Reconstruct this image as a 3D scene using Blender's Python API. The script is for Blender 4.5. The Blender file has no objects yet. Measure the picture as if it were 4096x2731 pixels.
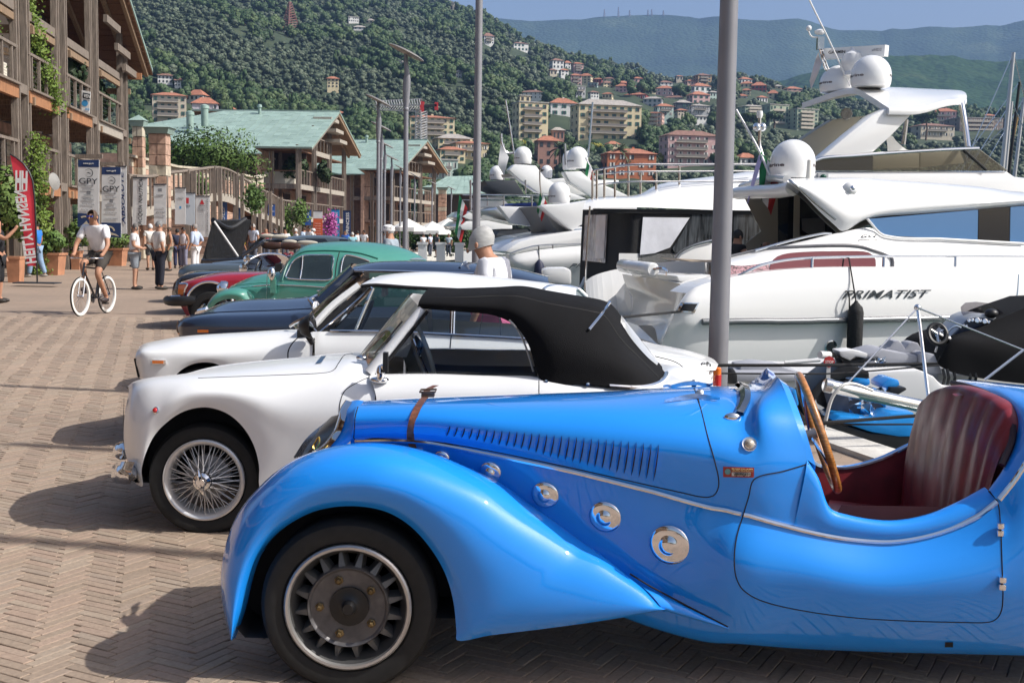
import bpy,bmesh,math,random
from mathutils import Vector,Matrix,noise as mnoise
from math import sin,cos,pi,radians,tan,atan2,sqrt,floor
RND=random.Random(7)
SC=bpy.context.scene
COL=SC.collection
V=Vector
# ------------------------------------------------------------------ camera
FPX,CAMH=4789.0,1.57
CAMR=Matrix.Rotation(radians(90)-math.atan(430/FPX),3,'X')@Matrix.Rotation(0.0155,3,'Z')
cam=bpy.data.cameras.new('camera');cam_ob=bpy.data.objects.new('camera',cam);COL.objects.link(cam_ob)
cam.lens=FPX/4096*36;cam.sensor_width=36;cam.clip_start=0.1;cam.clip_end=30000
cam_ob.matrix_world=Matrix.Translation((0,0,CAMH))@CAMR.to_4x4()
SC.camera=cam_ob
# ------------------------------------------------------------------ sky and sun
SUN_EL,SUN_AZ=radians(44),atan2(1.0,-0.22)
w=bpy.data.worlds.new('World');SC.world=w;w.use_nodes=True
wn=w.node_tree.nodes;wl=w.node_tree.links
sky=wn.new('ShaderNodeTexSky');sky.sky_type='NISHITA';sky.sun_disc=False
sky.sun_elevation=SUN_EL;sky.sun_rotation=SUN_AZ;sky.air_density=1.0;sky.dust_density=4.0;sky.ozone_density=1.3
wl.new(sky.outputs[0],wn['Background'].inputs[0]);wn['Background'].inputs[1].default_value=0.104
sl=bpy.data.lights.new('sun','SUN');sl.energy=4.2;sl.angle=radians(0.55);sl.color=(1.0,0.965,0.91)
so=bpy.data.objects.new('sun',sl);COL.objects.link(so);so.location=(20,-5,30)
sd=V((sin(SUN_AZ)*cos(SUN_EL),cos(SUN_AZ)*cos(SUN_EL),sin(SUN_EL)))
so.rotation_euler=sd.to_track_quat('Z','Y').to_euler()
vs=SC.view_settings;vs.view_transform='Standard';vs.look='None';vs.exposure=0.46;vs.gamma=1.0;vs.use_curve_mapping=False
SC.render.engine='CYCLES'
cy=SC.cycles
cy.max_bounces=8;cy.diffuse_bounces=3;cy.glossy_bounces=4;cy.transmission_bounces=6;cy.transparent_max_bounces=16;cy.volume_bounces=0
cy.use_denoising=True
# ------------------------------------------------------------------ picture coordinates -> place
def ray(x,y):
 d=CAMR@V(((x-2048)/FPX,-(y-1365.5)/FPX,-1.0))
 return d/d.y
def P(x,y,Y):
 return V((0,0,CAMH))+ray(x,y)*Y
def G(x,y,z=0.0):
 d=ray(x,y);return V((0,0,CAMH))+d*((z-CAMH)/d.z)
def Q(x,y,Y0,X0,k,off=0.0):
 d=ray(x,y);Y0=Y0+off*sqrt(1+k*k)
 return V((0,0,CAMH))+d*((Y0-k*X0)/(1-k*d.x))
def crop(x0,y0,s):return lambda x,y:(x0+x*s,y0+y*s)
A1,A2,A3,A4=[crop(i*1024,0,.43556)for i in range(4)]
B1,B2,B3,B4=[crop(i*1024,600,.43556)for i in range(4)]
c1=crop(400,1100,.7015);c2=crop(1300,1050,.6802);c3=crop(2700,1150,.6059)
c4=crop(850,1600,.7212);c5=crop(1950,1600,.7212);c6=crop(2900,1600,.7213)
D1=crop(1800,400,.5);D2=crop(2400,900,.5);D3=crop(2920,200,.5);D4=crop(3200,1150,.38095)
D5=crop(400,600,.2551);D6=crop(1000,350,.29787);D7=crop(600,850,.34014)
DD=crop(0,0,1.7415)
# ------------------------------------------------------------------ materials
MATS={}
def mat(name,col=(.5,.5,.5),rough=.6,metal=0.,coat=0.,spec=.5,var=0.,vscale=8.,bump=0.,bscale=40.,col2=None,trans=0.,emit=0.,alpha=1.,detail=4.,stretch=None,crough=.03,ramp=(.35,.65)):
 if name in MATS:return MATS[name]
 m=bpy.data.materials.new(name);m.use_nodes=True
 n=m.node_tree.nodes;l=m.node_tree.links;b=n['Principled BSDF']
 b.inputs['Base Color'].default_value=(*col,1);b.inputs['Roughness'].default_value=rough
 b.inputs['Metallic'].default_value=metal;b.inputs['Coat Weight'].default_value=coat;b.inputs['Coat IOR'].default_value=1.62;b.inputs['Coat Roughness'].default_value=crough
 b.inputs['Specular IOR Level'].default_value=spec;b.inputs['Transmission Weight'].default_value=trans
 if var or bump or col2:
  tc=n.new('ShaderNodeTexCoord');mp=n.new('ShaderNodeMapping');l.new(tc.outputs['Object'],mp.inputs[0])
  if stretch:mp.inputs['Scale'].default_value=stretch
 if var or col2:
  t=n.new('ShaderNodeTexNoise');t.inputs['Scale'].default_value=vscale;t.inputs['Detail'].default_value=detail
  l.new(mp.outputs[0],t.inputs[0]);r=n.new('ShaderNodeValToRGB');l.new(t.outputs[0],r.inputs[0])
  r.color_ramp.elements[0].position=ramp[0];r.color_ramp.elements[1].position=ramp[1]
  c2_=col2 or tuple(min(1,c*(1+var))for c in col)
  r.color_ramp.elements[0].color=(*[c*(1-var)for c in col],1);r.color_ramp.elements[1].color=(*c2_,1)
  l.new(r.outputs[0],b.inputs['Base Color'])
 if bump:
  t2=n.new('ShaderNodeTexNoise');t2.inputs['Scale'].default_value=bscale;t2.inputs['Detail'].default_value=5
  l.new(mp.outputs[0],t2.inputs[0]);bp=n.new('ShaderNodeBump');bp.inputs['Strength'].default_value=bump;bp.inputs['Distance'].default_value=.02
  l.new(t2.outputs[0],bp.inputs['Height']);l.new(bp.outputs[0],b.inputs['Normal'])
 MATS[name]=m
 return m
def glass(name,tint=(.8,.85,.85),refl=1.0,rough=.02,base=0.06):
 if name in MATS:return MATS[name]
 m=bpy.data.materials.new(name);m.use_nodes=True
 n=m.node_tree.nodes;l=m.node_tree.links;n.remove(n['Principled BSDF'])
 tr=n.new('ShaderNodeBsdfTransparent');tr.inputs[0].default_value=(*tint,1)
 gl=n.new('ShaderNodeBsdfGlossy');gl.inputs['Roughness'].default_value=rough;gl.inputs[0].default_value=(refl,refl,refl,1)
 fr=n.new('ShaderNodeFresnel');fr.inputs[0].default_value=1.45
 ad=n.new('ShaderNodeMath');ad.operation='MAXIMUM';ad.inputs[1].default_value=base;l.new(fr.outputs[0],ad.inputs[0])
 mx=n.new('ShaderNodeMixShader');l.new(ad.outputs[0],mx.inputs[0]);l.new(tr.outputs[0],mx.inputs[1]);l.new(gl.outputs[0],mx.inputs[2])
 l.new(mx.outputs[0],n['Material Output'].inputs[0]);MATS[name]=m
 return m
# ------------------------------------------------------------------ meshes and objects
class MB:
 def __init__(s):s.v=[];s.f=[];s.vn=[]
 def add(s,vs,fs):
  o=len(s.v);s.v+=[V(p)for p in vs];s.f+=[tuple(i+o for i in f)for f in fs];return s
 def box(s,c,size,ax=None,taper=1.0):
  c=V(c);hx,hy,hz=[d/2 for d in size];ax=ax or(V((1,0,0)),V((0,1,0)),V((0,0,1)))
  vs=[]
  for z in(-1,1):
   k=taper if z>0 else 1
   for x,y in((-1,-1),(1,-1),(1,1),(-1,1)):vs.append(c+ax[0]*(x*hx*k)+ax[1]*(y*hy*k)+ax[2]*(z*hz))
  return s.add(vs,[(3,2,1,0),(4,5,6,7),(0,1,5,4),(1,2,6,5),(2,3,7,6),(3,0,4,7)])
 def beam(s,a,b,w_,h_,up=(0,0,1)):
  a=V(a);b=V(b);d=b-a;L=d.length
  if L<1e-6:return s
  d=d/L;u=V(up);sd_=d.cross(u)
  if sd_.length<1e-3:sd_=d.cross(V((0,1,0)))
  sd_.normalize();u=sd_.cross(d)
  return s.box((a+b)/2,(w_,L,h_),(sd_,d,u))
 def tube(s,pts,r,n=8,cap=True):
  pts=[V(p)for p in pts];N=len(pts);rs=r if isinstance(r,(list,tuple))else[r]*N
  t0=(pts[1]-pts[0]).normalized();a=t0.orthogonal().normalized();vs=[];fs=[]
  for i,p in enumerate(pts):
   t=(pts[min(i+1,N-1)]-pts[max(i-1,0)]).normalized();a=(a-t*a.dot(t))
   a=a.normalized()if a.length>1e-5 else t.orthogonal().normalized();b=t.cross(a)
   for k in range(n):vs.append(p+(a*cos(2*pi*k/n)+b*sin(2*pi*k/n))*rs[i])
  for i in range(N-1):
   for k in range(n):fs.append((i*n+k,i*n+(k+1)%n,(i+1)*n+(k+1)%n,(i+1)*n+k))
  if cap:fs.append(tuple(range(n-1,-1,-1)));fs.append(tuple((N-1)*n+k for k in range(n)))
  return s.add(vs,fs)
 def lathe(s,prof,o,axis,n=24,ref=None,caps=True):
  o=V(o);ax=V(axis).normalized();a=(V(ref)if ref else ax.orthogonal());a=(a-ax*a.dot(ax)).normalized();b=ax.cross(a);vs=[];fs=[]
  for r,h in prof:
   for k in range(n):vs.append(o+ax*h+(a*cos(2*pi*k/n)+b*sin(2*pi*k/n))*r)
  for i in range(len(prof)-1):
   for k in range(n):fs.append((i*n+k,i*n+(k+1)%n,(i+1)*n+(k+1)%n,(i+1)*n+k))
  if caps and prof[0][0]>1e-4:fs.append(tuple(range(n-1,-1,-1)))
  if caps and prof[-1][0]>1e-4:fs.append(tuple((len(prof)-1)*n+k for k in range(n)))
  return s.add(vs,fs)
 def grid(s,g,cu=False,cv=False):
  nr,nc=len(g),len(g[0]);vs=[p for r in g for p in r];fs=[]
  for i in range(nr if cv else nr-1):
   for j in range(nc if cu else nc-1):
    i2,j2=(i+1)%nr,(j+1)%nc
    fs.append((i*nc+j,i*nc+j2,i2*nc+j2,i2*nc+j))
  return s.add(vs,fs)
 def prism(s,pts,d):
  pts=[V(p)for p in pts];d=V(d);n=len(pts)
  return s.add(pts+[p+d for p in pts],[tuple(range(n-1,-1,-1)),tuple(range(n,2*n))]+[(i,(i+1)%n,(i+1)%n+n,i+n)for i in range(n)])
 def ball(s,c,r,n=12,m=8):
  c=V(c);r=V(r)if hasattr(r,'__len__')else V((r,r,r));g=[]
  for i in range(m+1):
   a=-pi/2+pi*i/m
   g.append([c+V((r.x*cos(a)*cos(2*pi*k/n),r.y*cos(a)*sin(2*pi*k/n),r.z*sin(a)))for k in range(n)])
  return s.grid(g,cu=True)
 def mesh(s,name,mt,smooth=False,off=None,merge=False):
  me=bpy.data.meshes.new(name);vs=s.v if off is None else[p-off for p in s.v]
  me.from_pydata([tuple(p)for p in vs],[],s.f)
  if merge or smooth:
   b=bmesh.new();b.from_mesh(me)
   if merge:bmesh.ops.remove_doubles(b,verts=b.verts,dist=1e-4)
   bmesh.ops.recalc_face_normals(b,faces=b.faces)
   b.to_mesh(me);b.free()
  me.materials.append(mt)
  if s.vn:me.polygons.foreach_set('use_smooth',[True]*len(me.polygons));me.normals_split_custom_set_from_vertices([tuple(q)for q in s.vn])
  if smooth:
   me.polygons.foreach_set('use_smooth',[True]*len(me.polygons))
   me.set_sharp_from_angle(angle=radians(smooth if smooth is not True else 38))
  me.update();return me
def cr(pts,n,lin=False):
 pts=[V(p)for p in pts]
 if len(pts)==1:return[pts[0].copy()for _ in range(n)]
 L=[0.]
 for a,b in zip(pts,pts[1:]):L.append(L[-1]+max((b-a).length,1e-6))
 out=[];k=0
 for i in range(n):
  t=L[-1]*i/(n-1)
  while k<len(pts)-2 and t>L[k+1]:k+=1
  u=(t-L[k])/(L[k+1]-L[k]);p1,p2=pts[k],pts[k+1]
  if lin:out.append(p1.lerp(p2,u));continue
  h=L[k+1]-L[k]
  m1=(p2-pts[k-1])/(L[k+1]-L[k-1])*h if k>0 else(p2-p1)
  m2=(pts[k+2]-p1)/(L[k+2]-L[k])*h if k+2<len(pts)else(p2-p1)
  u2,u3=u*u,u*u*u
  out.append(p1*(2*u3-3*u2+1)+m1*(u3-2*u2+u)+p2*(-2*u3+3*u2)+m2*(u3-u2))
 return out
def loft(rails,nu,nv):
 rs=[cr(r,nu)for r in rails]
 cols=[cr([r[i]for r in rs],nv)for i in range(nu)]
 return[[cols[i][j]for i in range(nu)]for j in range(nv)]
def link(ob,parent=None):
 COL.objects.link(ob)
 if parent is not None:ob.parent=parent
 return ob
def tag(o,label=None,cat=None,group=None,kind=None):
 if label:o['label']=label
 if cat:o['category']=cat
 if group:o['group']=group
 if kind:o['kind']=kind
 return o
def thing(name,label,cat,loc=(0,0,0),group=None,rz=0.):
 o=bpy.data.objects.new(name,None);link(o);o.location=loc;o.rotation_euler=(0,0,rz);o.empty_display_size=.2
 return tag(o,label,cat,group)
def root_loc(o):
 l=V((0,0,0))
 while o is not None:l=l+V(o.location);o=o.parent
 return l
def part(name,mb,mt,parent,smooth=False,local=False,label=None,kind=None):
 me=mb.mesh(name,mt,smooth,None if local else root_loc(parent))if isinstance(mb,MB)else mb
 o=bpy.data.objects.new(name,me);link(o,parent)
 return tag(o,label,kind=kind)
def solo(name,mb,mt,label=None,cat=None,group=None,kind=None,smooth=False,loc=None):
 loc=V(loc)if loc is not None else V((0,0,0))
 o=bpy.data.objects.new(name,mb.mesh(name,mt,smooth,loc));link(o);o.location=loc
 return tag(o,label,cat,group,kind)
def inst(name,me,loc,parent=None,rz=0.,scale=None,rot=None):
 o=bpy.data.objects.new(name,me);link(o,parent);o.location=loc
 o.rotation_euler=rot if rot else(0,0,rz)
 if scale is not None:o.scale=scale
 return o
def copy_tree(o,parent=None):
 c=o.copy();link(c,parent)
 for ch in o.children:copy_tree(ch,c)
 return c
TXT={}
def text_mesh(body,size=1.,font_shear=0.,mt=None,ext=.002,spacing=1.,align='CENTER',bold=0.):
 cu=bpy.data.curves.new('text','FONT');cu.body=body;cu.size=size;cu.extrude=ext;cu.shear=font_shear
 cu.align_x=align;cu.align_y='CENTER';cu.space_character=spacing;cu.offset=bold;cu.resolution_u=3
 ob=bpy.data.objects.new('text',cu);me=bpy.data.meshes.new_from_object(ob,depsgraph=None)if False else ob.to_mesh().copy()
 ob.to_mesh_clear();bpy.data.objects.remove(ob);bpy.data.curves.remove(cu)
 if mt:me.materials.clear();me.materials.append(mt)
 return me
def text_on(name,body,a,b,h,mt,parent,up=(0,0,1),shear=0.,spacing=1.,bold=0.,out=None,fit=True):
 a=V(a);b=V(b);r=(b-a).normalized();u=V(up);u=(u-r*u.dot(r)).normalized();nn=r.cross(u)
 me=text_mesh(body,1.,shear,mt,.004,spacing,'CENTER',bold)
 xs=[v.co.x for v in me.vertices];ys=[v.co.y for v in me.vertices]
 if not xs:return None
 w0=max(xs)-min(xs);h0=max(ys)-min(ys);cx=(max(xs)+min(xs))/2;cyy=(max(ys)+min(ys))/2
 sx=(b-a).length/w0 if fit else h/h0;sy=h/h0;c=(a+b)/2+nn*.006;off=root_loc(parent)
 for v in me.vertices:v.co=c+r*((v.co.x-cx)*sx)+u*((v.co.y-cyy)*sy)+nn*v.co.z-off
 o=bpy.data.objects.new(name,me);link(o,parent);return o
# ------------------------------------------------------------------ the setting
def node_mat(name):
 m=bpy.data.materials.new(name);m.use_nodes=True;MATS[name]=m
 return m,m.node_tree.nodes,m.node_tree.links,m.node_tree.nodes['Principled BSDF']
def nd(n,l,t,ins=None,**kw):
 x=n.new('ShaderNode'+t)
 for k,v in kw.items():setattr(x,k,v)
 for k,v in(ins or{}).items():
  if hasattr(v,'is_output')or v.__class__.__name__.startswith('NodeSocket'):l.new(v,x.inputs[k])
  else:x.inputs[k].default_value=v
 return x
def ramp(n,l,fac,stops):
 r=n.new('ShaderNodeValToRGB');l.new(fac,r.inputs[0]);e=r.color_ramp.elements
 while len(e)<len(stops):e.new(.5)
 for i,(p,c)in enumerate(stops):e[i].position=p;e[i].color=(*c,1)
 return r.outputs[0]
# paving bricks: clay, pink, grey and sand tones, gritty
m,n,l,b=node_mat('paving_brick')
at=nd(n,l,'Attribute',attribute_name='tone');oi=nd(n,l,'ObjectInfo');tc=nd(n,l,'TexCoord');gp=nd(n,l,'NewGeometry')
ad=nd(n,l,'Math',{0:at.outputs['Fac'],1:oi.outputs['Random']},operation='ADD');fr_=nd(n,l,'Math',{0:ad.outputs[0]},operation='FRACT')
col=ramp(n,l,fr_.outputs[0],[(0,(.27,.207,.156)),(.3,(.31,.235,.177)),(.55,(.33,.24,.183)),(.8,(.298,.235,.184)),(1,(.345,.27,.205))])
tn=nd(n,l,'TexNoise',{'Vector':gp.outputs['Position'],'Scale':60.,'Detail':6.});cn=ramp(n,l,tn.outputs[0],[(.3,(.84,.84,.84)),(.7,(1.1,1.1,1.1))])
big=nd(n,l,'TexNoise',{'Vector':gp.outputs['Position'],'Scale':.55,'Detail':4.});cb=ramp(n,l,big.outputs[0],[(.3,(.86,.85,.84)),(.7,(1.1,1.1,1.08))])
mx=nd(n,l,'MixRGB',{0:1.,1:col,2:cn},blend_type='MULTIPLY');mx2=nd(n,l,'MixRGB',{0:1.,1:mx.outputs[0],2:cb},blend_type='MULTIPLY')
spn=nd(n,l,'TexNoise',{'Vector':gp.outputs['Position'],'Scale':3.1,'Detail':7.,'Roughness':.7});spm=ramp(n,l,spn.outputs[0],[(.66,(0,0,0)),(.72,(1,1,1))])
st=nd(n,l,'MixRGB',{0:spm,1:mx2.outputs[0],2:(.12,.1,.085,1)});sf=nd(n,l,'Math',{0:spm,1:.35},operation='MULTIPLY');l.new(sf.outputs[0],st.inputs[0])
l.new(st.outputs[0],b.inputs['Base Color']);b.inputs['Roughness'].default_value=.86
bp=nd(n,l,'Bump',{'Height':tn.outputs[0],'Strength':.5,'Distance':.004});l.new(bp.outputs[0],b.inputs['Normal'])
# ground sheet: sandy joints; far away the bricks are only colour
m2,n,l,b=node_mat('ground_sheet')
gp=nd(n,l,'NewGeometry');mp=nd(n,l,'Mapping',{'Vector':gp.outputs['Position']});mp.inputs['Rotation'].default_value=(0,0,radians(28))
bk=nd(n,l,'TexBrick',{'Vector':mp.outputs[0],'Scale':5.,'Mortar Size':.012,'Color1':(.32,.238,.18,1),'Color2':(.285,.218,.168,1),'Mortar':(.2,.155,.115,1)})
bk.inputs['Brick Width'].default_value=1.;bk.inputs['Row Height'].default_value=.5
big=nd(n,l,'TexNoise',{'Vector':gp.outputs['Position'],'Scale':.4,'Detail':5.});cb=ramp(n,l,big.outputs[0],[(.3,(.85,.85,.84)),(.7,(1.12,1.1,1.08))])
mx=nd(n,l,'MixRGB',{0:1.,1:bk.outputs[0],2:cb},blend_type='MULTIPLY');l.new(mx.outputs[0],b.inputs['Base Color']);b.inputs['Roughness'].default_value=.9
sx=nd(n,l,'SeparateXYZ',{0:gp.outputs['Position']})
def quay_x(Y):return 2.5-.25*(Y-9.3)
qpts=[(quay_x(y),y)for y in(-60,0,20,40)]+[(-8.2,55),(-9,70),(-8,90),(-4,112),(6,135),(40,165),(150,195),(420,230)]
mb=MB();mb.add([(x,y,0)for x,y in qpts]+[(1500,230,0),(1500,1400,0),(-1500,1400,0),(-1500,-60,0)],[tuple(range(len(qpts)+4))])
ground=solo('ground',mb,m2,kind='structure')
# joint bed just under the bricks
ZB=.009
BU=V((-.30,1,0)).normalized();BV=V((BU.y,-BU.x,0))
L_,W_=.2,.05;e1=(BU+BV).normalized();e2=(BU-BV).normalized()
bricks=[]
org=V((-1.5,4.5,0))
for i in range(-330,330):
 for j in range(-330,330):
  v=(i-j)%8
  if v not in(0,7):continue
  c=org+(e1*(i+2)+e2*(j+.5))*W_ if v==0 else org+(e1*(i+.5)+e2*(j+2))*W_
  if c.y<2.6 or c.y>21 or c.x>quay_x(c.y)-.5:continue
  if c.x<-.46*c.y-.4 or c.x>.46*c.y+.3:continue
  if c.y>7.5 and c.x>.0 and c.y>9:continue
  bricks.append((c,v))
def brick_mesh(Ln,Wn,H):
 a,b_,ch=Ln/2-.002,Wn/2-.002,.0025
 vs=[(x*a,y*b_,0)for x,y in((-1,-1),(1,-1),(1,1),(-1,1))]+[(x*a,y*b_,H-ch)for x,y in((-1,-1),(1,-1),(1,1),(-1,1))]+[(x*(a-ch),y*(b_-ch),H)for x,y in((-1,-1),(1,-1),(1,1),(-1,1))]
 fs=[(8,9,10,11)]+[(k+o,(k+1)%4+o,(k+1)%4+o+4,k+o+4)for o in(0,4)for k in range(4)]
 return vs,fs
bv,bf=brick_mesh(L_,W_,ZB)
def in_view(c):
 d=CAMR.transposed()@(c-V((0,0,CAMH)));x=2048+FPX*d.x/-d.z;y=1365.5-FPX*d.y/-d.z
 return-40<x<870 and y<2790
near=sorted([q for q in bricks if in_view(q[0])],key=lambda q:q[0].y)[:300]
nearset={id(q)for q in near}
bme=bpy.data.meshes.new('brick');bme.from_pydata(bv,[],bf);bme.materials.append(m)
for c,v in near:
 e=e1 if v==0 else e2
 o=inst('brick',bme,(c.x,c.y,RND.uniform(-.0035,.001)),ground,rot=(RND.gauss(0,.006),RND.gauss(0,.006),atan2(e.y,e.x)+RND.gauss(0,.008)))
vs,fs,tone=[],[],[]
for q in bricks:
 if id(q)in nearset:continue
 c,v=q;e=e1 if v==0 else e2;a=atan2(e.y,e.x)+RND.gauss(0,.008);ca,sa=cos(a),sin(a);o=len(vs);dz=RND.uniform(-.0035,.001);t=RND.random();tx,ty=RND.gauss(0,.008),RND.gauss(0,.008)
 for x,y,z in bv:vs.append((c.x+x*ca-y*sa,c.y+x*sa+y*ca,z+dz+x*tx+y*ty))
 for f in bf:fs.append(tuple(k+o for k in f));tone.append(t)
me=bpy.data.meshes.new('paving');me.from_pydata(vs,[],fs);me.materials.append(m)
at=me.attributes.new('tone','FLOAT','FACE');at.data.foreach_set('value',tone)
o=bpy.data.objects.new('paving',me);link(o,ground);o['kind']='stuff';o['label']='reddish clay paving bricks laid in herringbone'
# quay kerb of pale stone, its wall and the water
mb=MB()
for(x0,y0),(x1,y1)in zip(qpts[:-1],qpts[1:]):
 n_=max(1,int(((x1-x0)**2+(y1-y0)**2)**.5/2.))if y1<60 else 1
 for k in range(n_):
  a=V((x0+(x1-x0)*k/n_,y0+(y1-y0)*k/n_,0));b_=V((x0+(x1-x0)*(k+1)/n_,y0+(y1-y0)*(k+1)/n_,0));d=(b_-a).normalized()
  mb.beam(a+d*.006+V((0,0,-.36)),b_-d*.006+V((0,0,-.36)),.36,.80)
solo('quay_kerb',mb,mat('kerb_stone',(.55,.53,.49),.8,var=.15,vscale=5,bump=.3),kind='structure')
mw,n,l,b=node_mat('harbour_water')
b.inputs['Base Color'].default_value=(.012,.05,.05,1);b.inputs['Roughness'].default_value=.06
gp=nd(n,l,'NewGeometry');tn=nd(n,l,'TexNoise',{'Vector':gp.outputs['Position'],'Scale':1.6,'Detail':4.});bp=nd(n,l,'Bump',{'Height':tn.outputs[0],'Strength':.5,'Distance':.12});l.new(bp.outputs[0],b.inputs['Normal'])
mb=MB();mb.add([(-40,-60,-.95),(1500,-60,-.95),(1500,400,-.95),(-40,400,-.95)],[(0,1,2,3)]);solo('water',mb,mw,kind='structure')
# ------------------------------------------------------------------ hills (skylines read in 2352-wide pixels)
def interp(tab,x):
 if x<=tab[0][0]:return tab[0][1]
 for(a,b_),(c,d)in zip(tab,tab[1:]):
  if x<=c:return b_+(d-b_)*(x-a)/(c-a)
 return tab[-1][1]
SKY1=[(-600,-260),(200,-220),(500,-150),(700,-70),(880,-45),(960,-12),(1010,2),(1060,22),(1100,38),(1150,66),(1176,82),(1213,98),(1283,119),(1313,137),(1376,143),(1416,156),(1441,152),(1486,178),(1526,185),(1576,182),(1640,182),(1696,178),(1763,196),(1840,212),(1900,232),(2000,244),(2100,252),(2200,262),(2352,262),(2900,262)]
R0=250.
def hill_A(xd):
 y=interp(SKY1,xd);d=ray(xd*1.7415,y*1.7415);rr=interp([(-600,1250),(700,1150),(1176,1000),(1600,900),(2352,800)],xd)
 e=d.z+CAMH/rr
 return e*rr/(rr-R0),rr
def xd_of(a):
 return 1176+a*2750
def hill_z(X,Y):
 A,rr=hill_A(xd_of(X/Y));t=min(Y,rr)
 z=A*(t-R0)-max(0,Y-rr)*.12
 return z+6*mnoise.noise(V((X/90,Y/90,0)))*min(1,max(0,(Y-R0)/150))*max(0,min(1,(rr-Y)/200+.15))
def hill_P(x,y,dz=0.):
 d=ray(x,y);A,rr=hill_A(x/1.7415);Yh=(CAMH+A*R0)/max(A-d.z,1e-4)
 Yh=min(max(Yh,R0),rr)
 p=P(x,y,Yh);return p
mb=MB();rows=[]
for i in range(60):
 Y=R0-20+(1600-R0)*(i/59)**1.4;row=[]
 for j in range(120):
  a=(-700+3700*j/119-1176)/2750;row.append(V((a*Y,Y,max(hill_z(a*Y,Y),-2)-1.0)))
 rows.append(row)
mb.grid(rows)
mh,n,l,b=node_mat('hill_undergrowth')
gp=nd(n,l,'NewGeometry');tn=nd(n,l,'TexNoise',{'Vector':gp.outputs['Position'],'Scale':.05,'Detail':8.,'Roughness':.7})
l.new(ramp(n,l,tn.outputs[0],[(.3,(.02,.035,.015)),(.55,(.04,.06,.028)),(.7,(.09,.1,.05)),(.82,(.2,.17,.1))]),b.inputs['Base Color']);b.inputs['Roughness'].default_value=1
solo('hill',mb,mh,kind='structure',smooth=180)
def mountain(name,sil,Yr,Yb,zb,mt,bump,seed):
 mb=MB();rows=[];nx=260
 xs=[sil[0][0]+(sil[-1][0]-sil[0][0])*j/(nx-1)for j in range(nx)]
 for i in range(70):
  t=i/69;Y=Yb+(Yr-Yb)*t;row=[]
  for x in xs:
   d=ray(x*1.7415,interp(sil,x)*1.7415);zr=CAMH+d.z*Yr;X=d.x*Y
   z=zb+(zr-zb)*t**1.15
   w_=min(1,t*3)*min(1,(1-t)*4+.03)
   z+=w_*(zr-zb)*.10*(mnoise.noise(V((X/700+seed,Y/900,0)))+.5*mnoise.noise(V((X/250,Y/300+seed,1))))+bump*mnoise.noise(V((X/24,Y/40,seed)))*(1 if t<.98 else.5)
   row.append(V((X,Y,z)))
  rows.append(row)
 row=[p+V((0,400,-80))for p in rows[-1]];rows.append(row)
 mb.grid(rows);return solo(name,mb,mt,kind='structure',smooth=180)
def wood_mat(name,stops,s):
 m_,n,l,b=node_mat(name);gp=nd(n,l,'NewGeometry')
 t1=nd(n,l,'TexNoise',{'Vector':gp.outputs['Position'],'Scale':s,'Detail':9.,'Roughness':.68});l.new(ramp(n,l,t1.outputs[0],stops),b.inputs['Base Color']);b.inputs['Roughness'].default_value=1;b.inputs['Specular IOR Level'].default_value=0
 t2=nd(n,l,'TexVoronoi',{'Vector':gp.outputs['Position'],'Scale':.09});bp=nd(n,l,'Bump',{'Height':t2.outputs[0],'Strength':.55,'Distance':6.});bp.invert=True;l.new(bp.outputs[0],b.inputs['Normal']);return m_
FAR=[(200,90),(700,60),(950,42),(1130,40),(1176,45),(1226,49),(1296,45),(1331,46),(1371,40),(1426,37),(1476,35),(1526,35),(1576,39),(1606,44),(1638,39),(1658,39),(1701,45),(1763,48),(1801,45),(1831,43),(1864,50),(1889,60),(1926,70),(1989,69),(2026,71),(2049,65),(2075,68),(2139,61),(2189,64),(2234,62),(2264,58),(2301,60),(2352,47),(2600,20),(3000,20)]
mountain('mountain',FAR,3800,2300,30,wood_mat('mountain_woods',[(.3,(.03,.05,.035)),(.55,(.05,.08,.05)),(.75,(.11,.14,.08))],.004),3,3.1)
NEAR=[(1100,330),(1500,262),(1700,214),(1764,194),(1819,178),(1880,160),(1960,140),(2039,126),(2100,128),(2189,127),(2226,137),(2289,143),(2352,137),(2500,120),(3000,130)]
mountain('wooded_ridge',NEAR,1900,1150,20,wood_mat('ridge_woods',[(.3,(.02,.045,.02)),(.55,(.04,.075,.03)),(.75,(.075,.1,.045))],.012),5,8.2)
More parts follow.
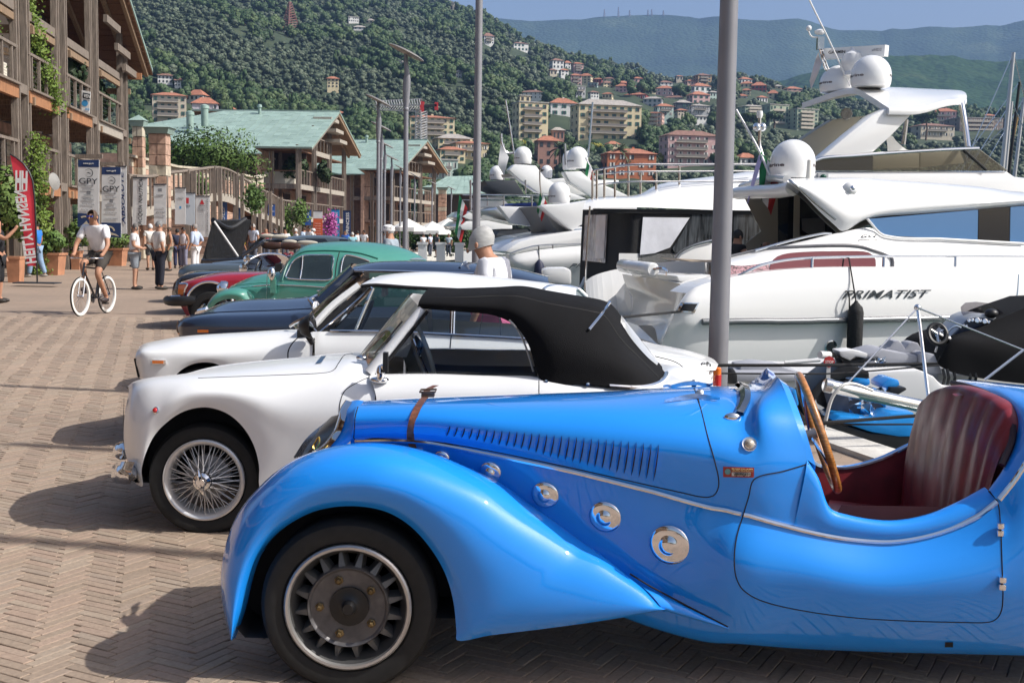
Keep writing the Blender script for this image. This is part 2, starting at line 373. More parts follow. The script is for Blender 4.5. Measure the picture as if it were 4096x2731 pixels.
# ------------------------------------------------------------------ woods on the hillside
def leaf_mat(name,c0,c1,c2,sc=.35,trans=.12):
 m_,n,l,b=node_mat(name);gp=nd(n,l,'NewGeometry');oi=nd(n,l,'ObjectInfo')
 t1=nd(n,l,'TexNoise',{'Vector':gp.outputs['Position'],'Scale':sc,'Detail':3.});a=nd(n,l,'Math',{0:t1.outputs[0],1:.55},operation='MULTIPLY')
 a2=nd(n,l,'Math',{0:oi.outputs['Random'],1:.6},operation='MULTIPLY');s_=nd(n,l,'Math',{0:a.outputs[0],1:a2.outputs[0]},operation='ADD')
 l.new(ramp(n,l,s_.outputs[0],[(.1,c0),(.5,c1),(.85,c2)]),b.inputs['Base Color']);b.inputs['Roughness'].default_value=.55;b.inputs['Specular IOR Level'].default_value=.25
 return m_
def crown(mb,c,r,nleaf,size,rnd,clumps=9,core=False):
 c=V(c);cl=[]
 for _ in range(clumps):
  d=V((rnd.gauss(0,1),rnd.gauss(0,1),rnd.gauss(0,.8))).normalized()*rnd.uniform(.25,.78);cl.append((V((d.x*r[0],d.y*r[1],d.z*r[2])),rnd.uniform(.3,.55)))
  if core:
   o,k=cl[-1];n0=len(mb.v);mb.ball(c+o,(r[0]*k*.86,r[1]*k*.86,r[2]*k*.86),8,6);mb.vn+=[((p-c-o).normalized()+o.normalized()*.4).normalized()for p in mb.v[n0:]]
 for _ in range(nleaf):
  o,k=cl[rnd.randrange(clumps)];d=V((rnd.gauss(0,1),rnd.gauss(0,1),rnd.gauss(0,1))).normalized()*rnd.uniform(.75,1.05)
  p=c+o+V((d.x*r[0]*k,d.y*r[1]*k,d.z*r[2]*k));nn=(d+V((rnd.gauss(0,.5),rnd.gauss(0,.5),rnd.gauss(0,.5)+.3))).normalized()
  a=nn.orthogonal().normalized();b_=nn.cross(a);t=rnd.uniform(0,6.28);a,b_=a*cos(t)+b_*sin(t),b_*cos(t)-a*sin(t);s_=size*rnd.uniform(.6,1.3)
  mb.add([p-a*s_,p-b_*s_*.6,p+a*s_,p+b_*s_*.6],[(0,1,2,3)]);mb.vn+=[(d*1.4+nn*.35+o.normalized()*.6).normalized()]*4
 return mb
olive=leaf_mat('olive_leaves',(.052,.078,.048),(.085,.115,.07),(.115,.142,.09))
broad=leaf_mat('broad_leaves',(.028,.055,.022),(.05,.09,.032),(.085,.125,.045))
protos=bpy.data.collections.new('tree_prototypes')
for k in range(8):
 rnd=random.Random(100+k);mb=MB()
 if k<4:crown(mb,(0,0,2.2),(2.6,2.6,2.0),420,.36,rnd,9,True);mt=olive
 elif k<7:crown(mb,(0,0,3.4),(3.4,3.4,3.2),520,.46,rnd,12,True);mt=broad
 else:crown(mb,(0,0,5.),(1.7,1.7,4.4),360,.4,rnd,10,True);mt=broad
 o=bpy.data.objects.new('tree_shape',mb.mesh('tree_shape',mt));protos.objects.link(o)
HOUSES=[]
def scatter_woods():
 pts,sc,idx,rz=[],[],[],[];rnd=random.Random(5)
 for _ in range(38000):
  xd=rnd.uniform(-40,2420);A,rr=hill_A(xd);u=rnd.random()
  Y=R0+12+(rr-R0)*u**1.55;a=(xd-1176)/2750;X=a*Y;z=hill_z(X,Y);X+=rnd.uniform(-3,3)
  d=CAMR.transposed()@(V((X,Y,z+3))-V((0,0,CAMH)));px=2048+FPX*d.x/-d.z;py=1365.5-FPX*d.y/-d.z
  if py<-60:continue
  skip=False
  for(x0,y0,x1,y1,Yh)in HOUSES:
   if x0-4<px<x1+4 and y0-6<py<y1+16 and Y<Yh+26:skip=True;break
  if skip:continue
  g=mnoise.noise(V((X/70,Y/70,4.)))+.5*mnoise.noise(V((X/22,Y/22,9.)))
  if mnoise.noise(V((X/38,Y/30,21.)))>.56:continue
  k=rnd.randrange(4)if g>-.08 else(4+rnd.randrange(3)if rnd.random()<.95 else 7)
  pts.append((X,Y,z-.8));sc.append((.42+.75*rnd.random()**1.7)*(1.02 if Y>600 else.84));idx.append(k);rz.append(rnd.uniform(0,6.28))
 me=bpy.data.meshes.new('hillside_wood');me.from_pydata(pts,[],[])
 me.attributes.new('sc','FLOAT','POINT').data.foreach_set('value',sc);me.attributes.new('idx','INT','POINT').data.foreach_set('value',idx)
 me.attributes.new('rz','FLOAT','POINT').data.foreach_set('value',rz)
 o=bpy.data.objects.new('hillside_wood',me);link(o);tag(o,'olive groves and green woods covering the hillside','woods',kind='stuff')
 ng=bpy.data.node_groups.new('scatter','GeometryNodeTree');ng.interface.new_socket('Geometry',in_out='INPUT',socket_type='NodeSocketGeometry');ng.interface.new_socket('Geometry',in_out='OUTPUT',socket_type='NodeSocketGeometry')
 N=ng.nodes;Lk=ng.links;gi=N.new('NodeGroupInput');go=N.new('NodeGroupOutput');ip=N.new('GeometryNodeInstanceOnPoints');ci=N.new('GeometryNodeCollectionInfo')
 ci.inputs['Collection'].default_value=protos;ci.inputs['Separate Children'].default_value=True;ci.inputs['Reset Children'].default_value=True
 def attr(nm,t):
  q=N.new('GeometryNodeInputNamedAttribute');q.data_type=t;q.inputs[0].default_value=nm;return q.outputs[0]
 cx=N.new('ShaderNodeCombineXYZ');Lk.new(attr('rz','FLOAT'),cx.inputs[2]);m2e=cx.outputs[0]
 ip.inputs['Pick Instance'].default_value=True
 Lk.new(gi.outputs[0],ip.inputs['Points']);Lk.new(ci.outputs[0],ip.inputs['Instance']);Lk.new(attr('idx','INT'),ip.inputs['Instance Index']);Lk.new(attr('sc','FLOAT'),ip.inputs['Scale'])
 er=N.new('FunctionNodeEulerToRotation');Lk.new(m2e,er.inputs[0]);Lk.new(er.outputs[0],ip.inputs['Rotation']);Lk.new(ip.outputs[0],go.inputs[0])
 md=o.modifiers.new('scatter','NODES');md.node_group=ng
# ------------------------------------------------------------------ helpers for bodywork
from mathutils.bvhtree import BVHTree
def loftc(rails,su=4,sv=4):
 def sub(ps,k):
  out=[];n_=len(ps)
  for i in range(n_-1):
   p0=ps[i-1]if i else ps[0]*2-ps[1];p1,p2=ps[i],ps[i+1];p3=ps[i+2]if i+2<n_ else ps[-1]*2-ps[-2]
   d1,d2,d3=max((p1-p0).length,1e-5)**.5,max((p2-p1).length,1e-5)**.5,max((p3-p2).length,1e-5)**.5
   m1=((p1-p0)/d1-(p2-p0)/(d1+d2)+(p2-p1)/d2)*d2;m2=((p2-p1)/d2-(p3-p1)/(d2+d3)+(p3-p2)/d3)*d2
   for j in range(k):
    u=j/k;u2,u3=u*u,u**3
    out.append(p1*(2*u3-3*u2+1)+m1*(u3-2*u2+u)+p2*(3*u2-2*u3)+m2*(u3-u2))
  return out+[ps[-1].copy()]
 rs=[sub([V(p)for p in r],su)for r in rails]
 cols=[sub([r[i]for r in rs],sv)for i in range(len(rs[0]))]
 return[[c[j]for c in cols]for j in range(len(cols[0]))]
def px(f,pts,Y=None):
 out=[]
 for p in pts:
  x,y=f(p[0],p[1]);out.append(P(x,y,p[2]if len(p)>2 else Y))
 return out
def bvh(*mbs):
 vs,fs=[],[]
 for m_ in mbs:
  o=len(vs);vs+=[tuple(p)for p in m_.v];fs+=[tuple(i+o for i in f)for f in m_.f]
 return BVHTree.FromPolygons(vs,fs)
def hit(bv,x,y,off=.003,fallback=None):
 d=ray(x,y).normalized();loc,nn,i,t=bv.ray_cast(V((0,0,CAMH)),d)
 if loc is None:return(P(x,y,fallback),-d)if fallback else(None,None)
 if nn.dot(d)>0:nn=-nn
 return loc+nn*off,nn
def hits(bv,f,pts,n,off=.003,fallback=None,lin=False):
 c=cr([V((*f(p[0],p[1]),0))for p in pts],n,lin);out=[]
 for q in c:
  h_,nn=hit(bv,q.x,q.y,off,fallback)
  if h_ is not None:out.append(h_)
 return out
def seam(bv,f,pts,r=.003,n=40,off=0.,k=5,mb=None,fallback=None,lin=False):
 mb=mb or MB();c=hits(bv,f,pts,n,off,fallback,lin)
 if len(c)>1:mb.tube(c,r,k)
 return mb
def patch(bv,f,outline,off=.003,nu=8,nv=4):
 t=cr([V((*f(*p),0))for p in outline[0]],nu);b_=cr([V((*f(*p),0))for p in outline[1]],nu);g=[]
 for j in range(nv):
  row=[]
  for a,c in zip(t,b_):
   q=a.lerp(c,j/(nv-1));h_,nn=hit(bv,q.x,q.y,off);row.append(h_)
  g.append(row)
 al=[p for r in g for p in r if p is not None]
 for r in g:
  for i,p in enumerate(r):
   if p is None:
    nb=[q for q in r if q is not None]or al
    r[i]=nb[0]if i<len(r)/2 else nb[-1]
 return MB().grid(g)
chrome=mat('chrome',(.82,.83,.85),.09,1.0)
steel=mat('stainless_steel',(.62,.63,.65),.2,1.0)
rubber=mat('tyre_rubber',(.009,.009,.009),.7,var=.25,vscale=30)
black=mat('black_trim',(.012,.012,.013),.45)
seamm=mat('panel_gap',(.006,.006,.008),.8)
dark=mat('dark_interior',(.02,.02,.022),.7)
carglass=glass('car_glass',(.62,.68,.68),.9,base=.07)
lens_o=mat('orange_lens',(.75,.17,.01),.15,coat=.6)
lens_r=mat('red_lens',(.5,.015,.015),.15,coat=.6)
def tyre(mb,c,r,rin,wdt,ax=(0,1,0),n=40):
 k=wdt
 return mb.lathe([(rin*.98,k*.10),(rin*1.02,k*.02),(rin+(r-rin)*.45,-k*.03),(r*.94,.0),(r*.985,k*.10),(r,k*.22),(r,k*.78),(r*.985,k*.9),(r*.94,k),(rin,k*.95)],c,ax,n,None,False)
# ------------------------------------------------------------------ blue open roadster in the foreground
bluep=mat('blue_paint',(.010,.265,.86),.5,coat=1.0,spec=.12,crough=.012)
redl=mat('red_leather',(.2,.016,.022),.42,coat=.25,crough=.2,var=.25,vscale=9,bump=.08,bscale=150)
woodm=mat('varnished_wood',(.42,.17,.04),.35,coat=.5,var=.35,vscale=30,stretch=(1,1,6))
alu=mat('brushed_aluminium',(.6,.6,.6),.3,1.0,var=.1,vscale=60)
def blue_car():
 base=P(2600,2500,4.62);car=thing('roadster','bright blue open vintage roadster with leather bonnet strap in the foreground','car',(base.x,4.62,0))
 W=(1391,2429);wc=P(*W,4.02)
 e=[c4(108,1330),c4(160,1180),c4(203,1000),c4(250,872),c4(330,765),c4(420,690),c4(540,625),c4(640,597),c4(740,587),c4(860,593),c4(980,625),c4(1100,700),c4(1210,822),c4(1290,960),c4(1335,1110),c4(1353,1280),c4(1357,1330),c5(10,1303),c5(120,1290),c5(400,1255),c5(700,1212),c5(985,1161)]
 s=[c4(98,1325),c4(55,1130),c4(45,960),c4(75,790),c4(140,630),c4(240,500),c4(400,360),c4(580,278),c4(790,238),c4(980,240),c4(1180,280),c4(1390,358),c5(60,448),c5(230,572),c5(400,690),c5(520,780),c5(560,808),c5(600,838),c5(660,880),c5(760,960),c5(865,1045),c5(985,1157)]
 N=len(e);rails=[];es=list(e)
 for _ in range(6):es=[es[0]]+[((es[i-1][0]+2*es[i][0]+es[i+1][0])/4,(es[i-1][1]+2*es[i][1]+es[i+1][1])/4)for i in range(1,N-1)]+[es[-1]]
 def yy(i,vals):return interp([(0,vals[0]),(9,vals[1]),(16,vals[2]),(21,vals[3]-.04)],i)
 for k,vals in((0.,(4.06,3.99,4.02,4.03)),(.12,(4.0,3.955,3.98,4.02)),(.4,(3.97,3.93,3.96,4.02)),(.72,(3.99,3.97,3.99,4.03)),(.92,(4.07,4.08,4.05,4.04)),(1.,(4.16,4.22,4.12,4.06))):
  w_=min(1.,max(0.,(k-.02)*2.2));eb=[(a[0]*(1-w_)+b_[0]*w_,a[1]*(1-w_)+b_[1]*w_)for a,b_ in zip(e,es)];rails.append([P(eb[i][0]+(s[i][0]-eb[i][0])*k,eb[i][1]+(s[i][1]-eb[i][1])*k,yy(i,vals))for i in range(N)])
 inner=[]
 for i in range(N):
  q=(s[i][0]+(W[0]-s[i][0])*.05,s[i][1]+(W[1]-s[i][1])*.05)if i<12 else(s[i][0]-4,s[i][1]+14)
  inner.append(P(*q,yy(i,(4.3,4.42,4.2,4.09))))
 rails.append(inner)
 g=loftc(rails,5,5);wing=MB().grid(g)
 wing.grid([g[0],[p+V((0,.05,0))+(wc-p)*.012 for p in g[0]]])
 part('wing',wing,bluep,car,60)
 tl=MB().grid(loftc([px(c5,[(975,1164,4.0),(1160,1219,3.985),(1338,1269,3.97)]),px(c5,[(965,1150,3.99),(1155,1207,3.975),(1337,1266,3.965)]),px(c5,[(915,1085,4.01),(1125,1165,3.99),(1336,1260,3.968)]),px(c5,[(850,1025,4.04),(1105,1141,4.005),(1334,1256,3.972)])],6,5));part('wing_flange',tl,bluep,car,60)
 sl_=MB();sl_.tube(px(c5,[(790,962,4.05),(900,1030,4.03),(1110,1141,4.0),(1333,1256,3.97)]),.0035,6);part('wing_seal',sl_,seamm,car)
 ww=MB();gg=[[wc+V((cos(a)*r_,dy,sin(a)*r_))for a in[pi*2*q/28 for q in range(28)]]for r_,dy in((.40,.03),(.41,.28),(.0,.28))];gg=[[V((p.x,p.y,max(p.z,.24 if p.x>wc.x else.16)))for p in r]for r in gg];ww.grid(gg,cu=True);part('wheel_arch_lining',ww,dark,car,True)
 def S(*q):return[P(*f(x,y),Y)for f,x,y,Y in q]
 I=lambda x,y:(x,y)
 up=[S((c2,150,1046,4.36),(c2,163,985,4.335),(c2,168,920,4.34),(c2,180,860,4.40),(c2,212,822,4.55),(c2,235,812,4.75),(c2,260,822,4.92)),
 S((c2,640,1064,4.25),(c2,640,1000,4.215),(c2,640,930,4.215),(c2,632,858,4.28),(c2,622,812,4.46),(c2,620,792,4.72),(c2,630,800,4.98)),
 S((c2,1150,1163,4.155),(c2,1150,1070,4.11),(c2,1150,980,4.11),(c2,1145,880,4.18),(c2,1138,800,4.42),(c2,1130,774,4.72),(c2,1130,782,5.05)),
 S((c2,1700,1278,4.075),(c2,1700,1150,4.03),(c2,1700,1030,4.03),(c2,1698,900,4.10),(c2,1690,790,4.38),(c2,1685,756,4.72),(c2,1685,764,5.12)),
 S((c5,1195,582,4.02),(c5,1212,420,3.985),(c5,1205,260,3.985),(c5,1190,110,4.06),(I,2790,1578,4.33),(I,2780,1546,4.68),(I,2780,1550,5.12)),
 S((c5,1412,628,3.99),(c5,1440,500,3.97),(c5,1465,330,3.965),(c5,1455,150,4.03),(I,2990,1590,4.25),(I,2975,1546,4.65),(I,2965,1548,5.1)),
 S((c6,200,658,3.985),(c6,220,520,3.97),(c6,250,330,3.965),(c3,560,850,4.02),(c3,590,690,4.24),(c3,560,655,4.6),(c3,520,610,5.08)),
 S((c6,380,705,3.985),(c6,430,520,3.985),(c6,455,330,3.99),(c3,790,860,4.03),(c3,693,612,4.24),(c3,640,600,4.62),(c3,607,530,5.0))]
 ur=[list(r)for r in zip(*up)]
 bonnet=MB().grid(loftc(ur,8,6));part('bonnet',bonnet,bluep,car,60)
 sc_=MB();ed=[up[-1][k]for k in(2,3,4,5,6)];sc_.grid([cr(ed,24),[p+V((.03,0,-.02))for p in cr(ed,24)],[p+V((.02,.02,-.14))for p in cr(ed,24)]]);part('scuttle_edge',sc_,bluep,car,60)
 lo=[S((c2,150,1500,4.5),(c2,150,1250,4.42),(c2,150,1046,4.36)),S((c2,640,1500,4.33),(c2,640,1220,4.28),(c2,640,1064,4.25)),
 S((c5,190,900,4.24),(c5,185,560,4.19),(c5,183,333,4.155)),S((c5,720,1180,4.16),(c5,705,760,4.11),(c5,701,457,4.075)),
 S((c5,1200,1330,4.08),(c5,1190,900,4.0),(c5,1195,582,4.02)),S((c5,1400,1345,4.05),(c5,1380,950,3.94),(c5,1412,628,3.99)),
 S((c6,380,1370,4.06),(c6,380,980,3.92),(c6,380,705,3.985)),S((c6,850,1392,4.06),(c6,850,1050,3.90),(c6,850,783,3.985)),
 S((c6,1250,1402,4.06),(c6,1250,1020,3.89),(c6,1250,710,3.98)),S((c6,1540,1408,4.06),(c6,1540,980,3.89),(c6,1515,560,3.97)),S((c6,1760,1412,4.06),(c6,1760,900,3.89),(c6,1700,260,3.97)),S((c6,2100,1412,4.06),(c6,2100,900,3.9),(c6,1900,40,4.0))]
 lr=[list(r)for r in zip(*lo)]
 belly=[p+V((0,.16,-.02))for p in lr[0]];lower=MB().grid(loftc([belly]+lr,6,6));part('lower_body',lower,bluep,car,60)
 rim=S((c6,455,330,3.99),(c6,520,440,3.985),(c6,590,612,3.985),(c6,700,655,3.985),(c6,930,686,3.985),(c6,1130,655,3.99),(c6,1300,587,4.0),(c6,1460,500,4.02))
 trm=S((c6,380,705,3.985),(c6,440,720,3.985),(c6,560,748,3.985),(c6,700,772,3.985),(c6,930,781,3.985),(c6,1150,745,3.985),(c6,1350,672,3.98),(c6,1515,560,3.97))
 mid=[a.lerp(b_,.5)+V((0,-.012,0))for a,b_ in zip(rim,trm)];ins=[p+V((0,.045,.0))for p in rim];ins2=[p+V((0,.05,-.10))for p in rim]
 doorup=MB().grid(loftc([trm,mid,rim,ins,ins2],6,4));part('door_top',doorup,bluep,car,60)
 r1=S((c6,1460,500,4.02),(c3,2180,1180,4.06),(c3,2250,1010,4.12),(c3,2245,860,4.2),(c3,2100,720,4.45),(c3,1960,662,4.7),(c3,1850,636,4.95))
 r2=S((c6,1490,530,3.975),(c3,2240,1210,4.0),(c3,2310,1020,4.04),(c3,2300,840,4.12),(c3,2170,690,4.4),(c3,2010,632,4.75),(c3,1880,608,5.05))
 r3=S((c6,1515,560,3.97),(c3,2300,1220,3.965),(c3,2430,1020,3.98),(c3,2480,820,4.06),(c3,2380,690,4.4),(c3,2250,640,4.8),(c3,2150,628,5.1))
 r4=S((c6,1560,560,3.965),(c3,2420,1230,3.96),(c3,2600,1020,3.98),(c3,2680,830,4.1),(c3,2650,720,4.45),(c3,2600,680,4.85),(c3,2550,670,5.15))
 deck=MB().grid(loftc([[p+V((-.01,.03,-.05))for p in r1],r1,r2,r3,r4],6,5));part('rear_deck',deck,bluep,car,60)
 fl=MB();fl.tube(cr([p+V((-.012,0,.004))for p in r1[1:]],30),.012,6);part('cockpit_piping',fl,mat('piping',(.03,.008,.012),.6),car,True)
 B=bvh(bonnet,lower,doorup,deck)
 for pts in([(0,268),(400,375),(800,470),(1200,582),(1408,626)],):
  t=MB();a=[c2(x,y)for x,y in((60,1062),(200,1048),(480,1045),(640,1060),(900,1108))]+[c5(*q)for q in pts[1:]]
  c=hits(B,I,a,60,.004);t.tube(c,.0095,8);part('trim_strip',t,chrome,car,True)
 t=MB();c=hits(B,c6,[(103,630),(300,688),(600,758),(850,785),(1000,777),(1200,731),(1400,645),(1508,563)],60,.004);t.tube(c,.0095,8);part('trim_strip',t,chrome,car,True)
 t=MB();c=hits(B,c6,[(1520,550),(1600,455),(1680,330),(1740,220)],30,.004);t.tube(c,.0095,8);part('trim_strip',t,chrome,car,True)
 part('bonnet_gap',seam(B,I,[c2(200,830),c2(180,900),c2(172,1000),c2(174,1040),c2(300,1032),c2(640,1052),c2(1000,1112),c2(1400,1195),c2(1800,1285),c2(2100,1352),c2(2230,1378),c2(2290,1365),c2(2316,1300),c2(2295,1180),c2(2250,1020),c2(2210,860),c2(2190,800)],.0022,150),seamm,car)
 part('scuttle_gap',seam(B,D2,[(795,1420),(770,1350),(752,1300)],.002,12),seamm,car)
 part('door_gap',seam(B,c6,[(484,346),(330,392),(165,436),(130,540),(100,640),(65,760),(52,880),(62,980),(100,1050),(200,1110),(400,1160),(700,1203),(1000,1222),(1300,1230),(1470,1228),(1520,1195),(1540,1120),(1536,900),(1526,660),(1510,560),(1462,505)],.0023,150),seamm,car)
 tops=[(735,960),(830,972),(1000,985),(1200,1000),(1400,1018),(1600,1036),(1800,1052),(1962,1068)];bots=[(715,1018),(800,1028),(965,1060),(1160,1095),(1350,1145),(1560,1195),(1755,1240),(1932,1280)]
 T_=cr([V((x,y,0))for x,y in tops],29);B_=cr([V((x,y,0))for x,y in bots],29)
 for a,b_ in zip(T_,B_):
  lv=MB();row=[];q=[]
  for k in range(9):
   u=k/8;p_=a.lerp(b_,u);wv=6.4*sin(pi*u)**.5+.6
   h0,nn=hit(B,*c2(p_.x,p_.y),.0015)
   if h0 is None:continue
   h1,_=hit(B,*c2(p_.x-wv*1.9,p_.y),.0008);h2,_=hit(B,*c2(p_.x-wv*.5,p_.y),.009*sin(pi*u)**.5+.001)
   h3,_=hit(B,*c2(p_.x+wv,p_.y),.0016)
   row.append((h1,h2,h0,h3))
  for i in range(len(row)-1):lv.add([row[i][0],row[i][1],row[i+1][1],row[i+1][0]],[(0,1,2,3)])
  lo_=part('louvre',lv,bluep,car,True)
  ls=MB()
  for i in range(len(row)-1):ls.add([row[i][1]*.15+row[i][2]*.85,row[i][3],row[i+1][3],row[i+1][1]*.15+row[i+1][2]*.85],[(0,1,2,3)])
  part('slit',ls,seamm,lo_)
 for f,x,y,r_ in((c2,690,1145,.030),(c2,975,1228,.040),(c2,1296,1363,.050),(c2,1648,1492,.058),(c5,1010,800,.071)):
  h0,nn=hit(B,*f(x,y),0.);d=MB();d.lathe([(r_,-.003),(r_,.003),(r_*.97,.007),(r_*.8,.011),(r_*.55,.0135),(r_*.46,.0145),(r_*.4,.019),(r_*.22,.024),(.0001,.0255)],h0,nn,32);part('chrome_disc',d,chrome,car,75)
 st=MB();ce=hits(B,c2,[(612,775),(590,795),(545,860),(515,940),(505,1000),(508,1050),(525,1092)],24,.004)
 st.grid([[p+V((dx,0,0))for p in ce]for dx in(-.0135,.0,.0135)]);top=cr([ce[0],ce[0]+V((0,.1,.01)),ce[0]+V((.01,.5,-.02))],8);st.grid([[p+V((dx,0,.003))for p in top]for dx in(-.0135,.0135)])
 so_=part('bonnet_strap',st,mat('strap_leather',(.13,.045,.022),.5,var=.4,vscale=40),car,True)
 bk_=MB();p0=ce[0]+V((.01,.02,.008));bk_.box(p0,(.05,.06,.016));bk_.tube([p0+V((-.03,-.03,.012)),p0+V((.03,-.03,.014)),p0+V((.03,.03,.016)),p0+V((-.03,.03,.014)),p0+V((-.03,-.03,.012))],.004,6);part('buckle',bk_,mat('buckle_brass',(.10,.07,.05),.5,.4),so_,True)
 h0,nn=hit(B,*c2(560,1095),.006);bx=MB().box(h0,(.022,.01,.012));part('strap_loop',bx,chrome,car)
 gr=MB()
 for k in range(16):
  u=k/15;a0=V((60+60*u,330-40*0,0))
  p0=P(*c4(455+205*u,318-40*u),4.42+.2*(1-u));p3=P(*c4(655+95*u-20,115-40*u+8),4.50+.22*(1-u));m_=(p0+p3)/2+V((-.012,0,.006));gr.tube(cr([p0,m_,p3],10),.0045,5)
 part('grille',gr,mat('grille_chrome',(.3,.33,.37),.25,.85),car,True)
 gb=MB();gb.grid([cr(px(c4,[(450,325,4.7),(560,190,4.66),(660,90,4.7)]),8),cr(px(c4,[(520,300,4.5),(600,200,4.48),(700,80,4.55)]),8),cr(px(c4,[(660,280,4.4),(700,200,4.38),(740,60,4.46)]),8)]);part('grille_backing',gb,mat('grille_dark',(.05,.06,.07),.3,.6),car,True)
 gs=MB();sur=px(c4,[(775,10,4.52),(745,60,4.45),(735,110,4.41),(715,170,4.385),(680,225,4.36),(640,270,4.35),(590,300,4.36)]);gs.grid(loftc([sur,[p+V((-.025,.02,.004))for p in sur],[p+V((-.035,.07,0))for p in sur]],5,3));part('grille_surround',gs,chrome,car,True)
 nose=MB();nose.grid(loftc([px(c4,[(840,5,4.5),(800,60,4.41),(785,120,4.37),(780,190,4.35),(760,232,4.35),(700,262,4.35)]),px(c4,[(805,0,4.52),(775,60,4.43),(765,120,4.39),(745,180,4.365),(705,235,4.352),(650,275,4.35)]),px(c4,[(770,5,4.54),(745,60,4.46),(735,110,4.42),(715,170,4.395),(680,225,4.37),(640,268,4.36)])],5,4));part('nose_panel',nose,bluep,car,60)
 bd=MB();bd.tube(cr(px(c4,[(560,250,4.36),(590,205,4.36),(592,235,4.355),(570,270,4.355),(556,262,4.355),(560,250,4.36)]),20),.004,6);part('nose_badge',bd,mat('gold_badge',(.65,.45,.12),.25,1.),car,True)
 w_=MB();ty=MB();tyre(ty,wc,.305,.225,.165,n=56);wt=part('wheel',ty,rubber,car,True,label='fat black tyre on a grey cast wheel')
 rm=MB();rm.lathe([(.222,.03),(.218,.02),(.220,-.004),(.214,-.010),(.205,-.009),(.200,.002)],wc,(0,1,0),56,None,False);bl_=MB().lathe([(.2,.001),(.192,.022),(.180,.045),(.172,.085),(.172,.12)],wc,(0,1,0),56,None,False);part('rim_barrel',bl_,mat('barrel_grey',(.10,.10,.10),.4,.5),wt,True);part('rim',rm,mat('polished_rim',(.52,.51,.5),.3,.75),wt,True)
 ds=MB();ds.lathe([(.001,.016),(.062,.016),(.064,.012),(.066,.016),(.128,.010),(.134,.002),(.138,.0),(.142,.006),(.144,.06)],wc,(0,1,0),56,None,False);part('wheel_disc',ds,mat('cast_grey',(.115,.11,.112),.45,.5,var=.2,vscale=25),wt,40)
 for k in range(16):
  a=2*pi*(k+.4)/16;d=V((cos(a),0,sin(a)));t_=V((-sin(a),0,cos(a)));fn=MB();fn.add([wc+d*.138+t_*.012+V((0,.012,0)),wc+d*.138-t_*.012+V((0,.012,0)),wc+d*.188-t_*.005+V((0,.03,0)),wc+d*.188+t_*.005+V((0,.03,0)),wc+d*.138+t_*.022+V((0,.07,0)),wc+d*.138-t_*.022+V((0,.07,0)),wc+d*.185-t_*.016+V((0,.08,0)),wc+d*.185+t_*.016+V((0,.08,0))],[(0,1,2,3),(0,4,7,3),(1,2,6,5),(4,5,6,7)]);part('spoke',fn,mat('spoke_grey',(.13,.13,.13),.45,.4),wt)
 bkp=MB();bkp.lathe([(.001,.11),(.185,.11)],wc,(0,1,0),32);part('brake_drum',bkp,dark,wt)
 hb=MB();hb.lathe([(.001,-.03),(.018,-.03),(.022,-.022),(.026,-.004),(.04,.004),(.068,.004),(.068,.03)],wc+V((.004,0,.002)),(0,1,0),6*4);part('hub_cap',hb,mat('hub_black',(.008,.008,.009),.35),wt,30)
 for k in range(5):
  a=2*pi*k/5+1.9;nu_=MB();c_=wc+V((cos(a)*.098,0,sin(a)*.098));nu_.lathe([(.016,.012),(.016,.006),(.011,.004),(.010,-.012),(.006,-.016),(.001,-.016)],c_,(0,1,0),6);part('wheel_nut',nu_,mat('nut_bronze',(.16,.11,.05),.4,.8),wt)
 for x_,y_ in((wc.x,5.06),(wc.x+2.9,4.05),(wc.x+2.9,5.0)):
  ty=MB();tyre(ty,V((x_,y_,.305)),.305,.2,.165,n=28);wt2=part('wheel',ty,rubber,car,True);rm=MB();rm.lathe([(.001,.05),(.2,.03),(.205,.0)],V((x_,y_,.305)),(0,1,0),24);part('rim',rm,alu,wt2,True)
 und=MB();und.grid([[V((x,y_,z))for x in(-.85,-.4,.2,1.2,2.4)]for y_,z in((4.2,.22),(5.05,.22),(5.25,.28),(5.27,.40),(5.26,.46))]);part('underbody',und,bluep,car,60)
 for f,pts,ctr in((D2,[(515,1425),(640,1402),(790,1385),(880,1395),(955,1408)],(800,1372)),(D2,[(505,1308),(640,1280),(755,1268),(830,1280),(900,1288)],(755,1262))):
  fh=MB();a=[V((*f(*q),0))for q in pts];top=[];low=[]
  for i,q in enumerate(cr(a,14)):
   wv=.016*sin(pi*(i+.3)/14)**.8+.001;h0,nn=hit(B,q.x,q.y,.006);
   if h0 is None:h0=P(q.x,q.y,4.75)
   top.append(h0+V((0,0,wv*.7)));low.append(h0+V((0,-wv*.8,-wv*.3)))
  md_=[(p+q)/2+V((0,-.008,.008))for p,q in zip(top,low)];fh.grid([top,md_,low]);cc,nn=hit(B,*f(*ctr),.012);cc=cc if cc is not None else P(*f(*ctr),4.75);fh.lathe([(.001,.012),(.012,.008),(.015,0),(.012,-.02)],cc,(0,-1,.4),12);part('bonnet_catch',fh,alu,car,True)
 wd=MB();cw=hits(B,D2,[(1085,1285),(1130,1320),(1150,1370),(1148,1420),(1120,1480),(1085,1535)],20,.012,4.5);wd.grid([[p+V((-.012,0,-.004))for p in cw],[p+V((.004,-.008,.012))for p in cw],[p+V((.026,0,.006))for p in cw],[p+V((.03,.01,-.01))for p in cw]]);part('screen_base',wd,mat('smoked_chrome',(.25,.27,.3),.1,1.),car,True)
 ec=MB().ball(cw[-1]+V((-.012,-.005,-.012)),(.03,.014,.018));part('screen_clamp',ec,chrome,car,True)
 h0,nn=hit(B,*c3(490,1034),0.);lm=MB();lm.lathe([(.027,-.004),(.027,.004),(.024,.008),(.018,.006),(.016,.010),(.010,.013),(.0001,.015)],h0,nn,24);lp=part('side_lamp',lm,chrome,car,50)
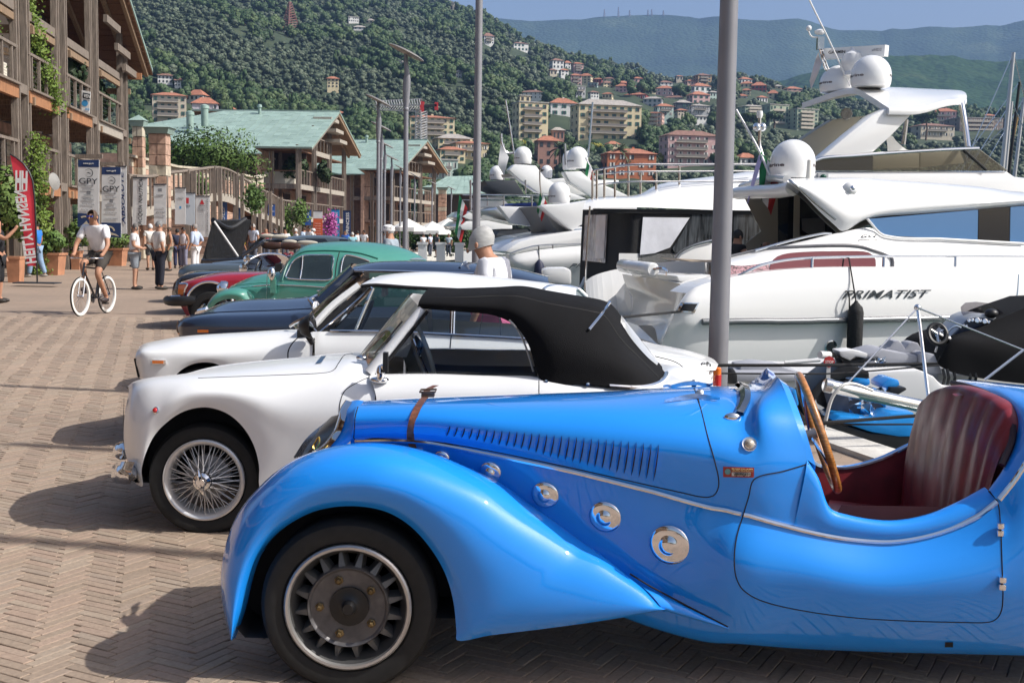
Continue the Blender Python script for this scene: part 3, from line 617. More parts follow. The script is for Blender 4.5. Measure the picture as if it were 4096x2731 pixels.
 lm=MB();lm.lathe([(.016,.012),(.011,.017),(.0001,.02)],h0,nn,20);part('lamp_lens',lm,mat('clear_lens',(.5,.45,.38),.1,.3),lp,True)
 pl=patch(B,c3,([(318,1180),(522,1187)],[(318,1248),(520,1252)]),.002,6,3);pp=part('event_plate',pl,mat('plate_red',(.33,.035,.03),.4),car)
 q1,_=hit(B,*c3(385,1228),.003);q2,_=hit(B,*c3(500,1230),.003);whp=patch(B,c3,([(374,1216),(500,1218)],[(374,1240),(500,1242)]),.0032,5,3);part('plate_field',whp,mat('plate_white',(.75,.75,.72),.4),pp)
 text_on('lettering','VERIFICATO',q1+V((0,-.001,0)),q2+V((0,-.001,0)),.009,black,pp);q1,_=hit(B,*c3(372,1199),.003);q2,_=hit(B,*c3(512,1203),.003);text_on('lettering','TROFEO BIONDETTI',q1,q2,.010,mat('plate_gold',(.6,.42,.2),.4),pp)
 h0,nn=hit(B,*c3(348,1213),.003);em=MB().lathe([(.010,0),(.010,.001),(.001,.0015)],h0,nn,16);part('emblem',em,mat('emblem_green',(.12,.3,.32),.4),pp)
 for x,y in((1520,710),(1530,1008)):
  h0,nn=hit(B,*c6(x,y),0.);hg=MB()
  for dz in(.012,-.012):hg.lathe([(.004,-.0115),(.0125,-.009),(.0135,0),(.0125,.009),(.004,.0115)],h0+V((0,-.012,dz)),(0,0,1),12)
  part('door_hinge',hg,chrome,car,True)
 jh=patch(B,c6,([(1220,1338),(1264,1338)],[(1218,1366),(1264,1366)]),.002,3,3);part('jacking_hole',jh,seamm,car)
 top=S((c3,850,1000,5.25),(c3,930,1165,5.2),(c3,1080,1192,5.2),(c3,1200,1180,5.2),(c3,1370,1130,5.2),(c3,1530,1055,5.2),(c3,1700,980,5.2),(c3,2000,900,5.2));fp=MB();fp.grid(loftc([top,[p+V((0,-.02,-.18))for p in top],[p+V((0,-.03,-.55))for p in top]],5,3));part('side_panel',fp,redl,car,60)
 er=MB();er.tube(cr(top,40),.008,6);part('panel_beading',er,chrome,car,True)
 far=MB();far.grid(loftc([[p+V((0,.0,.002))for p in top],[p+V((0,.05,.0))for p in top],[p+V((0,.08,-.2))for p in top]],5,3));part('far_body_edge',far,bluep,car,60)
 fl=MB();fl.add([V((.98,4.03,.32)),V((2.3,4.03,.32)),V((2.3,5.2,.32)),V((.98,5.2,.32))],[(0,1,2,3)]);fl.add([V((.98,4.03,.32)),V((.98,5.2,.32)),V((1.0,5.2,.85)),V((1.0,4.1,.85))],[(0,1,2,3)]);fl.add([V((.98,4.05,.32)),V((2.3,4.05,.32)),V((2.3,4.05,.66)),V((1.14,4.05,.66))],[(0,1,2,3)]);part('cockpit_floor',fl,mat('cockpit_carpet',(.05,.008,.01),.9),car)
 cols=[((1490,1520),(1608,900),5.1),((1500,1530),(1618,800),5.05),((1540,1545),(1660,725),4.92),((1610,1560),(1760,665),4.74),((1700,1520),(1880,655),4.56),((1800,1470),(1990,690),4.42),((1900,1420),(2090,735),4.31),((1980,1375),(2180,800),4.22),((2040,1345),(2235,880),4.16),((2075,1330),(2245,1000),4.13)]
 rl=[]
 for(bx_,by_),(tx_,ty_),Y in cols:
  b0=P(*c3(bx_,by_),Y);t0=P(*c3(tx_,ty_),Y);rl.append([b0,b0.lerp(t0,.33)+V((-.012,0,0)),b0.lerp(t0,.66)+V((-.02,0,0)),b0.lerp(t0,.9)+V((-.012,0,0)),t0,t0+V((.05,0,-.0)),t0+V((.085,0,-.08))])
 g=loftc(rl,6,6);nr=len(g)
 for j,row in enumerate(g):
  k=(j/(nr-1));amp=.009*abs(sin(k*pi*9))if.02<k<.86 else 0
  for i,p in enumerate(row):
   if i<len(row)*.72:row[i]=p+V((-amp,-amp*.3,0))
 sb=MB().grid(g);sbo=part('seat_back',sb,redl,car,70)
 tb=MB();tb.grid(loftc([px(c3,[(1830,700,4.53),(1930,690,4.5),(2030,695,4.42)]),px(c3,[(1850,716,4.49),(1940,704,4.46),(2028,708,4.38)])],4,2));part('seat_tab',tb,redl,sbo)
 cu=MB();cu.grid(loftc([px(c3,[(1020,1400,5.1),(1200,1420,5.1),(1480,1460,5.1),(1600,1480,5.0)]),px(c3,[(1010,1440,4.7),(1200,1475,4.7),(1500,1530,4.7),(1700,1540,4.7)]),px(c3,[(1000,1520,4.3),(1200,1560,4.3),(1500,1590,4.3),(1900,1560,4.3)]),px(c3,[(1000,1640,4.1),(1200,1680,4.1),(1500,1700,4.1),(2000,1640,4.1)])],5,8));part('seat_cushion',cu,redl,car,70)
 bk2=MB();bk2.add([V((1.87,4.02,.3)),V((1.87,5.2,.3)),V((1.9,5.2,.92)),V((1.9,4.9,.98)),V((1.9,4.3,.94)),V((1.88,4.06,.72))],[tuple(range(6))]);part('seat_bulkhead',bk2,redl,car)
 ct=P(*c3(942,955),4.5);tp=P(*c3(822,585),4.5);a_=(tp-ct);ra=a_.length;a_.normalize();nrm=V((-1,0,.0));nrm=(nrm-a_*nrm.dot(a_)).normalized();nrm=(nrm+V((0,.13,0))).normalized();b_=a_.cross(nrm).normalized();nrm=b_.cross(a_)
 sw=MB();ring=[ct+a_*(cos(2*pi*k/48)*ra)+b_*(sin(2*pi*k/48)*ra)for k in range(49)];sw.tube(ring,.0155,10,False);swo=part('steering_wheel',sw,woodm,car,True)
 for d in(a_,-a_*.5+b_*.86,-a_*.5-b_*.86):sp=MB();sp.tube([ct+nrm*.03,ct+d*ra],.006,6);part('wheel_spoke',sp,chrome,swo,True)
 cl=MB();cl.tube([ct+nrm*.005,ct+nrm*.25],[.02,.024],12);part('steering_column',cl,mat('column_grey',(.2,.2,.21),.4,.5),car,True)
 db=MB();e0=up[-1];db.grid([[e0[3]+V((-.05,.04,-.04)),e0[4]+V((-.05,.02,-.05)),e0[5]+V((-.05,0,-.05)),e0[6]+V((-.05,-.02,-.05))],[V((p.x-.03,p.y,.5))for p in(e0[3]+V((0,.04,0)),e0[4],e0[5],e0[6])]]);part('dashboard',db,dark,car)
 return car
blue_car()
# ------------------------------------------------------------------ the cars behind, in their row
I_=lambda x,y:(x,y)
def R_(f,*pts):return[P(*f(p[0],p[1]),p[2])for p in pts]
def SX(*q):return[P(*f(x,y),Y)for f,x,y,Y in q]
def mirror(pts,Yc):return[V((p.x,2*Yc-p.y,p.z))for p in pts]
def shell(car,name,rails,mt,Yc=None,su=4,sv=4,smooth=50,mir=1):
 rs=[list(r)for r in rails]
 if Yc is not None:
  for r in reversed(rails[:-1]if mir else rails):
   q=mirror(r,Yc)
   for p,tp in zip(q,rails[-1]):
    lim=CAMH-(CAMH-tp.z)*(p.y/tp.y)-.003*p.y
    if p.y>tp.y:p.z=min(p.z,lim)
   rs.append(q)
 mb=MB().grid(loftc(rs,su,sv));part(name,mb,mt,car,smooth);return mb
def chrome_tube(car,name,bv,f,pts,r=.006,n=30,mt=None,off=.003,fb=None):
 c=hits(bv,f,pts,n,off,fb);mb=MB()
 if len(c)>1:mb.tube(c,r,6);return part(name,mb,mt or chrome,car,True)
def simple_wheel(car,c,r,rin,wdt,hubm=None,ax=(0,1,0)):
 ty=MB();tyre(ty,c,r,rin,wdt,ax,32);wt=part('wheel',ty,rubber,car,True)
 rm=MB();rm.lathe([(.001,.015),(rin*.35,.012),(rin*.6,.025),(rin*.85,.03),(rin*.97,.0),(rin*1.01,.01)],c,ax,28);part('hubcap',rm,hubm or chrome,wt,True);return wt
def pane(car,name,pts,mt,th=None):mb=MB().add(pts,[tuple(range(len(pts)))]);return part(name,mb,mt,car)
def ring_seat(car,c,size,mt,name='seat'):
 mb=MB();x,y,z=c;w_,d_,h_=size
 g=[]
 for k,(dx,dz)in enumerate(((-.02,0),(-.05,.3),(-.03,.6),(.0,.9),(.05,1.),(.12,.95),(.14,.5),(.16,0))):g.append([V((x+dx,y+(j/8-.5)*d_*(1-.12*(dz>.8)),z+h_*dz*(1-.06*abs(j-4)/4)))for j in range(9)])
 mb.grid(g);return part(name,mb,mt,car,60)
def place_text(car,bv,f,a,b_,h_,body,mt,name='lettering',shear=0.,off=.004,fb=None,bold=0.):
 p,_=hit(bv,*f(*a),off,fb);q,_=hit(bv,*f(*b_),off,fb)
 if p is None or q is None:return
 return text_on(name,body,p,q,h_,mt,car,shear=shear,bold=bold)
whitep=mat('white_paint',(.78,.79,.80),.35,coat=.45,crough=.02)
whitep2=mat('ivory_paint',(.76,.77,.77),.35,coat=.45,crough=.02)
navy=mat('navy_paint',(.012,.022,.05),.3,coat=1.,crough=.03)
greenp=mat('mint_paint',(.06,.255,.20),.4,coat=.8,crough=.03)
redp=mat('red_paint',(.32,.012,.025),.3,coat=.9)
blackp=mat('black_paint',(.01,.01,.012),.25,coat=1.)
greyp=mat('grey_blue_paint',(.09,.115,.13),.3,.3,coat=.9)
cloth=mat('black_canvas',(.006,.006,.007),.9,spec=.2,bump=.4,bscale=300,var=.2,vscale=3)
greyt=mat('grey_upholstery',(.3,.31,.32),.6)
def white_convertible():
 Yc=6.78;car=thing('convertible','white vintage convertible with black fabric roof and wire wheels beside the blue roadster','car',(-.4,Yc,0))
 st=[((205,1190,6.2),(142,1000,6.22),(138,830,6.24),(165,665,6.34),(172,652,6.78)),((245,1196,6.05),(190,985,6.07),(175,820,6.08),(200,642,6.2),(212,632,6.78)),
 ((238,1100,6.02),(235,950,6.01),(250,800,6.01),(270,622,6.14),(285,614,6.78)),((300,930,6.01),(320,840,5.99),(345,740,5.99),(380,602,6.12),(395,596,6.78)),
 ((380,840,6.0),(400,780,5.98),(420,700,5.98),(470,590,6.12),(490,578,6.78)),((480,776,6.0),(500,730,5.98),(520,670,5.98),(570,584,6.12),(565,545,6.78)),
 ((600,753,6.0),(610,715,5.98),(620,665,5.98),(680,581,6.12),(655,520,6.78)),((720,786,6.0),(735,730,5.98),(745,670,5.98),(800,577,6.12),(765,504,6.78)),
 ((812,862,6.0),(840,780,5.98),(860,690,5.98),(930,573,6.12),(905,489,6.78)),((877,970,6.0),(930,850,5.98),(960,720,5.98),(1050,569,6.12),(1045,476,6.78)),
 ((906,1080,6.0),(1000,900,5.98),(1040,740,5.98),(1170,564,6.12),(1165,465,6.78)),((920,1240,6.0),(1070,960,5.98),(1130,750,5.98),(1290,558,6.12),(1300,452,6.78)),
 ((1080,1330,6.02),(1250,1000,5.98),(1330,740,5.98),(1430,545,6.12),(1450,446,6.78)),((1500,1360,6.02),(1550,1000,5.98),(1565,720,5.98),(1590,600,6.1),(1620,452,6.78))]
 rails=[[P(*c1(*s[k][:2]),s[k][2])for s in st]for k in range(5)]
 body=shell(car,'front_body',rails,whitep,Yc,5,5,60)
 st2=[((300,1300,6.02),(300,1000,5.98),(300,780,5.98),(262,668,6.08),(300,655,6.14)),((600,1300,6.02),(600,1000,5.98),(600,780,5.98),(600,664,6.06),(600,652,6.12)),((930,1300,6.02),(930,1000,5.98),(930,780,5.98),(930,672,6.06),(930,662,6.12)),
 ((1258,1300,6.02),(1258,1000,5.98),(1258,790,5.98),(1258,682,6.05),(1262,668,6.12)),((1550,1300,6.02),(1550,1000,5.98),(1550,820,5.98),(1550,728,6.06),(1550,700,6.2)),((1800,1300,6.04),(1820,1000,6.0),(1840,850,6.0),(1860,750,6.1),(1860,720,6.3)),
 ((2100,1300,6.1),(2120,1000,6.06),(2140,880,6.06),(2080,730,6.2),(2010,660,6.5)),((2280,1300,6.3),(2330,1000,6.25),(2350,880,6.25),(2300,745,6.4),(2200,690,6.7))]
 rails2=[[P(*c2(*s[k][:2]),s[k][2])for s in st2]for k in range(5)]
 tail=shell(car,'rear_body',rails2,whitep,None,5,5,60)
 mir=MB().grid(loftc([mirror(r,Yc)for r in rails2],4,4));part('far_side',mir,whitep,car,60)
 r5=[rails2[4][k]for k in(4,5,6,7)];dk=MB().grid(loftc([r5,[V((p.x+.08,Yc,p.z+.02))for p in r5],mirror(r5,Yc)],4,4));part('boot_deck',dk,whitep,car,60)
 B=bvh(body,tail)
 part('bonnet_gap',seam(B,c1,[(560,587),(800,578),(1100,567),(1290,556),(1335,540),(1362,500),(1395,456),(1440,448)],.0026,60),seamm,car)
 part('door_gap',seam(B,c2,[(262,672),(200,700),(120,750),(92,810),(85,880),(100,1010)],.0026,30),seamm,car);part('door_gap',seam(B,c2,[(1258,676),(1258,800),(1255,1000)],.0026,14),seamm,car)
 pt=patch(B,c1,([(1262,466),(1290,464)],[(1228,508),(1262,504)]),.004,4,3);part('bonnet_vent',pt,mat('vent_blue',(.05,.1,.2),.3,.4),car)
 h0,nn=hit(B,*c1(320,772),0.);lm=MB();lm.lathe([(.018,0),(.018,.006),(.001,.012)],h0,nn,14);lo=part('marker_lamp',lm,chrome,car,True);lm=MB();lm.lathe([(.013,.008),(.010,.016),(.001,.02)],h0,nn,12);part('lamp_lens',lm,lens_r,lo,True)
 for pts,r_ in(([(180,1150,6.0),(150,1130,6.12),(120,1120,6.4)],.055),([(140,1010,6.3),(128,1000,6.45),(122,1000,6.7)],.05)):
  b_=MB();q=px(c1,pts);b_.tube(cr(q,8),[r_*.3,r_*.8,r_,r_,r_,r_,r_,r_],12);part('bumper',b_,chrome,car,True)
 cv=MB();q=px(c1,[(200,1125,6.02),(150,1120,6.06),(100,1130,6.2),(90,1130,6.6)]);q2=[p+V((0,0,.055))for p in q];q3=[p-V((0,0,.055))for p in q];cv.grid(loftc([q3,[p+V((-.02,-.02,-.02))for p in q],q2],5,4));part('bumper',cv,chrome,car,60)
 gl=MB();gl.grid(loftc([px(c1,[(138,700,6.3),(136,850,6.3),(142,960,6.3)]),px(c1,[(136,700,6.8),(132,850,6.8),(140,960,6.8)])],4,3));part('grille',gl,dark,car)
 wc=P(*c1(592,1168),6.08);ty=MB();tyre(ty,wc,.292,.215,.15,n=56);wt=part('wheel',ty,rubber,car,True,label='black tyre on a chromed wire wheel')
 rm=MB();rm.lathe([(.212,.015),(.211,-.006),(.203,-.010),(.193,-.006),(.186,.004),(.180,.02),(.176,.06),(.176,.12)],wc,(0,1,0),56,None,False);part('rim',rm,mat('satin_chrome',(.72,.71,.7),.35,.5),wt,True)
 sp=MB();rr=random.Random(2)
 for k in range(60):
  a=2*pi*k/60;a2=a+(.24 if k%2 else-.24);y0=.0 if k%4<2 else.06;sp.tube([wc+V((cos(a2)*.05,y0-.03,sin(a2)*.05)),wc+V((cos(a)*.186,.02+(k%3)*.02,sin(a)*.186))],.0026,5,False)
 part('wire_spoke',sp,mat('spoke_chrome',(.6,.6,.6),.35,.5),wt,True,kind='stuff')
 dr=MB();dr.lathe([(.001,.08),(.11,.08),(.118,.085),(.12,.12)],wc,(0,1,0),32);part('brake_drum',dr,mat('drum_grey',(.3,.3,.3),.5,.4),wt,True)
 hb=MB();hb.lathe([(.001,-.075),(.022,-.075),(.026,-.07),(.03,-.055),(.045,-.045),(.052,-.01),(.055,.05)],wc,(0,1,0),24);ho=part('hub',hb,chrome,wt,True)
 kn=MB()
 for s_ in(1,-1):kn.tube([wc+V((0,-.06,0)),wc+V((-.006*s_,-.066,.035*s_)),wc+V((-.012*s_,-.058,.062*s_))],[.014,.014,.006],8)
 part('spinner',kn,chrome,ho,True)
 wl=MB();wl.grid([[wc+V((cos(2*pi*q/28)*r_,dy,sin(2*pi*q/28)*r_))for q in range(28)]for r_,dy in((.37,.02),(.38,.3),(.0,.3))],cu=True);wl.v=[V((p.x,p.y,max(p.z,.26)))for p in wl.v];part('wheel_arch_lining',wl,dark,car,True)
 simple_wheel(car,V((wc.x,7.5,.292)),.292,.2,-.15);simple_wheel(car,V((wc.x+2.3,6.1,.292)),.292,.2,.15);simple_wheel(car,V((wc.x+2.3,7.5,.292)),.292,.2,-.15)
 a0,a1=P(*c2(245,640),6.16),P(*c2(555,262),6.22);a0b,a1b=P(*c2(285,665),6.12),P(*c2(590,285),6.18)
 pl=MB();pl.tube([a0.lerp(a0b,.5),a0.lerp(a0b,.5).lerp(a1.lerp(a1b,.5),.5),a1.lerp(a1b,.5)],[.034,.028,.024],10);part('screen_pillar',pl,whitep,car,True);pm=MB().tube([a0b+V((.012,0,0)),a1b+V((.012,0,0))],.010,6);part('pillar_rubber',pm,seamm,car,True)
 am,bm=mirror([a0,a1],Yc);pl=MB().tube([am,bm],.026,8);part('screen_pillar',pl,whitep,car,True)
 ws=MB().grid(loftc([[a0,a0.lerp(am,.5)+V((-.12,0,.02)),am],[a1,a1.lerp(bm,.5)+V((-.1,0,.04)),bm]],6,3));part('windscreen',ws,carglass,car,True)
 wp=MB();q=px(c2,[(215,560,6.25),(235,535,6.22),(350,420,6.2)]);wp.tube(q,.004,5);wp.ball(q[0],(.03,.02,.015));q=px(c2,[(290,540,6.3),(350,470,6.28),(455,345,6.3)]);wp.tube(q,.005,5);part('wiper',wp,steel,car,True)
 k=[((545,268,6.2),(548,245,6.19),(560,213,6.24),(600,160,6.5),(620,156,6.78)),((760,287,6.12),(760,255,6.1),(760,206,6.18),(760,162,6.45),(765,152,6.78)),((1000,313,6.1),(1000,265,6.08),(1000,201,6.16),(1000,156,6.45),(1010,144,6.78)),
 ((1120,375,6.08),(1118,290,6.06),(1120,201,6.15),(1150,150,6.45),(1165,138,6.78)),((1195,480,6.06),(1225,350,6.04),(1265,232,6.15),(1300,178,6.45),(1310,164,6.78)),((1245,640,6.05),(1320,430,6.02),(1415,262,6.16),(1450,205,6.45),(1460,190,6.78)),
 ((1290,708,6.04),(1420,500,6.02),(1580,292,6.2),(1630,245,6.45),(1645,226,6.78)),((1540,716,6.04),(1590,540,6.05),(1655,345,6.25),(1690,285,6.5),(1700,262,6.78)),((1840,745,6.1),(1810,620,6.12),(1765,475,6.35),(1760,400,6.55),(1765,350,6.78)),
 ((1985,722,6.25),(1940,660,6.3),(1880,575,6.5),(1870,520,6.65),(1875,475,6.78)),((2025,665,6.5),(2015,650,6.55),(1995,640,6.62),(1985,625,6.7),(1980,610,6.78))]
 rr_=[[P(*c2(*s[j][:2]),s[j][2])for s in k]for j in range(5)]
 top=shell(car,'fabric_roof',rr_,cloth,Yc,5,5,60);T=bvh(top)
 part('roof_seam',seam(T,c2,[(585,208),(800,205),(1118,198),(1300,238),(1580,290),(1640,310),(1740,450),(1860,570),(1960,672)],.003,60),mat('stitching',(.03,.03,.03),.9),car)
 rw=patch(T,c2,([(1738,312),(1830,412),(1905,505),(1962,580)],[(1735,352),(1800,452),(1890,555),(1950,606)]),.004,16,4);part('rear_window',rw,mat('clear_plastic',(.45,.46,.47),.15,coat=.4),car,True)
 bw=MB();q=[hit(T,*c2(1545,400),.012,6.2)[0],hit(T,*c2(1610,315),.014,6.3)[0],hit(T,*c2(1668,244),.012,6.45)[0]];bw.grid([[p+V((-.010,0,-.008))for p in q],[p+V((.010,-.004,.008))for p in q]]);bw.tube(q,.008,6);part('roof_bar',bw,chrome,car,True)
 TT=bvh(top,tail,body)
 chrome_tube(car,'roof_strip',TT,c2,[(1670,726),(1840,734),(1930,720),(1985,690),(2012,640),(2012,612)],.011,30,chrome,.006)
 for x,y in((1300,698),(1545,716)):h0,nn=hit(T,*c2(x,y),.0);part('stud',MB().lathe([(.012,0),(.01,.008),(.001,.011)],h0,nn,10),chrome,car,True)
 chrome_tube(car,'window_frame',T,c2,[(1085,335),(1130,385),(1190,520),(1225,640)],.006,20,mat('frame_beige',(.5,.48,.44),.4),.006,6.1)
 sg=[P(*c2(x,y),6.14)for x,y in((350,645),(600,648),(930,660),(1235,665),(1190,500),(1110,370),(1000,318),(850,305),(600,292))];pane(car,'side_window',sg,glass('side_glass',(.8,.84,.85),.8,base=.05))
 wcx=P(*c2(575,540),6.6);sw=MB();a_=V((.32,0,-.95)).normalized();ax_=V((-.85,-.25,-.28)).normalized();a_=(a_-ax_*a_.dot(ax_)).normalized();b_=a_.cross(ax_);sw.tube([wcx+(a_*cos(t)+b_*sin(t))*.19 for t in[2*pi*q/40 for q in range(41)]],.013,8,False);s1=part('steering_wheel',sw,mat('ivory_plastic',(.55,.54,.5),.4),car,True)
 sp=MB()
 for t in(0,2.1,4.2):sp.tube([wcx+ax_*.02,wcx+(a_*cos(t)+b_*sin(t))*.19],.008,6)
 part('wheel_spoke',sp,chrome,s1,True)
 da=MB();q=px(c2,[(330,660,6.2),(380,560,6.25),(480,555,6.3)]);da.grid(loftc([q,[V((p.x,7.3,p.z))for p in q],[V((p.x+.12,7.3,p.z-.3))for p in q]],4,4));part('dashboard',da,greyt,car,60)
 fd=MB();q=px(c2,[(480,590,7.35),(800,605,7.35),(1250,610,7.35)]);fd.grid([q,[p-V((0,0,.5))for p in q]]);part('far_door_card',fd,mat('door_card',(.09,.10,.115),.6),car)
 fl=MB();fl.box((P(*c2(750,900),6.78)*1).to_tuple(),(1.7,1.4,.02));part('floor',fl,dark,car)
 mr=MB();q=P(*c2(320,690),6.02);mr.tube([q,q+V((.02,-.02,.05)),q+V((.02,-.03,.08))],.012,8);mr.ball(q,(.05,.03,.018));m_=part('wing_mirror',mr,chrome,car,True);mr=MB();mr.box(q+V((.035,-.035,.095)),(.025,.06,.10),taper=.9);part('mirror_head',mr,black,m_)
 q=P(*c2(322,655),5.985);part('mirror_back',MB().ball(q+V((0,.02,0)),(.022,.03,.045)),chrome,m_,True)
white_convertible()
def white_coupe():
 Yc=9.15;car=thing('coupe','white sixties coupe with stepped bonnet edge parked behind the convertible','car',(-.6,Yc,0))
 st=[((225,575,8.5),(206,500,8.5),(203,462,8.52),(212,432,8.56),(225,415,8.7),(235,412,9.15)),((250,640,8.42),(245,520,8.41),(240,450,8.42),(245,425,8.48),(262,397,8.66),(275,392,9.15)),((320,700,8.4),(320,540,8.39),(320,448,8.40),(325,420,8.46),(335,383,8.64),(345,377,9.15)),
 ((405,610,8.4),(410,520,8.39),(420,446,8.40),(425,415,8.45),(440,366,8.62),(450,359,9.15)),((450,552,8.4),(470,500,8.39),(500,446,8.40),(510,412,8.45),(530,356,8.62),(540,349,9.15)),((520,510,8.4),(550,480,8.39),(590,446,8.40),(600,410,8.45),(620,350,8.62),(630,343,9.15)),
 ((600,497,8.4),(640,475,8.39),(690,446,8.40),(700,408,8.45),(720,345,8.62),(730,337,9.15)),((680,515,8.4),(740,490,8.39),(800,446,8.40),(810,405,8.45),(840,338,8.62),(850,331,9.15)),((740,600,8.4),(850,520,8.39),(910,446,8.40),(920,400,8.45),(960,330,8.62),(970,323,9.15)),
 ((800,800,8.42),(1000,600,8.39),(1060,450,8.40),(1060,400,8.44),(1085,325,8.62),(1095,316,9.15)),((1200,800,8.42),(1200,600,8.39),(1210,455,8.40),(1215,380,8.44),(1230,332,8.56),(1240,312,9.15))]
 rails=[[P(*c1(*s[j][:2]),s[j][2])for s in st]for j in range(6)];front=shell(car,'front_body',rails,whitep2,Yc,4,4,30)
 fl=[SX((c2,-60,900,8.42),(c2,-60,640,8.39),(c2,-60,520,8.39),(c2,-60,405,8.44)),SX((c2,400,900,8.42),(c2,400,640,8.39),(c2,400,520,8.39),(c2,400,410,8.44)),SX((c2,740,900,8.42),(c2,740,640,8.39),(c2,740,530,8.39),(c2,740,428,8.44)),SX((c2,1140,900,8.42),(c2,1140,680,8.39),(c2,1140,550,8.39),(c2,1140,450,8.44)),
 SX((c2,1500,900,8.42),(c2,1500,700,8.39),(c2,1500,580,8.39),(c2,1500,480,8.45)),SX((D2,200,1330,8.42),(D2,240,1150,8.39),(D2,260,1060,8.4),(D2,280,980,8.48)),SX((D2,560,1400,8.44),(D2,560,1250,8.4),(D2,590,1160,8.41),(D2,600,1080,8.52)),SX((D2,780,1400,8.5),(D2,770,1280,8.46),(D2,745,1203,8.47),(D2,800,1120,8.56)),SX((D2,900,1400,8.6),(D2,910,1300,8.56),(D2,870,1180,8.6),(D2,935,1135,8.66))]
 fr2=[list(r)for r in zip(*fl)];flank=shell(car,'flank',fr2,whitep2,None,4,4,40);part('far_flank',MB().grid(loftc([mirror(r,Yc)for r in fr2],2,3)),whitep2,car,40)
 tk=[SX((D2,340,925,9.6),(D2,440,950,9.7),(D2,620,985,9.75),(D2,800,1030,9.75),(D2,900,1068,9.7),(D2,946,1112,9.6)),SX((D2,335,960,9.15),(D2,440,975,9.15),(D2,620,1010,9.15),(D2,800,1052,9.15),(D2,900,1088,9.15),(D2,944,1120,9.15)),SX((D2,290,985,8.6),(D2,440,1020,8.6),(D2,620,1065,8.6),(D2,780,1100,8.62),(D2,880,1118,8.65),(D2,938,1132,8.7)),SX((D2,280,990,8.48),(D2,440,1045,8.5),(D2,600,1082,8.52),(D2,745,1203,8.47),(D2,840,1168,8.56),(D2,925,1160,8.66))]
 trunk=shell(car,'boot_lid',tk,whitep2,None,4,4,40)
 te=MB();te.grid(loftc([SX((D2,946,1112,9.6),(D2,944,1120,9.15),(D2,938,1132,8.7),(D2,925,1160,8.66)),SX((D2,925,1180,9.7),(D2,905,1190,9.2),(D2,880,1200,8.8),(D2,830,1205,8.6)),SX((D2,925,1320,9.7),(D2,905,1320,9.2),(D2,880,1320,8.8),(D2,830,1320,8.6))],3,3));part('tail_panel',te,whitep2,car,40)
 rf=[((205,135,8.62),(232,118,8.7),(310,82,8.9),(330,78,9.15)),((300,128,8.60),(310,108,8.68),(420,68,8.9),(440,64,9.15)),((500,142,8.6),(500,112,8.68),(600,60,8.9),(620,57,9.15)),((750,158,8.6),(760,120,8.68),(800,72,8.9),(815,69,9.15)),((1000,175,8.6),(1010,140,8.68),(1010,92,8.9),(1020,89,9.15)),((1200,195,8.62),(1210,160,8.7),(1200,115,8.9),(1210,109,9.15)),((1350,220,8.66),(1360,185,8.74),(1360,140,8.95),(1370,130,9.15)),((1480,330,8.6),(1490,260,8.72),(1475,178,9.0),(1480,155,9.15))]
 rfr=[[P(*c2(*s[j][:2]),s[j][2])for s in rf]for j in range(4)];roof=shell(car,'roof',rfr,whitep2,Yc,4,4,45)
 cp=MB().grid(loftc([SX((c2,1350,220,8.66),(c2,1480,330,8.6),(c2,1560,420,8.55)),SX((c2,1220,460,8.45),(c2,1400,475,8.45),(c2,1500,480,8.46))],3,3));part('rear_pillar',cp,whitep2,car,40)
 rw=[P(*c2(x,y),Y)for x,y,Y in((1310,150,8.95),(1480,163,9.15),(1560,215,9.15),(1620,300,9.15),(1560,420,8.6),(1480,320,8.65))];pane(car,'rear_window',rw,mat('rear_glass',(.25,.3,.32),.1,.3));
 cap=MB();cap.tube(cr([P(*c2(x,y),Y)for x,y,Y in((1285,158,8.75),(1320,140,8.9),(1400,138,9.0),(1490,155,9.15),(1540,200,9.15))],16),.012,6);part('window_frame',cap,chrome,car,True)
 A0,A1=P(*c2(-95,405),8.5),P(*c2(200,135),8.64);pl=MB().tube(cr([A0,A0.lerp(A1,.5)+V((-.02,0,.01)),A1],8),.028,8);part('screen_pillar',pl,whitep2,car,True);pb=MB().tube([A0+V((.05,-.02,0)),A1+V((.05,-.02,-.01))],.02,6);part('pillar_rubber',pb,seamm,car,True)
 pc=MB().tube([A0+V((.085,-.03,0)),A1+V((.09,-.03,-.02))],.008,6);part('window_frame',pc,chrome,car,True)
 Am,Bm=mirror([A0,A1],Yc);ws=MB().grid(loftc([[A0,A0.lerp(Am,.5)+V((-.2,0,0)),Am],[A1,A1.lerp(Bm,.5)+V((-.12,0,.05)),Bm]],6,4));part('windscreen',ws,carglass,car,True);part('screen_pillar',MB().tube([Am,Bm],.03,8),whitep2,car,True)
 sr=MB().tube(cr([A0+V((0,0,-.01)),A0.lerp(Am,.5)+V((-.21,0,-.01)),Am],16),.012,6);part('screen_seal',sr,chrome,car,True)
 dr=MB();dr.tube(cr([P(*c2(x,y),8.57)for x,y in((215,140),(290,133),(500,147),(900,170),(1200,205))],24),.014,6);part('drip_rail',dr,seamm,car,True)
 for a,b_ in(((282,150),(178,400)),((60,380),(275,148)),((748,160),(740,428)),((760,160),(752,428))):part('window_frame',MB().tube([P(*c2(*a),8.56),P(*c2(*b_),8.46)],.012,6),chrome,car,True)
 pane(car,'side_window',[P(*c2(x,y),Y)for x,y,Y in((50,400,8.48),(740,425,8.46),(748,165,8.58),(500,150,8.58),(285,140,8.58))],carglass);pane(car,'side_window',[P(*c2(x,y),Y)for x,y,Y in((762,428,8.46),(1230,460,8.46),(1340,225,8.6),(1000,185,8.58),(765,168,8.58))],carglass)
 bl=MB().tube(cr([P(*c2(x,y),8.43)for x,y in((30,402),(400,407),(740,424),(1140,446),(1400,470))],20),.010,6);part('belt_moulding',bl,chrome,car,True)
 B=bvh(front,flank,trunk)
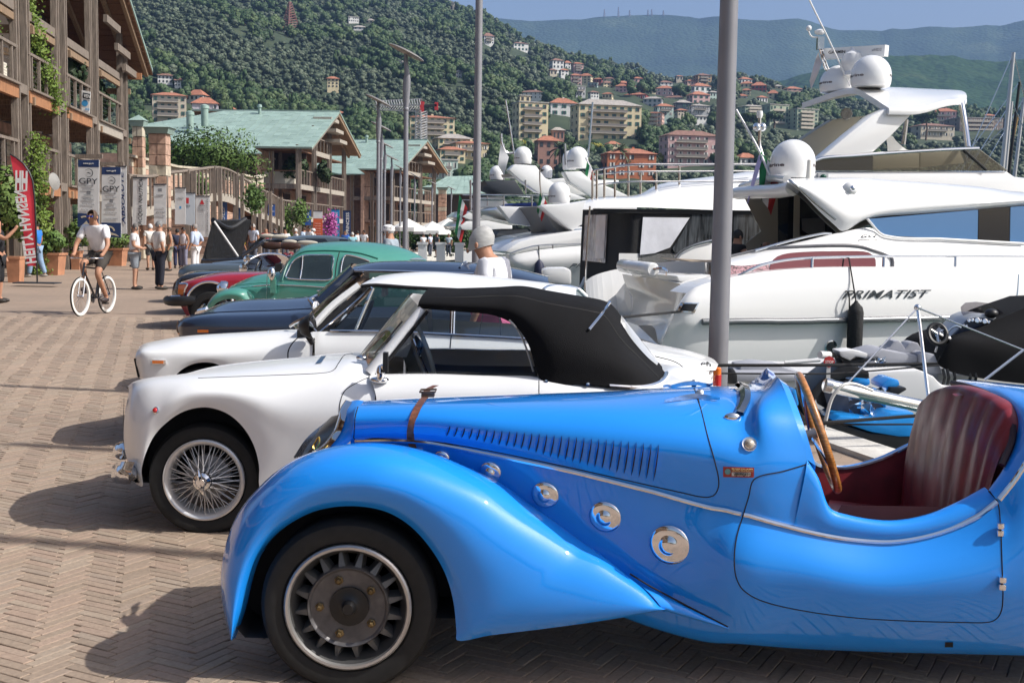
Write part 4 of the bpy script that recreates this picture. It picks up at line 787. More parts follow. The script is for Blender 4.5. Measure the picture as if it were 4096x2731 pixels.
 part('door_gap',seam(B,c1,[(1145,345),(1100,385),(1075,430),(1072,470),(1080,600)],.005,24),seamm,car);part('door_gap',seam(B,c2,[(742,432),(732,560),(730,700)],.004,12),seamm,car);part('boot_gap',seam(B,D2,[(440,1050),(600,1095),(700,1165),(742,1205)],.005,20),seamm,car)
 dh=MB();h0,nn=hit(B,*c2(625,530),.02);dh.box(h0,(.2,.02,.06));dh.box(h0+V((0,-.015,0)),(.17,.015,.03));part('door_handle',dh,chrome,car)
 iw=MB();h0,nn=hit(B,*c1(340,494),.006);iw.box(h0,(.095,.02,.028));io=part('indicator',iw,chrome,car);part('indicator_lens',MB().box(h0+V((-.008,-.008,0)),(.075,.02,.02)),lens_o,io)
 wl=MB();wcx=V((P(*c1(570,700),8.42).x,8.45,.30));wl.grid([[wcx+V((cos(2*pi*q/24)*r_,dy,sin(2*pi*q/24)*r_))for q in range(24)]for r_,dy in((.37,.0),(.38,.25),(.0,.25))],cu=True);part('wheel_arch_lining',wl,dark,car,True)
 simple_wheel(car,wcx+V((0,.03,0)),.3,.19,.16);simple_wheel(car,wcx+V((0,1.35,0)),.3,.19,-.16);simple_wheel(car,wcx+V((2.35,.03,0)),.3,.19,.16);simple_wheel(car,wcx+V((2.35,1.35,0)),.3,.19,-.16)
 gr=MB();gr.tube(px(c1,[(204,475,8.52),(226,580,8.5)]),.016,6);part('grille_edge',gr,seamm,car)
 mq=P(*c1(1170,310),8.35);mr=MB();mr.lathe([(.001,-.10),(.05,-.08),(.085,-.02),(.088,.0)],mq+V((.05,0,.02)),(1,-.15,.1),20);mo=part('wing_mirror',mr,black,car,True);part('mirror_glass',MB().lathe([(.08,0),(.001,.004)],mq+V((.056,0,.02)),(1,-.15,.1),20),chrome,mo);part('mirror_foot',MB().tube([mq+V((.02,0,-.05)),mq+V((.05,.02,-.1))],.02,8),black,mo,True)
 mr=MB();q=px(c1,[(1085,292,8.7),(1110,272,8.65),(1215,225,8.6)]);mr.tube(q,.012,6);part('wiper',mr,steel,car,True)
 pl=MB();a,b_,c_,d=[P(*D2(x,y),Y)for x,y,Y in((832,1185,8.62),(908,1165,9.1),(908,1275,9.1),(835,1282,8.62))];pl.add([a,b_,c_,d],[(3,2,1,0)]);po=part('number_plate',pl,black,car);text_on('lettering','SV 8',P(*D2(850,1232),8.66),P(*D2(904,1228),9.06),.085,mat('plate_char',(.8,.8,.8),.5),po,bold=.02)
 tl=MB();q=P(*D2(937,1190),8.7);tl.lathe([(.02,-.06),(.03,-.05),(.03,.04),(.02,.05)],q,(0,0,1),12);part('tail_lamp',tl,lens_o,car,True,label='orange and red tail lamp');tl=MB();q=P(*D2(937,1245),8.7);tl.lathe([(.02,-.07),(.031,-.06),(.031,.045),(.02,.05)],q,(0,0,1),12);part('tail_lamp',tl,lens_r,car,True)
 scr=MB();place_text(car,B,D2,(803,1115),(866,1108),.025,'Giulia',seamm,'script',.4);place_text(car,B,D2,(848,1126),(878,1123),.02,'1.3',seamm,'script')
 for x,y in((c2(520,330),9.0),(c2(520,330),9.5),(c2(930,400),9.2)):q=P(*x,y);ring_seat(car,(q.x,y,.45),(.2,.48,.62),mat('seat_dark',(.03,.035,.04),.5))
 wq=P(*c2(215,360),8.95);sw=MB();sw.tube([wq+V((.08*sin(t),.19*cos(t),.17*sin(t)))for t in[2*pi*q/32 for q in range(33)]],.012,6,False);part('steering_wheel',sw,black,car,True)
 part('inside_mirror',MB().box(P(*c2(352,170),9.1),(.03,.2,.07)),mat('mirror_grey',(.4,.4,.4),.2,.6),car);da=MB();da.box(P(*c2(40,420),9.15),(.3,1.3,.16));part('dashboard',da,dark,car);part('floor',MB().box((P(*c2(600,800),9.15)).to_tuple(),(2.6,1.4,.03)),dark,car)
 chrm=MB();
white_coupe()
def navy_coupe():
 Yc=12.1;car=thing('coupe','dark navy coupe with long bonnet between the white coupe and the green car','car',(-.8,Yc,0))
 f=D7;st=[((365,1460,11.35),(330,1390,11.38),(328,1325,11.4),(350,1270,11.45),(385,1240,11.6),(420,1215,12.1)),((420,1500,11.3),(400,1400,11.3),(395,1310,11.3),(410,1255,11.36),(470,1215,11.55),(640,1190,12.1)),
 ((700,1500,11.29),(700,1400,11.28),(700,1320,11.28),(690,1240,11.32),(700,1180,11.55),(720,1120,12.1)),((1000,1500,11.29),(1000,1400,11.28),(1000,1325,11.28),(1000,1240,11.32),(960,1165,11.55),(900,1052,12.1)),((1300,1500,11.29),(1300,1400,11.28),(1300,1330,11.28),(1300,1235,11.32),(1270,1155,11.55),(1200,1016,12.1)),
 ((1600,1500,11.29),(1600,1400,11.28),(1600,1330,11.28),(1600,1230,11.32),(1590,1145,11.55),(1550,1008,12.1)),((1900,1500,11.29),(1900,1400,11.28),(1900,1330,11.28),(1900,1225,11.32),(1890,1130,11.55),(1880,985,12.1)),((2250,1500,11.29),(2250,1400,11.28),(2250,1320,11.28),(2250,1215,11.32),(2200,1120,11.55),(2150,950,12.1))]
 rails=[[P(*f(*s[j][:2]),s[j][2])for s in st]for j in range(6)];body=shell(car,'front_body',rails,navy,Yc,4,4,28)
 B=bvh(body);h0,nn=hit(B,*f(625,1393),.005);part('indicator',MB().box(h0,(.10,.02,.026)),lens_o,car)
 chrome_tube(car,'bonnet_crease',B,f,[(470,1215),(700,1182),(1000,1165),(1500,1150),(1900,1130)],.004,30,navy)
 gm=MB().tube(px(f,[(340,1270,11.42),(326,1320,11.42),(328,1390,11.42),(360,1455,11.4)]),.014,6);part('grille_edge',gm,chrome,car,True)
 rf=[((895,1108,11.45),(888,1090,11.5),(905,1068,11.7),(940,1052,12.1)),((1050,1112,11.45),(1040,1092,11.5),(1050,1045,11.7),(1070,1030,12.1)),((1300,1118,11.45),(1300,1092,11.5),(1290,1035,11.7),(1300,1018,12.1)),((1700,1125,11.45),(1700,1100,11.5),(1690,1040,11.7),(1700,1020,12.1)),((2050,1140,11.45),(2050,1110,11.5),(2020,1060,11.7),(2030,1035,12.1)),((2350,1180,11.45),(2350,1150,11.5),(2330,1100,11.7),(2340,1075,12.1)),((2700,1300,11.45),(2700,1250,11.5),(2680,1190,11.7),(2690,1160,12.1))]
 roof=shell(car,'roof',[[P(*B2(*s[j][:2]),s[j][2])for s in rf]for j in range(4)],navy,Yc,4,4,40)
 RB=bvh(roof);chrome_tube(car,'roof_rib',RB,B2,[(1870,1085),(1890,1050),(1960,1028),(2040,1035)],.012,12,navy)
 A0,A1=P(*B2(555,1420),11.36),P(*B2(890,1098),11.48)
 part('screen_pillar',MB().tube([A0,A1],.045,8),navy,car,True);part('window_frame',MB().tube([A0+V((.13,-.01,0)),A1+V((.11,0,-.03))],.014,6),steel,car,True);part('pillar_rubber',MB().tube([A0+V((.08,0,0)),A1+V((.07,0,-.01))],.03,6),seamm,car,True)
 Am,Bm=mirror([A0,A1],Yc);part('screen_pillar',MB().tube([Am,Bm],.035,8),navy,car,True);part('windscreen',MB().grid(loftc([[A0,A0.lerp(Am,.5)+V((-.2,0,0)),Am],[A1,A1.lerp(Bm,.5)+V((-.1,0,.04)),Bm]],4,3)),carglass,car,True)
 part('drip_rail',MB().tube(cr([P(*B2(x,y),11.43)for x,y in((905,1110),(1100,1112),(1500,1122),(2000,1140))],16),.016,6),chrome,car,True)
 part('side_window',MB().add([P(*B2(x,y),11.42)for x,y in((640,1440),(1000,1120),(2050,1145),(2300,1440))],[(0,1,2,3)]),glass('dark_glass',(.2,.22,.24),.9,base=.09),car)
 part('window_frame',MB().tube([P(*B2(985,1130),11.41),P(*B2(970,1160),11.41),P(*B2(760,1400),11.40)],.012,6),chrome,car,True)
 fk=MB().grid(loftc([[P(*B2(x,1440),11.3)for x in(600,1200,2000,2800)],[P(*B2(x,1560),11.28)for x in(600,1200,2000,2800)],[V((P(*B2(x,1560),11.28).x,11.3,.25))for x in(600,1200,2000,2800)]],3,3));part('flank',fk,navy,car,40)
 mr=MB();q=P(*B2(553,1450),11.2);mr.lathe([(.06,0),(.066,.008),(.06,.012)],q,(1,-.5,.1),20);mr.tube([q,q+V((-.08,.1,.07)),q+V((-.03,.2,.1))],.02,8);part('wing_mirror',mr,chrome,car,True)
 q=P(*B2(530,1385),11.6);mr=MB().tube([q+V((-.02,0,-.03)),q,q+V((.1,.1,.02))],.025,8);part('wiper_base',mr,chrome,car,True)
 for x in(rails[0][1].x+.55,rails[0][1].x+3.2):
  for y,w_ in((11.33,.16),(12.85,-.16)):simple_wheel(car,V((x,y,.31)),.31,.2,w_)
 part('floor',MB().box((-.3,Yc,.3),(4.0,1.4,.05)),dark,car)
navy_coupe()
def green_car():
 Yc=15.75;car=thing('saloon_car','mint green rounded small saloon with bulging wings','car',(-1.5,Yc,0));f=D7
 yn=15.0
 st=[(B2,(170,1600,yn),(165,1400,yn),(170,1250,yn+.02),(190,1210,yn+.06),(215,1150,yn+.2),(230,1120,Yc)),(B2,(250,1600,yn),(250,1400,yn),(250,1240,yn),(265,1120,yn+.08),(300,1015,yn+.22),(330,985,Yc)),(B2,(400,1600,yn),(400,1400,yn),(400,1235,yn),(400,1100,yn+.08),(420,940,yn+.2),(470,875,Yc)),(B2,(560,1600,yn),(560,1400,yn),(560,1240,yn),(560,1080,yn+.08),(570,925,yn+.2),(620,848,Yc)),
 (B2,(760,1600,yn),(760,1400,yn),(760,1250,yn),(760,1080,yn+.08),(760,925,yn+.2),(800,838,Yc)),(B2,(950,1600,yn),(950,1400,yn),(950,1260,yn),(950,1100,yn+.08),(950,945,yn+.2),(970,842,Yc)),(B2,(1120,1600,yn),(1120,1400,yn),(1120,1280,yn+.02),(1120,1120,yn+.1),(1130,985,yn+.22),(1150,858,Yc)),(B2,(1350,1600,yn+.05),(1350,1450,yn+.05),(1350,1320,yn+.06),(1340,1180,yn+.14),(1340,1030,yn+.28),(1330,895,Yc)),(B2,(1560,1620,yn+.1),(1560,1480,yn+.1),(1560,1380,yn+.12),(1540,1260,yn+.2),(1520,1100,yn+.35),(1500,968,Yc)),(B2,(1750,1640,yn+.2),(1750,1550,yn+.2),(1750,1480,yn+.22),(1730,1400,yn+.3),(1700,1250,yn+.45),(1690,1110,Yc))]
 rails=[[P(*s[0](*s[1+j][:2]),s[1+j][2])for s in st]for j in range(6)];cabin=shell(car,'cabin',rails,greenp,Yc,4,5,40);CB=bvh(cabin)
 hd=[((940,1000,yn+.1),(930,910,yn+.12),(945,880,yn+.35),(960,868,Yc)),((1060,1010,yn+.02),(1050,900,yn+.06),(1060,828,yn+.3),(1075,815,Yc)),((1240,1010,yn),(1240,880,yn+.03),(1240,765,yn+.25),(1250,748,Yc)),((1420,1010,yn),(1420,870,yn+.02),(1420,738,yn+.2),(1430,716,Yc)),((1560,1010,yn),(1560,870,yn+.02),(1530,725,yn+.2),(1540,702,Yc))]
 bon=shell(car,'bonnet',[[P(*f(*s[j][:2]),s[j][2])for s in hd]for j in range(4)],greenp,Yc,4,4,40)
 wg=[((655,1185,yn-.12),(640,1180,yn),(660,1170,yn+.3)),((720,1130,yn-.14),(690,1050,yn-.05),(700,1040,yn+.3)),((790,1060,yn-.16),(780,955,yn-.06),(790,950,yn+.3)),((880,1022,yn-.16),(900,906,yn-.06),(905,905,yn+.3)),((960,1018,yn-.16),(1020,893,yn-.06),(1025,893,yn+.25)),((1010,1030,yn-.15),(1130,916,yn-.05),(1135,918,yn+.2)),((1040,1080,yn-.12),(1195,968,yn-.03),(1200,970,yn+.1)),((1060,1160,yn-.1),(1245,1040,yn-.02),(1250,1040,yn+.05))]
 ra,rb,rc=[[P(*f(*s[j][:2]),s[j][2])for s in wg]for j in range(3)];rm_=[a.lerp(b_,.55)+V((0,-.07,.0))for a,b_ in zip(ra,rb)]
 wing=MB().grid(loftc([ra,rm_,rb,rc],5,5));part('wing',wing,greenp,car,60)
 WB=bvh(wing,bon,cabin)
 part('side_window',patch(CB,B2,([(300,1110),(345,1030),(430,985),(560,975),(690,978)],[(275,1165),(300,1178),(430,1185),(560,1190),(685,1190)]),.008,16,6),mat('cabin_glass',(.03,.045,.045),.06,coat=.6,var=.5,vscale=1.2),car,True)
 part('side_window',patch(CB,B2,([(790,1040),(825,980),(900,985),(1000,1015),(1040,1025)],[(772,1180),(800,1190),(900,1195),(1000,1200),(1040,1200)]),.008,12,6),mat('cabin_glass',(.03,.045,.045),.06),car,True)
 chrome_tube(car,'window_frame',CB,B2,[(272,1165),(300,1105),(345,1025),(430,975),(560,967),(700,972),(712,1000),(700,1100),(690,1185),(560,1195),(300,1182),(272,1165)],.009,60,chrome,.012);chrome_tube(car,'window_frame',CB,B2,[(772,1180),(790,1040),(822,972),(900,978),(1000,1008),(1045,1025)],.010,30,chrome,.012);chrome_tube(car,'quarter_bar',CB,B2,[(430,975),(420,1100),(405,1185)],.009,12,chrome,.012)
 part('door_gap',seam(CB,B2,[(768,930),(740,1050),(722,1220),(700,1400)],.006,30),seamm,car);part('roof_gutter',seam(CB,B2,[(240,1200),(300,1040),(420,945),(560,928),(760,930),(950,950),(1120,1000)],.012,40,.004),mat('mint_dark',(.03,.17,.135),.4),car)
 chrome_tube(car,'side_strip',WB,f,[(1060,885),(1300,862),(1450,852),(1800,862),(2130,885)],.007,50,chrome,.006);part('bonnet_gap',seam(WB,f,[(960,880),(1100,850),(1300,830),(1420,822),(1480,770)],.006,40),mat('mint_dark',(.03,.17,.135),.4),car)
 h0,nn=hit(WB,*f(2050,918),.03,yn);part('door_handle',MB().tube([h0+V((-.09,0,.0)),h0,h0+V((.1,0,.01))],[.008,.018,.012],8),chrome,car,True)
 q=P(*f(910,895),yn+.1);hl=MB();hl.lathe([(.09,-.02),(.095,.02),(.08,.07),(.03,.1),(.001,.105)],q+V((-.03,0,0)),(-1,-.15,.25),20);part('headlamp',hl,chrome,car,True)
 q=P(*f(1450,865),yn-.03);ms=MB();ms.box(q,(.07,.05,.17));mo=part('mirror_foot',ms,greenp,car);part('mirror_arm',MB().tube([q+V((0,-.02,.08)),P(*f(1435,790),yn-.1),P(*f(1430,750),yn-.12)],.010,6),chrome,mo,True);part('mirror_head',MB().ball(P(*f(1430,722),yn-.12),(.05,.04,.085)),chrome,mo,True)
 part('aerial',MB().tube([P(*f(1368,1005),yn-.03),P(*f(1380,690),yn-.03)],.005,5),steel,car)
 part('rear_window',patch(CB,B2,([(1420,1003),(1470,995),(1540,998)],[(1410,1012),(1470,1014),(1570,1012)]),.01,6,3),mat('rear_glass',(.25,.3,.32),.1,.3),car)
 wc=V((P(*f(880,1150),yn).x,yn-.08,.31));simple_wheel(car,wc,.32,.2,.16);simple_wheel(car,wc+V((0,1.6,0)),.32,.2,-.16);simple_wheel(car,wc+V((2.4,0,0)),.32,.2,.16);simple_wheel(car,wc+V((2.4,1.6,0)),.32,.2,-.16)
 bm=MB();bm.tube(px(f,[(690,1140,yn-.15),(600,1160,yn-.05),(578,1190,yn+.1),(570,1195,Yc)]),.05,10);bm.tube(px(f,[(650,1090,yn+.1),(620,1100,yn+.1),(590,1150,yn+.1),(600,1195,yn+.1)]),.02,8);part('bumper',bm,chrome,car,True)
 wq=P(*B2(440,1150),yn+.25);
green_car()
# ------------------------------------------------------------------ lamp posts along the quay
postm=mat('post_grey',(.25,.25,.27),.5,.25,var=.06,vscale=2)
def tall_post(x,y,Y,r0,r1,label):
 b=P(x,y,Y);t=thing('lamp_post',label,'lamp post',(b.x,Y,0),'lamp posts along the quay')
 part('shaft',MB().lathe([(r0*1.0,0),(r0,.3),((r0+r1)/2,3.6),(r1,8.2)],(b.x,Y,0),(0,0,1),24),postm,t,True)
 part('base_plate',MB().lathe([(r0*1.9,0),(r0*1.9,.03),(r0*1.05,.04)],(b.x,Y,0),(0,0,1),24),postm,t,True)
 return t
tall_post(2869,1540,10.2,.086,.066,'thick grey post right of centre in front of the large white yacht')
tall_post(1904,1000,20.5,.072,.056,'tall grey post behind the white-haired person')
tall_post(5400,1300,6.7,.08,.066,'grey post standing out of view to the right');tall_post(8600,1300,4.1,.08,.066,'grey post standing out of view close by')
def street_lamp(xd,Y,label):
 b=P(xd*1.7415,870,Y);o=V((b.x,Y,0));t=thing('street_lamp',label,'street lamp',o,'street lamps with tilted oval heads')
 part('shaft',MB().lathe([(.075,0),(.07,2),(.066,4.85)],o,(0,0,1),14),postm,t,True)
 part('collar',MB().lathe([(.07,4.85),(.08,4.87),(.08,4.92),(.07,4.94)],o,(0,0,1),14),postm,t,True)
 g=[]
 for z,wx,ox in((4.92,.066,0),(5.15,.085,.0),(5.45,.105,.005),(5.68,.10,.015),(5.85,.075,.02),(6.1,.058,-.01),(6.45,.05,-.01)):g.append([o+V((ox+wx*cos(2*pi*k/12),.06*sin(2*pi*k/12),z))for k in range(12)])
 part('upper_shaft',MB().grid(g,cu=True),postm,t,True)
 ax=V((.42,0,.9)).normalized();hd=MB();hd.lathe([(.001,.045),(.35,.04),(.5,.01),(.53,-.015),(.49,-.03),(.2,-.06),(.001,-.06)],o+V((0,0,6.42)),ax,28);part('lamp_head',hd,mat('lamp_head_grey',(.22,.21,.2),.5,.3),t,40)
for i,(xd,Y)in enumerate(((931,33),(868,45),(875,56),(883,67),(899,79),(919,91),(952,103),(992,117),(1036,131))):
 w_=('nearest','second','third','fourth','fifth','sixth','seventh','eighth','farthest')[i]
 street_lamp(xd,Y,f'grey street lamp with tilted oval head, {w_} of the receding row')
# ------------------------------------------------------------------ yachts moored stern to the quay
gel=mat('white_gelcoat',(.8,.8,.79),.22,coat=.5)
gel2=mat('cream_gelcoat',(.66,.64,.58),.25,coat=.5)
beige=mat('beige_lining',(.42,.39,.32),.5)
tint=mat('tinted_glass',(.012,.014,.018),.05,coat=.5)
skygl=mat('mirror_glass',(.10,.22,.42),.06,0.,coat=.6)  # blue base colour stands in for the sky mirrored in the panes
canvas=mat('black_awning',(.012,.012,.013),.8,bump=.5,bscale=25)
rope=mat('black_rope',(.015,.015,.017),.9,bump=.6,bscale=400)
dred=mat('red_mesh',(.13,.02,.03),.75)
class Plane:
 def __init__(s,Y0,X0,k):s.a=(Y0,X0,k);s.beam=V((-k,1,0)).normalized()
 def __call__(s,f,*pts):return[Q(*f(p[0],p[1]),*s.a,p[2]if len(p)>2 else 0.)for p in pts]
def sheet(t,name,rails,mt,su=4,sv=4,smooth=40):mb=MB().grid(loftc(rails,su,sv));part(name,mb,mt,t,smooth);return mb
def prof(t,name,pl,f,pts,off,beam,mt,bev=.04):
 q=pl(f,*[(x,y,off)for x,y in pts]);o=part(name,MB().prism(q,pl.beam*beam),mt,t)
 b=bmesh.new();b.from_mesh(o.data);bmesh.ops.recalc_face_normals(b,faces=b.faces)
 if bev:bmesh.ops.bevel(b,geom=[e for e in b.edges if len(e.link_faces)==2 and e.calc_face_angle(0)>.5],offset=bev,segments=2,affect='EDGES',profile=.6,clamp_overlap=True)
 b.to_mesh(o.data);b.free()
 for p in o.data.polygons:p.use_smooth=True
 o.data.set_sharp_from_angle(angle=radians(35));return o
def flatp(t,name,pl,f,pts,off,mt):return part(name,MB().prism(pl(f,*[(x,y,off)for x,y in pts]),pl.beam*.012),mt,t)
def tubes(t,name,pl,f,pts,r,mt,n=24,k=7):return part(name,MB().tube(cr(pl(f,*pts),n),r,k),mt,t,True)
def text_cyl(parent,body,c,r,z,a0,a1,h,mt):
 me=text_mesh(body,1.,0,mt,.002,1.,'CENTER',.02);xs=[v.co.x for v in me.vertices];ys=[v.co.y for v in me.vertices];off=root_loc(parent)
 for v in me.vertices:
  a=a0+(a1-a0)*(v.co.x-min(xs))/(max(xs)-min(xs));zz=z+h*((v.co.y-min(ys))/(max(ys)-min(ys))-.5);v.co=V(c)+V((cos(a)*(r+.004),sin(a)*(r+.004),zz))-off
 link(bpy.data.objects.new('lettering',me),parent)
marm=mat('maroon_print',(.06,.012,.02),.5)
def dome(t,pl,f,x0,x1,ytop,ybase,off,letters=True):
 a,b_,tp,bs=pl(f,(x0,ybase,off),(x1,ybase,off),((x0+x1)/2,ytop,off),((x0+x1)/2,ybase,off));r=(b_-a).length/2;h=tp.z-bs.z;c=(a+b_)/2;c.z=bs.z;hr=min(r*1.02,h*.75)
 pr=[(r*.8,0),(r*.93,h*.02),(r*.97,h*.1)]+[(r,h*.2)]+[(r*cos(q),h-hr+hr*sin(q))for q in[pi/2*k/10 for k in range(11)]];pr[-1]=(.001,h)
 o=part('satellite_dome',MB().lathe(pr,c,(0,0,1),36),gel,t,50)
 if letters:va=atan2(-c.y,-c.x);text_cyl(o,'Raymarine',c,r*.995,h*.32,va-2.3,va-.36,h*.12,marm);text_cyl(o,'Raymarine',c,r*.995,h*.32,va+1.1,va+2.8,h*.10,marm)
 return o
def flag(t,p,r_,dn,cols,name='flag'):
 n=len(cols);p=V(p);r_=V(r_);dn=V(dn);fo=None
 for i,m_ in enumerate(cols):
  g=[]
  for k in range(9):
   v=k/8;g.append([p+dn*v+r_*((i+u/4)/n)*(1-.25*v)+V((0,.05*sin(5*v+3*(i+u/4)),0))for u in range(5)])
  o=part(name if fo is None else 'flag_band',MB().grid(g),m_,t if fo is None else fo,True);fo=fo or o
 return fo
fgreen=mat('flag_green',(.02,.2,.07),.7);fwhite=mat('flag_white',(.7,.7,.7),.7);fred=mat('flag_red',(.5,.03,.03),.7);flil=mat('flag_lilac',(.5,.45,.7),.7)
def person_bits():pass
# --- the big white yacht nearest the camera
def yacht_near():
 pl=Plane(18.,2.85,.3);o=pl(I_,(2900,1500))[0];t=thing('motor_yacht','large white motor yacht with slanted dark hull lettering, nearest behind the cars','yacht',(o.x,o.y,-.95))
 def F(*p):return pl(I_,*[(*D2(x,y),of)for x,y,of in p])
 E=[(3800,1066),(4096,1092),(4600,1130),(5300,1165)]
 sh=F((690,545,.05),(760,500,.02),(850,465,0),(1040,420,0),(1300,375,0),(1700,342,0),(2100,335,0),(2352,335,0))+pl(I_,*[(x,y,0)for x,y in E])
 m1=F((625,640,.0),(705,600,-.08),(850,570,-.1),(1040,545,-.1),(1300,520,-.1),(1700,500,-.1),(2100,495,-.1),(2352,495,-.1))+pl(I_,(3800,1150,-.1),(4096,1165,-.1),(4600,1190,-.1),(5300,1210,-.1))
 rb=F((562,790,.02),(690,778,-.1),(850,772,-.13),(1040,770,-.14),(1300,768,-.14),(1700,764,-.14),(2100,758,-.14),(2352,752,-.14))+pl(I_,(3800,1273,-.14),(4096,1265,-.14),(4600,1250,-.14),(5300,1230,-.14))
 l1=F((540,850,.05),(680,850,-.06),(850,840,-.1),(1040,828,-.1),(1300,824,-.1),(1700,822,-.1),(2100,818,-.1),(2352,815,-.1))+pl(I_,(3800,1305,-.1),(4096,1300,-.1),(4600,1290,-.1),(5300,1280,-.1))
 l2=F((495,950,.15),(640,970,.0),(850,1000,-.05),(1040,1010,-.05),(1300,1010,-.05),(1700,1010,-.05),(2100,1005,-.05),(2352,1000,-.05))+pl(I_,(3800,1400,-.05),(4096,1400,-.05),(4600,1390,-.05),(5300,1370,-.05))
 wl=[V((p.x,p.y,-1.1))+pl.beam*.22 for p in l2]
 hull=sheet(t,'hull',[wl,l2,l1,rb,m1,sh],gel,4,4,30);farh=MB().grid(loftc([[p+pl.beam*4.4 for p in sh],[V((p.x,p.y,-1.))+pl.beam*3.9 for p in sh]],2,2));part('far_hull_side',farh,gel,t)
 HB=bvh(hull)
 part('side_deck',MB().grid(loftc([sh,[p+pl.beam*.6 for p in sh]],2,2)),gel,t)
 rr=MB();c=hits(HB,I_,[D2(812,772),D2(1040,770),D2(1700,764),D2(2352,752),(3850,1270),(4090,1263)],40,.03);rr.tube(c,.05,10);part('rub_rail',rr,mat('rub_steel',(.2,.21,.22),.25,.6),t,True)
 a,b_=hit(HB,*D4(440,75),.012)[0],hit(HB,*D4(1370,65),.012)[0];text_on('lettering','PRIMATIST',a,b_,.125,mat('letter_grey',(.045,.055,.065),.4),t,shear=.45,bold=.006)
 h0,nn=hit(HB,*D2(1843,972),0.);pt=part('porthole',MB().lathe([(.105,-.01),(.105,.02),(.088,.025),(.082,.01)],h0,nn,28),chrome,t,40);part('porthole_glass',MB().lathe([(.084,.012),(.001,.013)],h0,nn,28),tint,pt)
 hw=patch(HB,D2,([(650,622),(795,620)],[(615,695),(755,703)]),.01,6,4);ho=part('hawse_frame',hw,chrome,t);hw=patch(HB,D2,([(672,632),(778,630)],[(640,684),(742,691)]),.02,6,4);part('hawse_hole',hw,black,ho)
 for x in(678,730):part('bollard',MB().tube(pl(D2,(x,645,-.02),(x,690,-.02)),.03,8),chrome,ho,True)
 st=[F((690,545,.05),(625,640,.0),(562,790,.02),(495,950,.2),(470,1040,.4)),F((640,470,1.0),(628,600,.9),(610,690,.9),(540,790,.9),(440,830,1.0)),F((420,430,2.2),(420,560,2.1),(430,620,2.1),(400,760,2.1),(300,800,2.2)),F((178,392,3.8),(205,480,3.7),(262,582,3.7),(235,735,3.6),(150,770,3.7))]
 sheet(t,'transom',st,gel2,4,4,30)
 tp=F((690,545,.05),(640,470,1.0),(420,430,2.2),(178,392,3.8));part('aft_deck',MB().grid([tp,F((900,455,.4),(860,405,1.3),(700,385,2.3),(560,375,3.6))]),gel,t)
 part('platform',MB().prism(F((470,960,.4),(300,800,2.2),(60,720,4.0),(-40,760,4.2),(180,990,.8)),(0,0,-.12)),gel2,t)
 part('stern_door_step',MB().prism(F((200,460,3.9),(60,640,4.6),(120,720,4.4),(250,600,3.8)),(0,.05,-.3)),gel,t)
 part('sunpad_roll',MB().lathe([(.001,-.0),(.09,.0),(.115,.03),(.115,.48),(.112,.5),(.115,.52),(.115,1.0),(.112,1.02),(.115,1.04),(.115,1.5),(.09,1.53),(.001,1.53)],F((425,358,1.6))[0],F((180,325,3.1))[0]-F((425,358,1.6))[0],20),gel,t,40)
 tubes(t,'roll_bracket',pl,D2,[(430,352,1.6),(500,345,1.5),(535,365,1.4),(535,405,1.4)],.025,chrome)
 prof(t,'aft_bench',pl,D2,[(610,405),(890,395),(890,450),(640,455)],1.2,2.,gel,.04);prof(t,'bench_base',pl,D2,[(690,470),(880,460),(880,600),(690,540)],1.5,1.5,gel2,.02)
 part('table_top',MB().prism(F((620,268,1.8),(890,283,1.6),(890,296,1.6),(740,294,1.7)),pl.beam*.8),mat('pale_wood',(.5,.4,.3),.5),t);part('table_leg',MB().tube(F((865,300,1.9),(865,390,1.9)),.06,10),steel,t,True)
 top=pl(B4,(-420,1000,.9),(0,905,.8),(350,830,.7),(690,752,.62),(960,716,.6),(1065,785,.6),(1600,826,.6),(2351,870,.6))+pl(I_,(4700,1010,.6));md=pl(B4,(-420,1060,.5),(0,1000,.42),(350,960,.4),(690,920,.38),(960,930,.36),(1065,955,.36),(1600,960,.36),(2351,990,.36))+pl(I_,(4700,1060,.36));bt=pl(B4,(-420,1175,.3),(0,1112,.28),(350,1087,.28),(690,1078,.28),(960,1080,.28),(1065,1082,.28),(1600,1092,.28),(2351,1132,.28))+pl(I_,(4700,1130,.28))
 cab=sheet(t,'cabin_side',[bt,md,top],gel,4,5,40);CB=bvh(cab)
 part('cockpit_cushion',patch(CB,B4,([(8,1095),(35,1025),(120,972),(300,946),(680,933),(880,936),(950,962),(982,1010)],[(8,1112),(60,1106),(160,1098),(350,1086),(680,1077),(880,1076),(950,1074),(985,1070)]),.02,24,5),dred,t,True)
 part('side_cushion',patch(CB,B4,([(-430,1050),(-250,1070),(5,1040)],[(-430,1165),(-250,1135),(5,1110)]),.015,8,3),mat('pink_zigzag',(.55,.3,.33),.7,col2=(.06,.05,.05),vscale=30),t)
 chrome_tube(t,'coaming_beading',CB,B4,[(-420,1010),(-200,945),(0,915),(350,892),(690,880),(850,890),(970,925),(1090,968),(1137,1005),(1140,1070)],.03,50,mat('grey_beading',(.16,.16,.17),.4,.4),.01)
 a,b_=hit(CB,*B4(852,797),.012)[0],hit(CB,*B4(985,797),.012)[0];text_on('lettering','G53',a,b_,.055,mat('letter_grey',(.045,.055,.065),.4),t,shear=.3);a,b_=hit(CB,*B4(822,829),.012)[0],hit(CB,*B4(995,829),.012)[0];text_on('lettering','pininfarina',a,b_,.03,mat('letter_light',(.2,.2,.21),.4),t,shear=.4)
